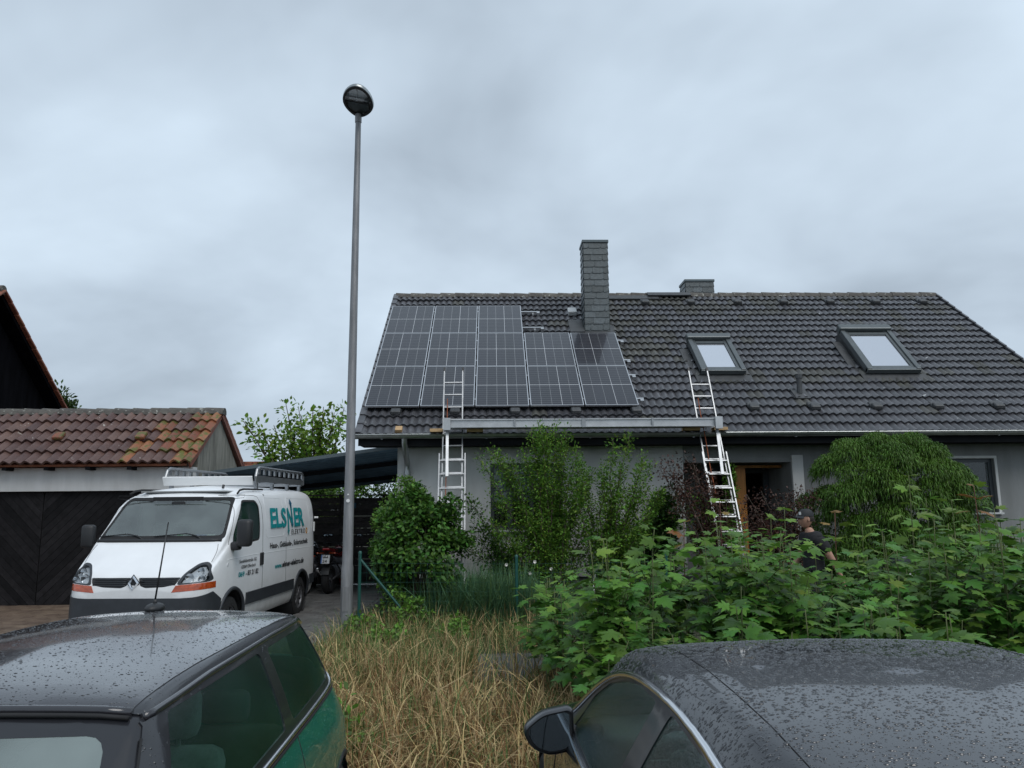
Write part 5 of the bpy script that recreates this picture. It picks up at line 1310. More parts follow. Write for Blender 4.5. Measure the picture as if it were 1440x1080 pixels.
for sg in (1, -1): b = MB(); b.bevbox((sg * .88, 4.885, 1.05), (.10, .05, .55), .02); b.build('tail_light', 'lamp_red', van)
b = MB(); b.tube([(.96, 4.80, 1.72), (1.03, 4.82, 1.72)], .02, 6); b.bevbox((.985, 4.72, 1.55), (.02, .06, .18), .008); b.build('door_hinge', 'white_plastic', van)
b = MB(); b.box((0, 2.45, .30), (1.5, 4.2, .06)); b.build('underbody', 'black_plastic', van)
# ------------------------------------------------------------------ cars
def car_section(C):
    def sec(u):
        w, zb, zt, zl, sw = C['w'](u), C['bot'](u), C['top'](u), C['belt'](u), C['sw'](u); rz, rw, ez, ew = C['rz'](u), C['rw'](u), C['ez'](u), C['ew'](u)
        return [(0, zb), (w * .80, zb), (w * .96, zb + .05), (w, zb + (zl - zb) * .48), (w * .985, zb + (zl - zb) * .78), (sw, zl), ((sw + rw) / 2 + .012, (zl + rz) / 2), (rw, rz), (ew, ez), (ew * .55, zt - (zt - ez) * .28), (0, zt)]
    return sec

# ---- green hatchback with black roof (nose towards the street)
mini = empty('parked_car', (-1.585, 1.05, 0), R(0.5)); tag(mini, 'dark green hatchback with rain wet black roof and whip aerial', 'car', 'cars parked at the kerb')
ML = 3.70
C = dict(
 top=curve([(0, .58), (.04, .70), (.12, .78), (.45, .885), (.80, .955), (.88, .985), (1.05, 1.14), (1.24, 1.30), (1.31, 1.345), (1.45, 1.375), (1.8, 1.402), (2.3, 1.408), (2.8, 1.398), (3.15, 1.375), (3.33, 1.345), (3.39, 1.305), (3.47, 1.15), (3.57, .98), (3.65, .80), (ML, .60)]),
 w=curve([(0, .52), (.05, .67), (.15, .75), (.35, .81), (.70, .84), (1.2, .832), (2.4, .832), (3.0, .842), (3.3, .828), (3.5, .76), (3.62, .68), (ML, .56)]),
 bot=curve([(0, .30), (.1, .20), (.5, .19), (3.2, .20), (3.55, .25), (ML, .36)]),
 belt=curve([(0, .50), (.1, .68), (.4, .82), (.85, .915), (1.2, .935), (2.5, .955), (3.2, .965), (3.42, .94), (3.55, .88), (ML, .52)]),
 sw=curve([(0, .46), (.1, .64), (.4, .74), (.85, .775), (2.5, .775), (3.1, .765), (3.35, .735), (3.55, .64), (ML, .50)]),
 rz=curve([(0, .54), (.1, .72), (.45, .86), (.80, .935), (.90, .965), (1.05, 1.09), (1.24, 1.25), (1.31, 1.30), (1.8, 1.318), (2.6, 1.318), (3.2, 1.305), (3.36, 1.26), (3.47, 1.11), (3.57, .955), (ML, .56)]),
 rw=curve([(0, .38), (.1, .52), (.5, .62), (.90, .68), (1.05, .66), (1.31, .605), (1.8, .605), (2.6, .60), (3.1, .585), (3.36, .56), (3.5, .58), (3.6, .54), (ML, .42)]),
 ez=curve([(0, .56), (.1, .75), (.45, .875), (.80, .95), (.90, .985), (1.05, 1.12), (1.24, 1.285), (1.31, 1.332), (1.45, 1.352), (1.8, 1.368), (2.6, 1.368), (3.15, 1.35), (3.34, 1.315), (3.39, 1.28), (3.47, 1.135), (3.57, .97), (ML, .58)]),
 ew=curve([(0, .22), (.1, .36), (.5, .45), (.9, .52), (1.31, .535), (1.8, .535), (3.0, .52), (3.3, .50), (3.5, .45), (ML, .25)]))
mus = [0, .01, .03, .06, .1, .15, .22, .32, .45, .6, .72, .82, .88, .93, 1.0, 1.08, 1.16, 1.24, 1.28, 1.32, 1.38, 1.46, 1.6, 1.8, 2.05, 2.3, 2.6, 2.85, 3.05, 3.18, 3.27, 3.33, 3.37, 3.40, 3.44, 3.5, 3.56, 3.61, 3.65, 3.68, ML]
mb = loft(mus, car_section(C), 4); mbvh = bvh_of(mb)
# wheel arches first
for uw in (.70, 3.165):
    circ = [(uw + .335 * math.cos(a), .30 + .335 * math.sin(a)) for a in np.linspace(0, 2 * PI, 25)[:-1]]
    for sg in (1, -1): take(mb, circ, (1, 2), lambda c, n: c.x * sg > .3).free()
# greenhouse: everything above the belt line
gh = take(mb, [(.86, .955), (1.2, .952), (2.5, .972), (3.40, .985), (3.50, 1.02), (3.50, 1.6), (.80, 1.6)], (1, 2), lambda c, n: c.z > .90)
wsf = take(gh, [(-.665, .92), (.665, .92), (.69, 1.02), (.592, 1.318), (.45, 1.3365), (.2, 1.347), (-.2, 1.347), (-.45, 1.3365), (-.592, 1.318), (-.69, 1.02)], (0, 2), lambda c, n: c.y < 1.31 and n.y < -.3)
wgl = take(wsf, rpoly([(-.60, .98), (.60, .98), (.525, 1.285), (-.525, 1.285)], .06), (0, 2), lambda c, n: True)
bm_obj(slab(push(wsf, -.006), .01), 'windscreen_border', 'black_gloss', mini); bm_obj(push(wgl, -.007), 'windscreen', 'glass_screen', mini)
rfp = take(gh, [(-.556, 1.318), (.556, 1.318), (.556, 3.37), (-.556, 3.37)], (0, 1), lambda c, n: c.z > 1.25 and n.z > .35)
for sg in (1, -1):
    fs_ = lambda c, n: c.x * sg > .35
    for (nm, poly, rr) in (('door_window', [(1.14, .985), (2.30, 1.005), (2.36, 1.298), (1.42, 1.298)], .03), ('quarter_window', [(2.42, 1.008), (3.33, 1.02), (3.24, 1.285), (2.47, 1.298)], .04)):
        g = take(gh, rpoly(poly, rr), (1, 2), fs_); bm_obj(push(g, -.004), nm, 'glass_wet', mini)
hw = take(gh, rpoly([(-.50, 1.02), (.50, 1.02), (.45, 1.25), (-.45, 1.25)], .06), (0, 2), lambda c, n: c.y > 3.36 and n.y > .2); bm_obj(push(hw, -.004), 'rear_window', 'glass_wet', mini)
drop_src = [push(rfp.copy(), .0032), gh.copy()]
slab(gh, .012); bm_obj(gh, 'pillars', 'black_gloss', mini)
bm_obj(slab(push(rfp, .003), .015), 'roof', 'roof_black', mini)
mini_body = mb.copy(); slab(mb, .014); bm_obj(mb, 'body', 'mini_green', mini)
for sg in (1, -1):
    seam(mbvh, [(.88, .956), (1.2, .954), (2.5, .974), (3.38, .986), (3.44, 1.0)], .012, 'belt_chrome', 'chrome', mini, sg, off=.002)
    seam(mbvh, [(.88, .940), (1.2, .936), (2.5, .956), (3.38, .968)], .008, 'belt_seal', 'rubber', mini, sg, off=.002)
    seam(mbvh, [(1.30, 1.312), (1.8, 1.328), (2.6, 1.328), (3.2, 1.316), (3.35, 1.28)], .014, 'roof_gutter', 'roof_black', mini, sg, off=.003)
    seam(mbvh, [(1.255, 1.265), (.95, .985)], .0045, 'pillar_gap', 'rubber', mini, sg, dens=.5)
    seam(mbvh, [(1.16, .50), (1.16, .94)], .003, 'door_gap', 'rubber', mini, sg); seam(mbvh, [(2.40, .45), (2.41, .95)], .003, 'door_gap', 'rubber', mini, sg)
    for uw in (.70, 3.165):
        pts = []
        for a in np.linspace(R(-15), R(195), 22): u, z = uw + .35 * math.cos(a), .30 + .35 * math.sin(a); pts.append((side_v(mbvh, u, max(z, .28), sg, .0), u, z))
        b = MB(); b.tube([(p[0] - sg * .012, p[1], p[2]) for p in pts], .022, 6); b.build('arch_trim', 'black_plastic', mini, smooth=True)
        b = MB(); M_ = Matrix.Translation((sg * .62, uw, .30)) @ Matrix.Rotation(PI / 2, 4, 'Y'); b.lathe([(.335, -.2), (.335, .2)], 24, M_); b.lathe([(.001, -.16 * sg), (.335, -.16 * sg)], 24, M_); b.build('arch_liner', 'black_plastic', mini, smooth=True)
        wheel(mini, sg * .735, uw, .30, .185, sg, 'rim', 9)
    b = MB(); b.bevbox((sg * .64, 3.58, .76), (.10, .08, .22), .035, Matrix.Identity(4)); b.build('tail_light', 'lamp_red', mini, smooth=True)
    b = MB(); b.ball((sg * .56, .16, .68), (.11, .10, .12), 16, 10); b.build('headlight', 'lamp_chrome', mini, smooth=True)
    b = MB(); b.ball((sg * .90, 1.18, 1.0), (.11, .09, .075), 14, 10); b.tube([(sg * .76, 1.2, .955), (sg * .88, 1.2, .985)], .02, 6); b.build('door_mirror', 'black_gloss', mini, smooth=True)
# front edge of the roof, aerial
b = MB(); pts = [mbvh.ray_cast(Vector((x, 1.292 + .03 * (1 - (x / .5) ** 2) * 0, 2)), Vector((0, 0, -1)))[0] for x in np.linspace(-.56, .56, 15)]
b.tube([p + Vector((0, .006, .006)) for p in pts], .014, 6); b.build('roof_front_trim', 'roof_black', mini, smooth=True)
b = MB(); b.tube([p + Vector((0, -.014, -.004)) for p in pts], .008, 5); b.build('windscreen_gap', 'rubber', mini, smooth=True)
ax = at_z(235, 848, 1.40); lx_ = ax.x + 1.585
b = MB(); b.ball((0, 0, 0), (.046, .075, .028), 16, 10, Matrix.Translation((lx_, 3.20, 1.385))); b.tube([(lx_, 3.20, 1.40), (lx_, 3.20, 1.43)], .011, 8); ab = b.build('aerial_foot', 'black_plastic', mini, smooth=True)
b = MB(); b.tube([(lx_, 3.20, 1.43), (lx_ + .012, 3.28, 1.83)], [.0050, .0032], 7); b.build('aerial_whip', 'black_plastic', ab, smooth=True)
for x in (-.30, .33):
    seam_pts = [mbvh.ray_cast(Vector((x * (1 + .1 * t), 1.55 + t * 1.5, 2)), Vector((0, 0, -1)))[0] + Vector((0, 0, .002)) for t in np.linspace(0, 1, 10)]
b = MB(); b.box((0, 1.95, .34), (1.45, 2.9, .06)); b.build('underbody', 'black_plastic', mini)
b = MB(); b.bevbox((0, 1.02, .82), (1.36, .36, .20), .06); b.build('dashboard', 'grey_plastic', mini, smooth=True)
seat(mini, .36, 1.75, .36, 1, 'seat_grey'); seat(mini, -.36, 1.75, .36, 1, 'seat_grey'); steering(mini, .36, 1.30, .86)
b = MB(); b.bevbox((0, 2.78, .62), (1.25, .14, .56), .05, Matrix.Identity(4)); b.bevbox((0, 2.52, .42), (1.25, .5, .14), .05); b.build('rear_bench', 'seat_cloth', mini, smooth=True)
for x in (-.34, .34): b = MB(); b.bevbox((x, 2.80, .98), (.24, .09, .15), .04); b.build('rear_headrest', 'seat_cloth', mini, smooth=True)
b = MB(); b.bevbox((0, 1.30, 1.235), (.2, .03, .06), .015); b.build('rear_view_mirror', 'black_plastic', mini)
b = MB(); b.bevbox((0, 3.70, .42), (1.2, .10, .22), .04); b.build('rear_bumper', 'mini_green', mini, smooth=True); b = MB(); b.bevbox((0, 0.0, .40), (1.2, .10, .22), .04); b.build('front_bumper', 'mini_green', mini, smooth=True)
drops(drop_src, 9000, .0010, .0040, lambda c, n: n.z > .45, 'water_drops', 'drop_black', mini, 5, .8)
drops([mini_body], 5000, .0011, .0030, lambda c, n: c.x > .5 and c.y > 2.0 and c.z > .55 and n.x > .3, 'water_drops', 'mini_green', mini, 9, .2)

# ---- dark saloon with chrome window arch (tail towards the street)
sal = empty('parked_car', (1.13, 5.12, 0), PI + R(0.8)); tag(sal, 'black fastback car covered in raindrops with chrome window arch', 'car', 'cars parked at the kerb')
SLn = 4.45
C = dict(
 top=curve([(0, .52), (.05, .65), (.2, .735), (.6, .835), (1.1, .93), (1.22, .955), (1.4, 1.05), (1.7, 1.225), (1.95, 1.345), (2.1, 1.39), (2.35, 1.425), (2.7, 1.44), (3.1, 1.43), (3.5, 1.395), (3.8, 1.33), (4.05, 1.20), (4.22, 1.06), (4.34, .98), (4.40, .85), (SLn, .6)]),
 w=curve([(0, .55), (.05, .70), (.2, .80), (.5, .88), (.9, .905), (1.6, .90), (2.6, .90), (3.4, .905), (3.9, .885), (4.25, .82), (4.40, .72), (SLn, .60)]),
 bot=curve([(0, .28), (.1, .20), (.5, .19), (3.8, .20), (4.3, .25), (SLn, .36)]),
 belt=curve([(0, .46), (.1, .62), (.4, .73), (.9, .82), (1.3, .90), (1.6, .925), (2.5, .955), (3.4, .985), (3.9, .985), (4.2, .95), (4.36, .86), (SLn, .5)]),
 sw=curve([(0, .48), (.1, .65), (.4, .79), (.9, .84), (1.4, .85), (2.6, .845), (3.4, .835), (3.9, .79), (4.25, .71), (SLn, .5)]),
 rz=curve([(0, .49), (.1, .66), (.4, .775), (.9, .875), (1.22, .935), (1.4, 1.02), (1.7, 1.185), (1.95, 1.295), (2.1, 1.33), (2.35, 1.357), (2.7, 1.368), (3.1, 1.355), (3.5, 1.31), (3.8, 1.245), (4.05, 1.13), (4.22, 1.02), (4.36, .90), (SLn, .55)]),
 rw=curve([(0, .4), (.1, .52), (.4, .64), (.9, .69), (1.22, .725), (1.4, .715), (1.7, .68), (2.1, .645), (2.7, .635), (3.3, .625), (3.8, .60), (4.1, .60), (4.3, .58), (SLn, .42)]),
 ez=curve([(0, .51), (.1, .69), (.4, .79), (.9, .895), (1.22, .95), (1.4, 1.045), (1.7, 1.215), (1.95, 1.33), (2.1, 1.37), (2.35, 1.402), (2.7, 1.415), (3.1, 1.403), (3.5, 1.365), (3.8, 1.30), (4.05, 1.175), (4.22, 1.045), (4.36, .93), (SLn, .58)]),
 ew=curve([(0, .22), (.1, .36), (.5, .46), (1.22, .56), (1.95, .565), (2.4, .545), (3.4, .535), (3.9, .50), (4.2, .45), (SLn, .25)]))
sus = [0, .01, .03, .06, .1, .16, .25, .4, .6, .8, 1.0, 1.12, 1.2, 1.26, 1.34, 1.44, 1.56, 1.68, 1.8, 1.9, 1.98, 2.06, 2.16, 2.3, 2.5, 2.75, 3.0, 3.25, 3.5, 3.68, 3.82, 3.95, 4.06, 4.15, 4.22, 4.28, 4.34, 4.38, 4.42, SLn]
sb_ = loft(sus, car_section(C), 4); sbvh = bvh_of(sb_)
for uw in (.90, 3.58):
    circ = [(uw + .37 * math.cos(a), .33 + .37 * math.sin(a)) for a in np.linspace(0, 2 * PI, 25)[:-1]]
    for sg in (1, -1): take(sb_, circ, (1, 2), lambda c, n: c.x * sg > .3).free()
wsf = take(sb_, rpoly([(-.70, .965), (.70, .965), (.585, 1.325), (-.585, 1.325)], .05), (0, 2), lambda c, n: c.y < 2.1 and n.y < -.2 and c.z > .93); bm_obj(push(wsf, -.005), 'windscreen', 'glass_car', sal)
ARCH0 = [(1.46, .965), (1.62, 1.07), (1.80, 1.165), (2.0, 1.245), (2.2, 1.295), (2.45, 1.325), (2.8, 1.335), (3.15, 1.315), (3.45, 1.265), (3.68, 1.17), (3.84, 1.04), (3.80, 1.012), (3.4, 1.005), (2.5, .98), (1.9, .965)]
ARCH = [tuple(p) for p in catmull(ARCH0[:11], 3)]; NA = len(ARCH); ARCH += ARCH0[11:]
for sg in (1, -1):
    gl_ = take(sb_, ARCH, (1, 2), lambda c, n: c.x * sg > .4 and c.z > .9)
    panes = []
    for nm, poly in (('front_window', [(1.70, .985), (2.58, 1.0), (2.66, 1.31), (2.40, 1.305), (2.2, 1.275), (2.0, 1.225), (1.80, 1.13)]), ('rear_window_side', [(2.74, 1.005), (3.36, 1.025), (3.42, 1.25), (3.15, 1.295), (2.82, 1.315)]), ('quarter_window', [(3.41, 1.03), (3.74, 1.04), (3.64, 1.15), (3.46, 1.235)])):
        g = take(gl_, rpoly(poly, .02, 2), (1, 2), lambda c, n: True); bm_obj(push(g, -.006), nm, 'glass_wet' if sg > 0 else 'glass_car', sal)
    bm_obj(slab(push(gl_, -.003), .012), 'window_frame', 'black_gloss', sal)
    loop = []
    seam(sbvh, ARCH[:NA], .014, 'chrome_arch', 'chrome', sal, sg, off=.004, dens=.03); seam(sbvh, ARCH[NA - 1:] + [ARCH[0]], .010, 'chrome_sill', 'chrome', sal, sg, off=.004, dens=.03)
rw_ = take(sb_, rpoly([(-.50, 3.76), (.50, 3.76), (.52, 4.16), (-.52, 4.16)], .05), (0, 1), lambda c, n: c.z > .95 and n.z > .1); bm_obj(push(rw_, -.005), 'rear_window', 'glass_car', sal)
src2 = [sb_.copy()]
slab(sb_, .014); bm_obj(sb_, 'body', 'car_black', sal)
for sg in (1, -1):
    rp = []
    for u in np.linspace(1.95, 3.75, 24):
        h = sbvh.ray_cast(Vector((sg * .535, u, 2)), Vector((0, 0, -1))); rp.append(h[0] + Vector((0, 0, .001)))
    b = MB(); b.tube(rp, .0013, 6); b.build('roof_joint', 'rubber', sal, smooth=True)
    seam(sbvh, [(1.50, .30), (1.50, .93)], .003, 'door_gap', 'rubber', sal, sg); seam(sbvh, [(2.64, .3), (2.66, .96)], .003, 'door_gap', 'rubber', sal, sg); seam(sbvh, [(3.5, .55), (3.56, 1.0)], .003, 'door_gap', 'rubber', sal, sg)
    for uw in (.90, 3.58):
        b = MB(); M_ = Matrix.Translation((sg * .68, uw, .33)) @ Matrix.Rotation(PI / 2, 4, 'Y'); b.lathe([(.37, -.2), (.37, .2)], 24, M_); b.lathe([(.001, -.16 * sg), (.37, -.16 * sg)], 24, M_); b.build('arch_liner', 'black_plastic', sal, smooth=True)
        wheel(sal, sg * .79, uw, .325, .21, sg, 'rim', 10)
    mr = empty('door_mirror', (sg * .825, 1.72, .985)); mr.parent = sal
    # shell: tapering drop seen from behind, flat glass facing the rear
    b = MB(); prof = rpoly([(0.0, -.075), (.10, -.095), (.175, -.065), (.215, .005), (.13, .07), (.02, .09), (.0, .08)], .035, 5)
    def ringp(s, y): cx_, cz_ = .10, .0; return [(sg * (cx_ + (p - cx_) * s), y, cz_ + (q - cz_) * s) for p, q in prof]
    n_ = len(prof); lst = [ringp(.93, .055), ringp(1.0, .045), ringp(1.02, 0.0), ringp(.93, -.05), ringp(.72, -.09), ringp(.3, -.11)]
    vs = [p for r in lst for p in r]; fs = [(j * n_ + i, j * n_ + (i + 1) % n_, (j + 1) * n_ + (i + 1) % n_, (j + 1) * n_ + i) for j in range(len(lst) - 1) for i in range(n_)] + [tuple(range((len(lst) - 1) * n_, len(lst) * n_))]
    b.add(vs, fs); b.build('shell', 'black_gloss', mr, smooth=True, auto=50)
    b = MB(); b.add(ringp(.93, .044), [tuple(range(n_))]); b.build('backing', 'black_plastic', mr)
    b = MB(); b.add([(x, y - .10 * (z - .09) * .5, z) for x, y, z in ringp(.82, .046)], [tuple(range(n_))]); b.build('glass', 'mirror_glass', mr)
    b = MB(); b.bevbox((sg * -.05, -.01, -.02), (.16, .07, .06), .02); b.build('arm', 'black_plastic', mr, smooth=True)
    b = MB(); b.bevbox((sg * .62, 4.36, .80), (.30, .10, .12), .04); b.build('tail_light', 'lamp_red', sal, smooth=True); b = MB(); b.bevbox((sg * .62, .10, .62), (.26, .14, .10), .04); b.build('headlight', 'lamp_chrome', sal, smooth=True)
fin = MB(); h = sbvh.ray_cast(Vector((0.0, 3.60, 2)), Vector((0, 0, -1)))[0]
fin.add([(-.03, h.y - .09, h.z - .004), (.03, h.y - .09, h.z - .004), (.034, h.y + .07, h.z - .012), (-.034, h.y + .07, h.z - .012), (-.006, h.y + .02, h.z + .055), (.006, h.y + .02, h.z + .055), (.008, h.y + .06, h.z + .055), (-.008, h.y + .06, h.z + .055)], [(0, 1, 5, 4), (1, 2, 6, 5), (2, 3, 7, 6), (3, 0, 4, 7), (4, 5, 6, 7)]); fin.build('aerial_fin', 'black_gloss', sal)
b = MB(); b.box((0, 2.3, .34), (1.5, 3.4, .06)); b.build('underbody', 'black_plastic', sal)
b = MB(); b.bevbox((0, 1.45, .82), (1.44, .45, .20), .06); b.build('dashboard', 'grey_plastic', sal, smooth=True)
for x in (.38, -.38): seat(sal, x, 2.25, .36, 1, 'seat_grey')
steering(sal, .38, 1.75, .85)
b = MB(); b.bevbox((0, 3.35, .66), (1.3, .15, .58), .05); b.bevbox((0, 3.05, .42), (1.3, .55, .15), .05); b.build('rear_bench', 'seat_cloth', sal, smooth=True)
for x in (-.36, .36): b = MB(); b.bevbox((x, 3.40, 1.02), (.26, .09, .16), .04); b.build('rear_headrest', 'seat_grey', sal, smooth=True)
b = MB(); b.box((0, 2.7, 1.30), (1.0, 1.2, .012)); b.build('headlining', 'seat_grey', sal)
b = MB(); b.bevbox((0, 4.44, .42), (1.35, .08, .24), .03); b.build('rear_bumper', 'car_black', sal, smooth=True)
drops(src2, 28000, .0013, .0058, lambda c, n: n.z > .5 and c.y > 1.9 and c.z > 1.0, 'water_drops', 'drop_black', sal, 6, .8)
drops(src2, 1500, .0015, .004, lambda c, n: n.z <= .5 and c.y > 1.2 and c.z > .5 and c.x > 0, 'water_drops', 'drop_black', sal, 8, 0.3)
# ------------------------------------------------------------------ motorcycles by the back fence
def motorcycle(x, y, rz, label, paint, tail_h, seed):
    m = empty('motorcycle', (x, y, 0.035), rz); tag(m, label, 'motorcycle', 'motorcycles parked by the board fence')
    for yy_, r_, w_ in ((-.68, .315, .17), (.76, .305, .12)):
        g = empty('wheel', (0, yy_, r_)); g.parent = m; M = Matrix.Rotation(PI / 2, 4, 'Y')
        b = MB(); b.lathe([(r_ * .68, -w_ * .4), (r_ * .88, -w_ / 2), (r_ * .98, -w_ * .25), (r_, 0), (r_ * .98, w_ * .25), (r_ * .88, w_ / 2), (r_ * .68, w_ * .4), (r_ * .68, -w_ * .4)], 30, M); b.build('tyre', 'tyre', g, smooth=True)
        b = MB(); b.lathe([(r_ * .69, -.04), (r_ * .62, -.03), (r_ * .62, .03), (r_ * .69, .04)], 24, M); b.lathe([(.05, -.07), (.05, .07)], 12, M)
        for i in range(5): b.bevbox((r_ * .36, 0, 0), (r_ * .58, .035, .03), .008, M @ Matrix.Rotation(2 * PI * i / 5, 4, 'Z'))
        b.build('rim', 'rim_dark', g)
    b = MB()
    for s in (-1, 1):
        b.tube([(s * .10, -.68, .315), (s * .12, -.2, .40), (s * .13, .05, .60), (s * .05, .48, .92)], .022, 7); b.tube([(s * .12, -.15, .45), (s * .12, -.75, .80)], .016, 6)
        b.tube([(s * .09, .76, .305), (s * .10, .60, .72), (s * .10, .50, 1.0)], .024, 8)
    b.build('frame', 'rim_dark', m, smooth=True)
    b = MB(); b.bevbox((0, .05, .45), (.40, .42, .34), .06); b.bevbox((0, .22, .66), (.26, .26, .22), .05); b.build('engine', 'rim_dark', m, smooth=True)
    b = MB(); b.ball((0, .20, .86), (.17, .30, .14), 18, 12); b.build('tank', paint, m, smooth=True)
    b = MB(); b.bevbox((0, -.28, tail_h - .02), (.26, .62, .10), .045, Matrix.Identity(4)); b.build('seat', 'black_plastic', m, smooth=True)
    b = MB(); b.add([(-.13, -.45, tail_h - .10), (.13, -.45, tail_h - .10), (.08, -.92, tail_h + .02), (-.08, -.92, tail_h + .02), (-.13, -.45, tail_h + .02), (.13, -.45, tail_h + .02), (.07, -.92, tail_h + .07), (-.07, -.92, tail_h + .07)], [(3, 2, 1, 0), (4, 5, 6, 7), (0, 1, 5, 4), (1, 2, 6, 5), (2, 3, 7, 6), (3, 0, 4, 7)]); b.build('tail_section', paint, m)
    b = MB(); b.bevbox((0, -.935, tail_h + .045), (.15, .03, .045), .012); b.build('tail_light', 'lamp_red', m)
    pl_ = empty('number_plate', (0, -.965, tail_h - .17)); pl_.parent = m; pl_.rotation_euler = (R(-18), 0, 0)
    b = MB(); b.box((0, 0, 0), (.19, .006, .19)); b.build('plate', 'white_plastic', pl_); b = MB(); b.box((-.082, -.005, 0), (.022, .004, .186)); b.build('blue_band', 'paper_blue', pl_)
    for k, (s_, z_) in enumerate((('OF A', .02), ('24', -.075))):
        v, f = text_pts(s_, .02); v0, v1 = v[:, 0].min(), v[:, 0].max(); b = MB(); wd = .12 if k == 0 else .10
        b.add([(-.06 + (p[0] - v0) / (v1 - v0) * wd, -.0055, z_ + p[1] * .09) for p in v], f); b.build('lettering', 'ink', pl_)
    b = MB(); b.tube([(0, -.80, tail_h - .05), (0, -.95, tail_h - .26)], .02, 6); b.bevbox((0, -.86, tail_h - .14), (.12, .2, .03), .01); b.build('plate_holder', 'black_plastic', m)
    for s in (-1, 1):
        b = MB(); b.tube([(s * .06, -.90, tail_h - .04), (s * .17, -.92, tail_h - .04)], .008, 5); b.ball((s * .19, -.92, tail_h - .04), (.03, .025, .02), 8, 6); b.build('indicator', 'lamp_orange', m)
    b = MB(); b.tube([(-.17, .10, .32), (-.20, -.30, .34), (-.20, -.85, .55)], [.03, .05, .055], 10); b.tube([(-.20, -.86, .553), (-.20, -.88, .56)], .035, 10); b.build('exhaust', 'chrome', m, smooth=True)
    b = MB(); b.tube([(-.40, .34, 1.04), (-.22, .44, 1.06), (0, .48, 1.03), (.22, .44, 1.06), (.40, .34, 1.04)], .014, 8)
    for s in (-1, 1): b.tube([(s * .30, .39, 1.05), (s * .42, .32, 1.035)], .021, 8)
    b.build('handlebar', 'black_plastic', m, smooth=True)
    for s in (-1, 1):
        b = MB(); b.tube([(s * .28, .42, 1.06), (s * .34, .42, 1.19)], .007, 5); b.ball((s * .40, .42, 1.22), (.085, .02, .045), 12, 8); mi_ = b.build('mirror', 'black_plastic', m, smooth=True)
        b = MB(); b.ball((s * .40, .408, 1.22), (.075, .014, .038), 12, 8); b.build('mirror_glass', 'mirror_glass', mi_, smooth=True)
    b = MB(); b.ball((0, .62, .98), (.10, .09, .10), 14, 10); b.build('headlight', 'lamp_chrome', m, smooth=True)
    b = MB(); b.lathe([(.33, -.06), (.345, 0), (.33, .06)], 14, Matrix.Translation((0, .76, .305)) @ Matrix.Rotation(PI / 2, 4, 'Y'), a0=R(-140), a1=R(-20)); b.build('front_fender', paint, m, smooth=True)
    b = MB(); b.lathe([(.34, -.09), (.355, 0), (.34, .09)], 14, Matrix.Translation((0, -.68, .315)) @ Matrix.Rotation(PI / 2, 4, 'Y'), a0=R(150), a1=R(250)); b.build('rear_fender', 'black_plastic', m, smooth=True)
    return m
motorcycle(-3.58, 18.2, R(-4), 'motorcycle with red tail and white number plate by the board fence', 'red_paint', .93, 1)
motorcycle(-4.22, 18.3, R(6), 'all black motorcycle half hidden behind the white van', 'black_gloss', .86, 2)

# ------------------------------------------------------------------ person among the maples
def skin_mesh(name, pts, edges, radii, sub=2, root=0):
    me = bpy.data.meshes.new(name); me.from_pydata(pts, edges, []); ob = bpy.data.objects.new(name, me); COL.objects.link(ob)
    ob.modifiers.new('skin', 'SKIN'); sv = me.skin_vertices[0].data
    for i, r_ in enumerate(radii): sv[i].radius = (r_, r_) if not isinstance(r_, tuple) else r_; sv[i].use_root = (i == root)
    su = ob.modifiers.new('sub', 'SUBSURF'); su.levels = sub; su.render_levels = sub
    dg = bpy.context.evaluated_depsgraph_get(); out = bpy.data.meshes.new_from_object(ob.evaluated_get(dg))
    bpy.data.objects.remove(ob); bpy.data.meshes.remove(me); out.name = name
    out.polygons.foreach_set('use_smooth', [True] * len(out.polygons)); return out
per = empty('person', (4.44, 10.8, 0)); tag(per, 'person in black polo shirt and black cap walking behind the maples', 'person')
S = [(0, 0, .95), (0, 0, 1.12), (-.015, 0, 1.30), (-.01, 0, 1.42), (-.025, 0, 1.50), (-.05, 0, 1.58),      # 0-5 spine, neck, skull base
     (.02, -.17, 1.42), (.15, -.23, 1.17), (.25, -.25, .94), (.275, -.25, .87),                               # 6-9 left arm
     (.0, .17, 1.42), (-.10, .24, 1.17), (-.24, .22, .98), (-.30, .215, .93),                                  # 10-13 right arm
     (0, -.09, .90), (-.10, -.10, .50), (.02, -.10, .09), (-.13, -.105, .04),                                  # 14-17 left leg
     (0, .09, .90), (.06, .10, .50), (.20, .10, .10), (.07, .105, .04)]
E_ = [(0, 1), (1, 2), (2, 3), (3, 4), (4, 5), (3, 6), (6, 7), (7, 8), (8, 9), (3, 10), (10, 11), (11, 12), (12, 13), (0, 14), (14, 15), (15, 16), (16, 17), (0, 18), (18, 19), (19, 20), (20, 21)]
rad = [(.125, .15), (.115, .14), (.125, .165), (.10, .14), .062, .062, .065, .048, .032, .034, .065, .048, .032, .034, .085, .06, .042, .038, .085, .06, .042, .038]
def hand(o, d, side):
    o, d = Vector(o), Vector(d).normalized(); up = Vector((0, 0, 1)); l = d.cross(up).normalized(); p = l.cross(d)
    return [(o + d * a + l * (b_ * side) + p * c) for a, b_, c in ((.03, -.028, 0), (.075, -.03, -.01), (.105, -.03, -.03), (.035, -.010, 0), (.085, -.010, -.01), (.12, -.01, -.032), (.035, .010, 0), (.082, .010, -.01), (.115, .010, -.032), (.03, .028, 0), (.07, .03, -.01), (.092, .03, -.03), (.01, -.045, -.01), (.045, -.065, -.025))]
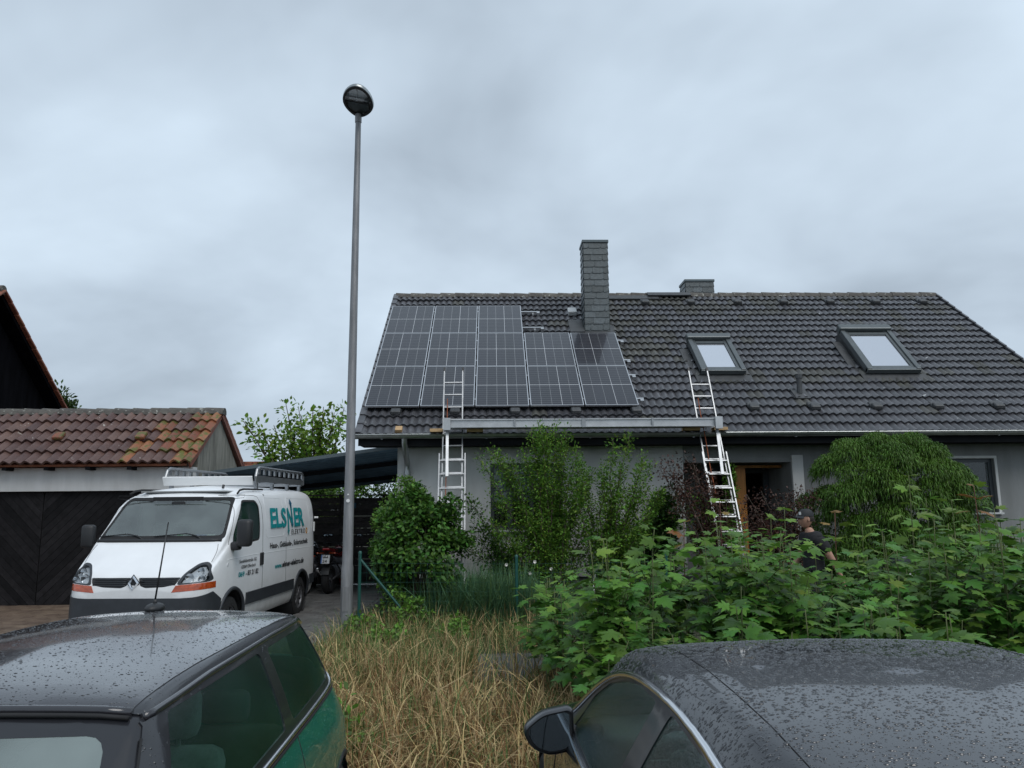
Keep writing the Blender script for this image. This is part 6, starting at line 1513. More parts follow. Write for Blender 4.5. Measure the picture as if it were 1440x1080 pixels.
for wi, (el, wr_, side) in ((9, (S[8], S[9], 1)), (13, (S[12], S[13], -1))):
    d = Vector(wr_) - Vector(el); base_i = len(S); S += [tuple(q) for q in hand(wr_, d, side)]
    for f in range(4): E_ += [(wi, base_i + f * 3), (base_i + f * 3, base_i + f * 3 + 1), (base_i + f * 3 + 1, base_i + f * 3 + 2)]; rad += [.0105, .0095, .008]
    E_ += [(wi, base_i + 12), (base_i + 12, base_i + 13)]; rad += [.011, .009]
body = skin_mesh('body', S, E_, rad); body.materials.append(MATS['skin'])
# head joined into the body mesh as one continuous figure
hb = bmesh.new(); bmesh.ops.create_uvsphere(hb, u_segments=28, v_segments=20, radius=1.0)
for v in hb.verts:
    x, y, z = v.co       # face towards -x
    r_ = Vector((x * .098, y * .076, z * .118))
    if z < -.1: r_.y *= 1 - .28 * min(1, -z); r_.x = r_.x * (1 - .10 * -z) - .012 * -z
    if x < 0: r_.x *= .93
    if x < -.75 and abs(y) < .28 and -.42 < z < .1: r_.x -= .026 * (1 - abs(y) / .28) * (1 - abs(z + .22) / .32)      # nose
    if x < -.6 and .02 < z < .26 and .15 < abs(y) < .6: r_.x += .010                                                  # eye sockets
    if x < -.6 and .26 <= z < .42: r_.x -= .006                                                                        # brow
    if x < -.5 and -.62 < z < -.46 and abs(y) < .4: r_.x -= .006                                                       # lips
    if x < -.4 and z < -.75: r_.x -= .012
    v.co = r_ + Vector((-.075, 0, 1.685))
bm_ = bmesh.new(); bm_.from_mesh(body); tmp = bpy.data.meshes.new('t'); hb.to_mesh(tmp); bm_.from_mesh(tmp); bm_.to_mesh(body); bpy.data.meshes.remove(tmp); hb.free(); bm_.free()
body.polygons.foreach_set('use_smooth', [True] * len(body.polygons)); link('body', body, per)
T = [S[i] for i in (0, 1, 2, 3)] + [(-.03, 0, 1.515), S[6], (.12, -.215, 1.23), S[10], (-.08, .225, 1.23), (0, 0, .86)]
sh = skin_mesh('shirt', T, [(9, 0), (0, 1), (1, 2), (2, 3), (3, 4), (3, 5), (5, 6), (3, 7), (7, 8)], [(.15, .178), (.145, .172), (.155, .195), (.15, .19), .092, .105, .085, .105, .085, (.155, .18)]); sh.materials.append(MATS['shirt_black']); link('shirt', sh, per)
T = [(0, 0, .96), S[14], S[15], (.015, -.10, .14), S[18], S[19], (.185, .10, .15)]
tr_ = skin_mesh('trousers', T, [(0, 1), (1, 2), (2, 3), (0, 4), (4, 5), (5, 6)], [(.14, .168), .112, .085, .07, .112, .085, .07]); tr_.materials.append(MATS['trousers']); link('trousers', tr_, per)
for i, (a, t) in enumerate(((S[16], S[17]), (S[20], S[21]))):
    b = MB(); b.bevbox(((a[0] + t[0]) / 2 - .02, a[1], .05), (.28, .10, .10), .035); b.build('shoe', 'black_plastic', per, smooth=True)
cp_ = MB(); prof = [(.001, .098), (.05, .092), (.085, .066), (.102, .03), (.106, -.005)]; M_ = Matrix.Translation((-.068, 0, 1.735)) @ Matrix.Diagonal((1.03, .82, 1.0, 1)); cp_.lathe(prof[::-1], 24, M_)
vs = []
for j, rr in enumerate((.098, .135, .175)):
    for i in range(13): a = PI - R(62) + R(124) * i / 12; vs.append((-.068 + rr * math.cos(a), rr * .80 * math.sin(a), 1.738 - .010 * j - .012 * (math.sin(a) ** 2) * j))
cp_.add(vs, grid_mesh(vs, 13, 3)); cp_.add([(x, y, z - .005) for x, y, z in vs], [f[::-1] for f in grid_mesh(vs, 13, 3)])
co_ = cp_.build('cap', 'cap_black', per, smooth=True)
b = MB(); b.box((-.163, -.035, 1.768), (.006, .035, .04), None, 0, R(24)); b.build('emblem', 'white_plastic', co_)
b = MB(); b.ball((-.055, 0, 1.70), (.100, .079, .085), 20, 12); 
hr_ = [i for i, v in enumerate(b.v)]; keep = [f for f in b.f if all(b.v[i][0] > -.075 and b.v[i][2] > 1.655 for i in f)]; b.f = keep; b.mi = [0] * len(keep); b.build('hair', 'hair', per, smooth=True)
for s in (-1, 1):
    b = MB(); b.ball((-.062, s * .075, 1.682), (.020, .010, .032), 10, 8); b.build('ear', 'skin', per, smooth=True)
    b = MB(); b.ball((-.150, s * .030, 1.702), (.010, .013, .009), 10, 6); b.build('eye', 'eye_white', per, smooth=True)
b = MB(); b.ball((-.160, 0, 1.625), (.008, .022, .006), 10, 6); b.build('mouth', 'lip', per, smooth=True)
b = MB()
for s in (-1, 1): b.tube([(-.170, s * .028 + .018 * math.cos(a), 1.704 + .015 * math.sin(a)) for a in np.linspace(0, 2 * PI, 13)], .0018, 4); b.tube([(-.168, s * .048, 1.706), (-.065, s * .078, 1.703)], .002, 4)
b.build('glasses', 'ink', per)
# dark letter box with white print, seen through the leaves
mbx = empty('letter_box', (5.54, 10.5, 0)); tag(mbx, 'dark green letter box with white panes among the maple leaves', 'letter box')
b = MB(); b.box((0, 0, .45), (.05, .05, .9)); b.build('post', 'green_post', mbx)
b = MB(); b.bevbox((0, 0, 1.03), (.30, .14, .30), .015); b.build('box', 'anthracite', mbx)
for i, (x, w_, h_) in enumerate(((.0, .025, .15), (.045, .045, .15), (.10, .035, .09))): b = MB(); b.box((x, -.073, 1.0 + (h_ - .15) / 2), (w_, .006, h_)); b.build('white_strip', 'white_plastic', mbx)
# ------------------------------------------------------------------ foliage tools
def unit(a): return a / np.maximum(np.linalg.norm(a, axis=-1, keepdims=True), 1e-9)
LEAF = (np.array([(0, 0, 0), (-.30, .38, .05), (.30, .38, .05), (-.22, .72, .02), (.22, .72, .02), (0, 1, -.06), (0, .5, -.03)]), np.array([(0, 6, 1), (0, 2, 6), (1, 6, 3), (2, 4, 6), (3, 6, 5), (6, 4, 5)]))
DIAM = (np.array([(0, 0, 0), (-.28, .45, .06), (.28, .45, .06), (0, 1, -.05)]), np.array([(0, 3, 1), (0, 2, 3)]))
_h = [(0, 0), (.25, -.07), (.48, .02), (.33, .15), (.50, .28), (.70, .52), (.45, .49), (.25, .44), (.33, .70), (.16, .72), (0, 1.0)]
_o = _h + [(-x, y) for x, y in _h[-2:0:-1]]
_mv = [(0, .32, .05)] + [(x, y, -.16 * (x * x + (y - .32) ** 2) + .02 * math.sin(9 * x + 5 * y)) for x, y in _o]
MAPLE = (np.array(_mv), np.array([(0, 1 + i, 1 + (i + 1) % len(_o)) for i in range(len(_o))]))
BLADE = (np.array([(-.5, 0, 0), (.5, 0, 0), (-.35, .5, 0), (.35, .5, 0), (0, 1, 0)]), np.array([(0, 1, 3), (0, 3, 2), (2, 3, 4)]))
def leaf_frames(D, N):
    D = unit(D); X = unit(np.cross(D, N)); Z = np.cross(X, D); return X, D, Z
def scatter(name, P, D, N, size, tpl, mats, parent, mi=None, kind=None, width=1.0):
    P, D, N = np.asarray(P, float), np.asarray(D, float), np.asarray(N, float); size = np.broadcast_to(np.asarray(size, float), (len(P),))
    X, Y, Z = leaf_frames(D, N); tv, tf = tpl
    V = P[:, None, :] + size[:, None, None] * (tv[None, :, 0:1] * width * X[:, None, :] + tv[None, :, 1:2] * Y[:, None, :] + tv[None, :, 2:3] * Z[:, None, :])
    F = (tf[None] + (np.arange(len(P)) * len(tv))[:, None, None]).reshape(-1, 3)
    m = None if mi is None else np.repeat(np.asarray(mi), len(tf))
    return link(name, np_mesh(name, V.reshape(-1, 3), F, 3, mats, m, smooth=False), parent, kind)
def rand_dirs(n, rg): return unit(rg.normal(size=(n, 3)))
def bez(a, b, c, n):
    t = np.linspace(0, 1, n)[:, None]; a, b, c = (np.asarray(q, float) for q in (a, b, c)); return (1 - t) ** 2 * a + 2 * t * (1 - t) * b + t * t * c
def lumps_plant(name, label, cat, centre, radii, nl, leaves, lsize, mats, probs, seed, tpl=LEAF, lump=.22, group=None, droop=.35, flat_bottom=0.0, trunk=True):
    """rounded shrub: leaf clumps over an uneven dome, with gaps"""
    rg = np.random.default_rng(seed); g = empty(name, (centre[0], centre[1], 0)); tag(g, label, cat, group)
    c = np.array([0, 0, centre[2]]); d = rand_dirs(nl, rg); d[:, 2] = np.abs(d[:, 2]) * (1 - .0) * np.where(rg.random(nl) < .28, -1, 1)
    rr = rg.uniform(.62, 1.0, nl)[:, None]; C_ = c + d * np.array(radii) * rr
    k = rg.integers(0, nl, leaves); off = rand_dirs(leaves, rg) * (rg.random((leaves, 1)) ** .45) * lump * rg.uniform(.7, 1.35, nl)[k][:, None]
    P = C_[k] + off; P[:, 2] = np.maximum(P[:, 2], .04)
    out = unit((P - c) / np.array(radii)); D = unit(out * .6 + rand_dirs(leaves, rg) * .8 + np.array([0, 0, -droop])); N = unit(out * .6 + np.array([0, 0, .7]) + rand_dirs(leaves, rg) * .5)
    mi = rg.choice(len(mats), leaves, p=probs)
    scatter('foliage', P, D, N, lsize * rg.uniform(.65, 1.25, leaves), tpl, mats, g, mi)
    if trunk:
        b = MB()
        for i in range(min(nl, 22)):
            q = C_[i]; mid = np.array([q[0] * .3, q[1] * .3, q[2] * .55]); b.tube([tuple(p) for p in bez((rg.normal() * .06, rg.normal() * .06, 0), mid, q, 6)], list(np.linspace(.022, .006, 6)), 5)
        b.build('stem', 'bark', g, smooth=True)
    return g
def branch_plant(name, label, cat, base, tips, leaves, lsize, mats, probs, seed, spread=.16, tpl=LEAF, group=None, r0=.03, side=5, start=.3, twig='bark', droop=.15):
    """stems from base to given tips, side twigs, leaves along the twigs"""
    rg = np.random.default_rng(seed); g = empty(name, tuple(base)); tag(g, label, cat, group); base = np.array(base, float)
    b = MB(); segs = []
    for t in tips:
        t = np.array(t, float) - base; mid = np.array([t[0] * .35 + rg.normal() * .08, t[1] * .35, t[2] * .55 + .1]); pts = bez((rg.normal() * r0 * 2, rg.normal() * r0 * 2, 0), mid, t, 9)
        pts[1:-1] += rg.normal(size=(7, 3)) * .018
        b.tube([tuple(p) for p in pts], list(np.linspace(r0, r0 * .16, 9)), 6); segs.append((pts, 1.0))
        for s in range(side):
            i = rg.integers(2, 8); p0 = pts[i]; ln = rg.uniform(.5, 1.0) * (spread * 3.0) * (1.15 - i / 9); d = unit(rand_dirs(1, rg)[0] * .8 + np.array([0, 0, .75])); tw = bez(p0, p0 + d * ln * .5, p0 + d * ln + np.array([0, 0, -.12 * ln]), 5)
            b.tube([tuple(p) for p in tw], list(np.linspace(r0 * .3, r0 * .1, 5)), 4); segs.append((tw, .8))
    b.build('trunk', twig, g, smooth=True)
    w = np.array([np.linalg.norm(np.diff(s[0], axis=0), axis=1).sum() * s[1] for s in segs]); k = rg.choice(len(segs), leaves, p=w / w.sum()); P = np.zeros((leaves, 3)); D = np.zeros((leaves, 3))
    for j in range(leaves):
        pts, wt = segs[k[j]]; n = len(pts) - 1; t = rg.uniform(start if n == 8 else .1, 1.0) * n; i = min(int(t), n - 1); P[j] = pts[i] + (pts[i + 1] - pts[i]) * (t - i); D[j] = pts[i + 1] - pts[i]
    off = rand_dirs(leaves, rg); P += off * (rg.random((leaves, 1)) ** .7) * spread; D = unit(unit(D) * .35 + off * .8 + np.array([0, 0, -droop])); N = unit(np.array([0, 0, 1.0]) + rand_dirs(leaves, rg) * .75)
    P[:, 2] = np.maximum(P[:, 2], .03 - base[2])
    mi = rg.choice(len(mats), leaves, p=probs); scatter('crown', P, D, N, lsize * rg.uniform(.6, 1.3, leaves), tpl, mats, g, mi)
    return g
def clump(x, y):
    q = .5 + .5 * math.sin(3.1 * x + 1.7 * math.sin(2.3 * y)) * math.sin(2.7 * y + 1.3 * math.sin(3.7 * x)); q = .25 + .75 * q
    return q * (.22 if (x > -.25 and y > 7.4) else 1)
def px3(x, y, Y): return tuple(at_y(x, y, Y))

# ------------------------------------------------------------------ garden plants
lumps_plant('round_bush', 'dense dark green rounded bush behind the braced fence post', 'bush', (-1.20, 13.0, 1.15), (.76, .65, 1.05), 85, 15000, .085, ['leaf_bush', 'leaf_bush_light', 'leaf_dark'], [.62, .18, .20], 21, lump=.20)
lumps_plant('clipped_hedge', 'short clipped bright green hedge at the house corner', 'hedge', (-1.62, 14.0, 1.35), (.55, .4, 1.08), 55, 9000, .055, ['leaf_bush_light', 'leaf_shrub'], [.5, .5], 22, lump=.17)
lumps_plant('ivy_hedge', 'long green ivy hedge growing over the board fence', 'hedge', (-3.9, 20.2, 2.0), (2.6, .35, .75), 90, 7000, .075, ['leaf_bush_light', 'leaf_shrub', 'leaf_dark'], [.4, .3, .3], 23, lump=.24)
SHP = [(660, 650), (672, 640), (692, 632), (718, 645), (735, 632), (746, 606), (760, 598), (780, 596), (796, 606), (812, 632), (826, 655), (845, 655), (862, 618), (886, 612), (905, 640), (918, 652), (932, 690)]
rs = np.random.default_rng(311)
def shrub_tips(x0, x1, n, deep):
    out = []
    while len(out) < n:
        x = rs.uniform(x0, x1); y = np.interp(x, [p[0] for p in SHP], [p[1] for p in SHP]) + (rs.random() ** 1.6) * deep
        if 690 < x < 738 and 660 < y < 740 and rs.random() < .8: continue
        out.append((x, y))
    return [px3(x, y, 13.65 + rs.uniform(-.45, .35)) for x, y in out]
branch_plant('young_tree', 'tall light green shrub tree rising to the gutter before the window', 'tree', (1.02, 13.6, 0), [px3(x, y, 13.6 + random.uniform(-.3, .2)) for x, y in SHP[1:10]] + shrub_tips(662, 840, 30, 165), 30000, .050, ['leaf_shrub', 'leaf_bush_light', 'leaf_bush', 'leaf_tree'], [.45, .25, .15, .15], 31, tpl=DIAM, spread=.13, side=8, r0=.02, start=.35)
branch_plant('young_tree', 'loose open shrub tree beside the small white stepladder', 'tree', (1.95, 13.7, 0), [px3(x, y, 13.7 + random.uniform(-.3, .2)) for x, y in SHP[11:]] + shrub_tips(795, 950, 26, 160), 23000, .050, ['leaf_shrub', 'leaf_bush', 'leaf_bush_light', 'leaf_tree'], [.45, .15, .25, .15], 32, tpl=DIAM, spread=.13, side=8, r0=.018, start=.35)
branch_plant('rose_bush', 'low rambling rose bush with white flowers at the house plinth', 'bush', (.55, 13.9, 0), [px3(x, y, 13.9 + random.uniform(-.3, .3)) for x, y in [(655, 700), (670, 735), (690, 765), (720, 770), (760, 770), (790, 765), (820, 770), (650, 770), (700, 790), (745, 800), (665, 750), (810, 750)]], 8000, .05, ['leaf_bush', 'leaf_dark', 'leaf_shrub'], [.5, .3, .2], 33, spread=.14, side=7, r0=.014)
rgf = np.random.default_rng(5); fb = MB()
for x, y in [(712, 794), (682, 812), (752, 790), (745, 806), (775, 800)]:
    p = at_y(x, y, 13.4)
    for k in range(6):
        a = k * PI / 3; M_ = Matrix.Translation(p) @ Matrix.Rotation(a, 4, 'Y') @ Matrix.Rotation(R(50), 4, 'X'); fb.ball((0, 0, .022), (.016, .006, .022), 6, 4, M_)
    fb.ball(p, .012, 6, 4)
fo = fb.build('rose_flowers', 'petal'); fo.parent = [o for o in bpy.data.objects if o.name == 'rose_bush'][0]; fo.matrix_parent_inverse = Matrix.Translation((-.55, -13.9, 0)); fo['kind'] = 'stuff'; fo.name = 'blossom'
branch_plant('ivy', 'dark ivy climbing the corner of the house wall', 'climber', (3.2, 14.85, 0), [px3(x, y, 14.95) for x, y in [(930, 690), (945, 685), (955, 700), (935, 715), (950, 725), (910, 725), (920, 700), (900, 735), (870, 735)]], 3500, .08, ['leaf_dark', 'leaf_bush'], [.7, .3], 34, spread=.12, side=5, r0=.016)
branch_plant('japanese_maple', 'fine dark purple maple in front of the right hand ladder', 'tree', (3.95, 13.3, 0), [px3(x, y, 13.3 + random.uniform(-.4, .4)) for x, y in [(925, 652), (935, 645), (950, 650), (962, 640), (975, 652), (990, 660), (1000, 675), (940, 665), (1020, 690), (985, 690), (955, 680), (1010, 710)]], 6500, .05, ['leaf_purple'], [1.0], 35, spread=.15, tpl=DIAM, side=9, r0=.02, droop=.4)
branch_plant('japanese_maple', 'fine dark purple maple in front of the open porch door', 'tree', (5.05, 12.6, 0), [px3(x, y, 12.6 + random.uniform(-.4, .4)) for x, y in [(1050, 695), (1070, 690), (1090, 700), (1105, 692), (1040, 715), (1060, 720), (1085, 730), (1110, 715), (1035, 735), (1120, 690), (1140, 690), (1065, 750)]], 6500, .05, ['leaf_purple'], [1.0], 36, spread=.16, tpl=DIAM, side=9, r0=.02, droop=.4)
branch_plant('berry_shrub', 'bright green shrub between the porch and the ladder foot', 'bush', (4.35, 14.3, 0), [px3(x, y, 14.3) for x, y in [(975, 690), (985, 705), (970, 715), (1000, 725), (960, 735), (1025, 655), (1027, 665), (980, 750), (1010, 750)]], 3500, .06, ['leaf_bush_light', 'leaf_shrub'], [.5, .5], 37, spread=.13, side=5, r0=.014)
# back tree and distant conifer
branch_plant('garden_tree', 'wide light green tree rising behind the carport roof', 'tree', (-5.9, 26, 0), [px3(x, y, 26 + random.uniform(-1, 1)) for x, y in [(342, 592), (362, 597), (385, 598), (402, 568), (420, 574), (440, 578), (455, 572), (470, 580), (484, 573), (405, 610), (425, 600), (380, 640), (370, 645), (410, 645), (450, 610), (470, 625), (480, 650), (440, 640), (430, 660), (400, 655), (520, 640), (545, 650)]], 6500, .17, ['leaf_tree', 'leaf_shrub', 'leaf_bush_light'], [.5, .25, .25], 41, spread=.36, side=6, r0=.07, start=.45, droop=.3)
branch_plant('conifer', 'small dark conifer between the dark gable and garage ridge', 'tree', (-14.2, 27.5, 0), [px3(x, y, 27.5) for x, y in [(82, 548), (90, 558), (96, 565), (101, 572), (78, 560), (88, 575), (70, 570)]], 5000, .16, ['leaf_conifer'], [1.0], 42, spread=.3, tpl=DIAM, side=7, r0=.09, start=.6)

# ------------------------------------------------------------------ golden thread cypress
cyp = empty('thread_cypress', (6.78, 13.2, 0)); tag(cyp, 'big rounded thread leaf cypress with drooping green strands by the wall', 'tree')
rg = np.random.default_rng(77); cc = np.array([0, 0, 1.50]); RR = np.array([1.16, .90, 1.36])
md = []                      # cloud like mounds spread evenly over the dome
while len(md) < 120:
    q = rand_dirs(1, rg)[0]; q[2] = q[2] if q[2] > -.7 else -q[2]; q[1] = q[1] if q[1] < .5 else -q[1]
    if all(np.dot(q, w_) < .955 for w_ in md) or rg.random() < .02: md.append(q)
md = np.array(md); nl = len(md); C_ = cc + md / (np.abs(md) ** 2.9).sum(1, keepdims=True) ** (1 / 2.9) * RR * rg.uniform(.90, 1.06, (nl, 1)); mr_ = rg.uniform(.20, .34, nl)
NT = 100000; k = rg.integers(0, nl, NT); dv = unit(rand_dirs(NT, rg) + md[k] * .75 + np.array([0, 0, .30])); rad_ = (rg.random(NT) ** .28)[:, None] * mr_[k][:, None]
start = C_[k] + dv * rad_ * np.array([1, 1, .85]); nin = 14000
start[:nin] = cc + rand_dirs(nin, rg) * RR * (rg.random((nin, 1)) ** .4) * .95       # inner twigs
start[:, 2] = np.maximum(start[:, 2], .15)
outd = unit(dv + rg.normal(size=(NT, 3)) * .35); ln = rg.uniform(.035, .10, NT)[:, None]
p1 = start + outd * ln * .45; p2 = p1 + outd * ln * .30 + np.array([0, 0, -1]) * ln * .35; p3 = p2 + outd * ln * .10 + np.array([0, 0, -1]) * ln * .55
wv = unit(np.cross(outd, np.array([0, 0, 1.0])) + rg.normal(size=(NT, 3)) * .4) * rg.uniform(.004, .009, NT)[:, None]
V = np.stack([start - wv, start + wv, p1 - wv, p1 + wv, p2 - wv * .8, p2 + wv * .8, p3], 1); tf = np.array([(0, 1, 3), (0, 3, 2), (2, 3, 5), (2, 5, 4), (4, 5, 6)])
F = (tf[None] + (np.arange(NT) * 7)[:, None, None]).reshape(-1, 3); link('crown', np_mesh('crown', V.reshape(-1, 3), F, 3, ['leaf_cypress']), cyp)
b = MB(); b.tube([(0, 0, 0), (.03, .02, 1.0), (0, .05, 2.2)], [.09, .07, .03], 8)
for q in C_[:34]: b.tube([tuple(p) for p in bez((0, 0, .5 + .3 * q[2]), (q[0] * .5, q[1] * .5, q[2] * .95), q, 5)], list(np.linspace(.025, .007, 5)), 4)
b.build('trunk', 'bark', cyp, smooth=True)

# ------------------------------------------------------------------ maple thicket
rg = np.random.default_rng(99)
topx = [740, 790, 830, 870, 920, 970, 1010, 1060, 1110, 1125, 1195, 1235, 1290, 1370, 1440, 1560, 1800]; topy = [850, 795, 768, 748, 738, 732, 728, 738, 746, 784, 786, 752, 728, 722, 732, 735, 740]
def pixel(P):
    v = Vector(P) - EYE; dpt = v.dot(FWD); return 720 + FPX * v.dot(RT) / dpt, 540 - FPX * v.dot(UP) / dpt, dpt
sap = []
for i in range(150):
    Y = 5.75 + (i / 150) * 3.6 + rg.uniform(-.2, .2); xl = .42 + .05 * (Y - 6); X = rg.uniform(xl, 4.4 + (Y - 5.6) * .85)
    px_, _, dp = pixel((X, Y, 1.2)); ty = np.interp(px_, topx, topy) + rg.uniform(0, 75) - 6 + max(0, (7.0 - Y)) * 22
    zt = at_y(px_, ty, Y).z
    if Y < 6.6: zt = min(zt, rg.uniform(.7, 1.15))
    sap.append((X, Y, max(.55, zt), 'leaf_maple', None))
spires = [(1012, 704, 8.9, 'red'), (962, 733, 9.0, 'red'), (1103, 716, 9.2, 'young'), (1084, 728, 9.3, 'young'), (1278, 668, 8.6, 'young'), (1174, 720, 9.4, 'red'), (1212, 738, 9.3, 'young'), (1369, 682, 8.4, 'red'), (1338, 702, 8.8, 'young'), (1421, 748, 8.6, 'red'), (1302, 700, 9.0, 'plain'), (1050, 760, 8.8, 'young'), (905, 752, 8.6, 'plain'), (853, 758, 8.9, 'young'), (1145, 765, 9.9, 'young'), (1240, 745, 8.0, 'plain'), (1398, 715, 8.0, 'plain')]
for x, y, Y, kd in spires:
    p = at_y(x, y, Y); sap.append((p.x, Y, p.z, kd, (x, y)))
LM = ['leaf_maple', 'leaf_maple_young', 'leaf_maple_red', 'leaf_maple_mid']
all_leaf = []      # sapling index, P, D, N, size, mi
stems = []
for si, (X, Y, H, kd, sp) in enumerate(sap):
    g = None; lean = rg.normal(size=2) * .05 * H; st = bez((0, 0, 0), (lean[0] * .3, lean[1] * .3, H * .5), (lean[0] if sp is None else 0, lean[1] if sp is None else 0, H), 7); b = MB(); b.tube([tuple(p) for p in st], list(np.linspace(.012, .004, 7)), 5); stems.append((b, X, Y))
    nodes = int(H / .105); ang = rg.random() * 3.14
    shoots = [(st, H, 1.0)]
    if sp is None:
        for s in range(4):
            t = rg.uniform(.35, .85); p0 = np.array(st[int(t * 6)]); dd = unit(np.array([rg.normal(), rg.normal() - .5, .7])); L_ = rg.uniform(.25, .5); pts = bez(p0, p0 + dd * L_ * .5, p0 + dd * L_ + np.array([0, 0, .05]), 7); shoots.append((pts, L_ * 1.6, .9)); b.tube([tuple(p) for p in pts], list(np.linspace(.006, .003, 7)), 4)
    for pts, hh, sc in shoots:
        nn = max(3, int(hh / (.105 if sp is None else .13)))
        for k in range(nn):
            t = (k + .6) / nn
            if sp is None and hh > .6 and t < .18: continue
            ii = min(int(t * 6), 5); p0 = pts[ii] + (pts[ii + 1] - pts[ii]) * (t * 6 - ii); ang += PI / 2 + rg.normal() * .15; top = t > .86
            for s in (0, 1):
                a = ang + s * PI + rg.normal() * .2; o = np.array([math.cos(a), math.sin(a), 0]); pl = rg.uniform(.05, .13) * (1.0 if not top else .5); P = p0 + o * pl + np.array([0, 0, .03 + (.02 if top else 0)])
                size = (.065 + .12 * rg.random() ** .8) * sc * (.62 if t > .93 else .85 if top else 1.0) * (1.0 if sp is None else 1.2)
                D = o + np.array([0, 0, rg.uniform(-.55, .05) if not top else rg.uniform(.0, .45)]); N = np.array([rg.normal() * .25, rg.normal() * .25 - .22, 1.0])
                u_ = rg.random(); mi = 0
                if kd == 'young' and t > .66: mi = 1
                elif kd == 'red' and t > .80: mi = 2 if u_ < .55 else 1
                elif u_ < .02 + (.10 if t > .85 else 0): mi = 1
                elif u_ < .34 + (.3 if t > .7 else 0): mi = 3
                all_leaf.append((si, P + np.array([X, Y, 0]), D, N, size, mi))
# pick the largest visible leaves as single parts: nearest leaf of each small view cell
cells_ = {}
for j, (si, P, D, N, size, mi) in enumerate(all_leaf):
    x, y, dp = pixel(P)
    if 720 < x < 1440 and 640 < y < 985:
        key = (int(x / 16), int(y / 14))
        if key not in cells_ or dp < cells_[key][0]: cells_[key] = (dp, j, size / dp)
best = set(j for _, j, _ in sorted(cells_.values(), key=lambda t: -t[2])[:330])
mleaf = []
for m_ in LM:
    me = np_mesh('leaf', MAPLE[0], MAPLE[1], 3, [m_]); mleaf.append(me)
SPL = ['maple shoot with orange red tip leaves before the right hand ladder', 'maple shoot with pale red tip leaves before the house wall corner', 'yellow green maple shoot right before the face of the person', 'yellow green maple shoot before the dark porch opening', 'tallest yellow green maple shoot before the thread cypress', 'maple shoot with orange tip leaves just behind the person', 'yellow green maple shoot between the person and the letter box', 'maple shoot with orange leaves before the dark right window', 'yellow green maple shoot between cypress and right window', 'maple shoot with reddish tip below the right window sill', 'dark green maple shoot before the right half of the cypress', 'yellow green maple shoot below the purple porch maple', 'dark green maple shoot before the climbing ivy', 'yellow green maple shoot before the white stepladder', 'yellow green maple shoot covering the chest of the person', 'dark green maple shoot before the left half of the cypress', 'dark green maple shoot before the tall light grass']
by = {}
for j, q in enumerate(all_leaf): by.setdefault(q[0], []).append(j)
for si, (X, Y, H, kd, sp) in enumerate(sap):
    g = empty('maple_sapling', (X, Y, 0))
    if sp is None:
        q = 0 if X < 1.3 else 1 if Y < 6.9 else 3 if Y > 8.2 else 2
        tag(g, ['maple sapling at the thicket edge beside the dry grass', 'low maple sapling with large leaves right in front of the black car', 'maple sapling in the middle of the dense green thicket', 'maple sapling on the garden side of the thicket'][q], 'sapling', 'maple thicket, ' + ['grass edge', 'by the black car', 'middle', 'garden side'][q])
    else: tag(g, SPL[si - 150], 'sapling', 'tall maple shoots')
    stems[si][0].build('stem', 'twig_red' if kd == 'red' else 'twig_green', g, smooth=True)
    js = by.get(si, []); rest_ = [j for j in js if j not in best]; o0 = np.array([X, Y, 0])
    if rest_:
        P = np.array([all_leaf[j][1] for j in rest_]) - o0; scatter('foliage', P, [all_leaf[j][2] for j in rest_], [all_leaf[j][3] for j in rest_], [all_leaf[j][4] for j in rest_], MAPLE, LM, g, [all_leaf[j][5] for j in rest_], kind='stuff')
    for j in js:
        if j in best:
            _, P, D, N, size, mi = all_leaf[j]; x_, y_, z_ = leaf_frames(np.array([D]), np.array([N])); M_ = Matrix(((x_[0][0], y_[0][0], z_[0][0], 0), (x_[0][1], y_[0][1], z_[0][1], 0), (x_[0][2], y_[0][2], z_[0][2], 0), (0, 0, 0, 1)))
            o = link('leaf', mleaf[mi], g); o.matrix_local = Matrix.Translation(Vector(P - o0)) @ M_ @ Matrix.Scale(size, 4)

# ------------------------------------------------------------------ grasses
def grass(name, label, cat, n, area, hmin, hmax, w, mats, probs, seed, lean=.35, kind='stuff', dens=None, curl=.5):
    rg = np.random.default_rng(seed); xs, ys = [], []
    while len(xs) < n:
        x, y = area(rg)
        if dens is None or rg.random() < dens(x, y): xs.append(x); ys.append(y)
    P = np.stack([xs, ys, np.zeros(n)], 1); h = rg.uniform(hmin, hmax, n) * (rg.random(n) ** .35); a = rg.random(n) * 2 * PI; l = rg.random(n) * lean; d = np.stack([np.cos(a) * l, np.sin(a) * l, np.ones(n)], 1); d = unit(d)
    bend = np.stack([np.cos(a), np.sin(a), -.35 * np.ones(n)], 1) * (rg.random(n) ** 2.5 * curl)[:, None]
    sx = np.stack([-np.sin(a + rg.normal(size=n) * .7), np.cos(a), np.zeros(n)], 1) * (w * rg.uniform(.6, 1.3, n))[:, None]
    p1 = P + d * h[:, None] * .4; p2 = p1 + (d + bend * .6) * h[:, None] * .33; p3 = p2 + (d * .8 + bend * 1.5) * h[:, None] * .27
    V = np.stack([P - sx, P + sx, p1 - sx, p1 + sx, p2 - sx * .7, p2 + sx * .7, p3], 1); F = (tf[None] + (np.arange(n) * 7)[:, None, None]).reshape(-1, 3)
    mi = np.repeat(rg.choice(len(mats), n, p=probs), 5); o = link(name, np_mesh(name, V.reshape(-1, 3), F, 3, mats, mi)); tag(o, label, cat, kind=kind); return o
grass('dry_grass', 'tall dry straw coloured grass between the parked cars', 'grass', 17000, lambda r: (r.uniform(-2.3, 1.2), r.uniform(5.15, 9.0)), .14, .60, .0042, ['grass_straw', 'grass_brown', 'grass_green'], [.40, .42, .18], 51, lean=1.0, curl=1.9, dens=clump)
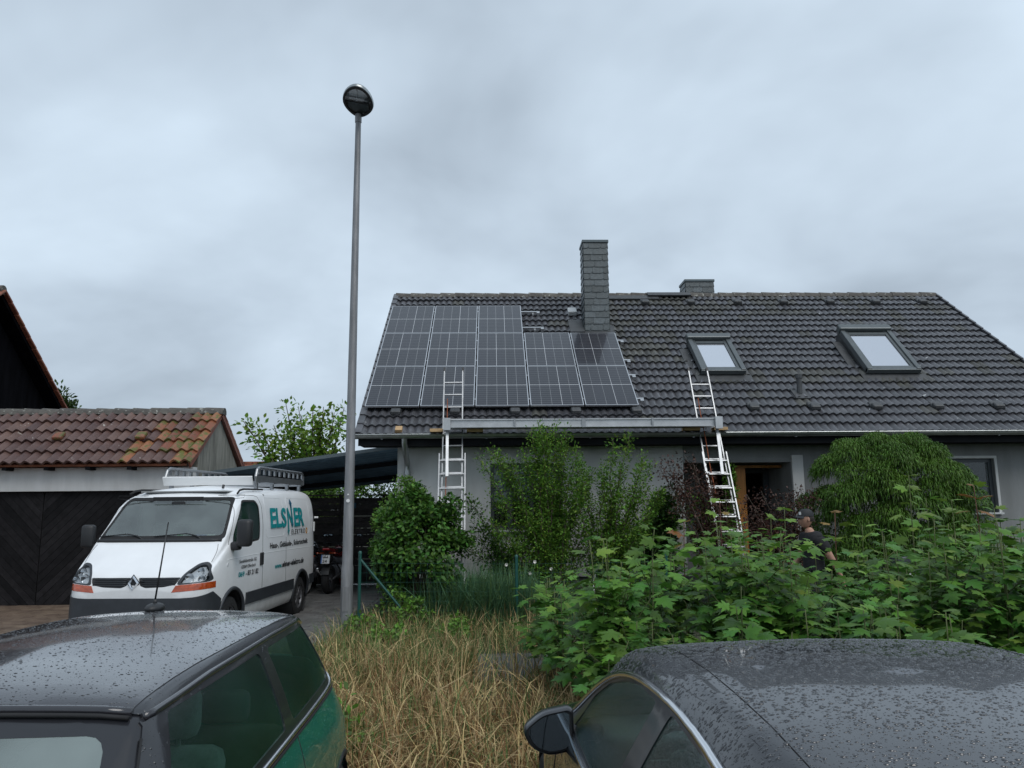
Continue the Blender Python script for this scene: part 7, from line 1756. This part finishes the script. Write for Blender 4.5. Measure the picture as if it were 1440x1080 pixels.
grass('bent_straw', 'pale bent straw stalks arching over the dry grass', 'grass', 1500, lambda r: (r.uniform(-2.3, 1.1), r.uniform(5.3, 9.6)), .35, .80, .0050, ['grass_straw', 'grass_green'], [.75, .25], 58, lean=.9, curl=3.2, dens=clump)
grass('verge_grass', 'mixed green and dry grass along the wire fence', 'grass', 11000, lambda r: (r.uniform(-2.25, .9), r.uniform(8.2, 12.2)), .15, .66, .0042, ['grass_green', 'grass_straw', 'grass_brown'], [.58, .30, .12], 52, lean=.9, curl=1.8, dens=lambda x, y: .05 if (x > -.2 and 8.7 < y < 10.5) else clump(x, y) ** .5)
grass('driveway_weeds', 'dry weeds at the driveway edge beside the street lamp', 'grass', 2600, lambda r: (r.uniform(-3.6, -1.9), r.uniform(7.5, 10.6)), .12, .5, .0045, ['grass_straw', 'grass_green', 'grass_brown'], [.4, .4, .2], 53, lean=.6, curl=1.0)
grass('long_grass', 'dense blue green tuft of long grass behind the fence post', 'grass', 6500, lambda r: tuple(np.array([-.05, 12.55]) + r.normal(size=2) * np.array([.42, .22])), .6, 1.3, .0055, ['grass_blue', 'grass_green'], [.8, .2], 54, lean=.75, curl=1.3)
grass('lawn', 'rough green lawn in the front garden', 'grass', 16000, lambda r: (r.uniform(-2.1, 10), r.uniform(11.9, 15.0)), .08, .35, .006, ['grass_green', 'grass_blue'], [.7, .3], 55, lean=.6)
grass('thicket_grass', 'dry stalks between the maple stems', 'grass', 2500, lambda r: (r.uniform(.6, 6), r.uniform(5.3, 9.5)), .2, .7, .004, ['grass_straw', 'grass_green', 'grass_brown'], [.3, .4, .3], 56, lean=.5)
grass('ornamental_grass', 'fresh light green tall grass below the right window', 'grass', 3800, lambda r: (r.uniform(7.3, 9.8), r.uniform(12.6, 14.0)), .9, 1.75, .006, ['leaf_tree', 'grass_green'], [.7, .3], 57, lean=.3, curl=.7)
# nettles and low weeds in the verge
for i, (x, y, Y, lab) in enumerate([(505, 880, 11.2, 'leafy green weed at the foot of the street lamp'), (545, 905, 10.2, 'leafy green weed in the verge before the braced post'), (640, 880, 10.9, 'leafy green weed before the long grass tuft'), (560, 830, 12.2, 'leafy light green weed under the round bush'), (585, 850, 11.6, 'leafy green weed between the fence brace and grass'), (470, 1000, 6.2, 'leafy green weed beside the green car')]):
    p = at_y(x, y, Y); lumps_plant('weed', lab, 'weed', (p.x, Y, max(.2, p.z * .55)), (.22, .2, max(.2, p.z * .55)), 14, 520, .065, ['leaf_shrub', 'leaf_bush_light', 'grass_green'], [.5, .3, .2], 60 + i, lump=.12, group='weeds in the verge')
print('TRIS', sum(len(o.data.loop_triangles) if o.type == 'MESH' and not o.data.calc_loop_triangles() else 0 for o in SC.objects), 'OBJS', len(SC.objects))
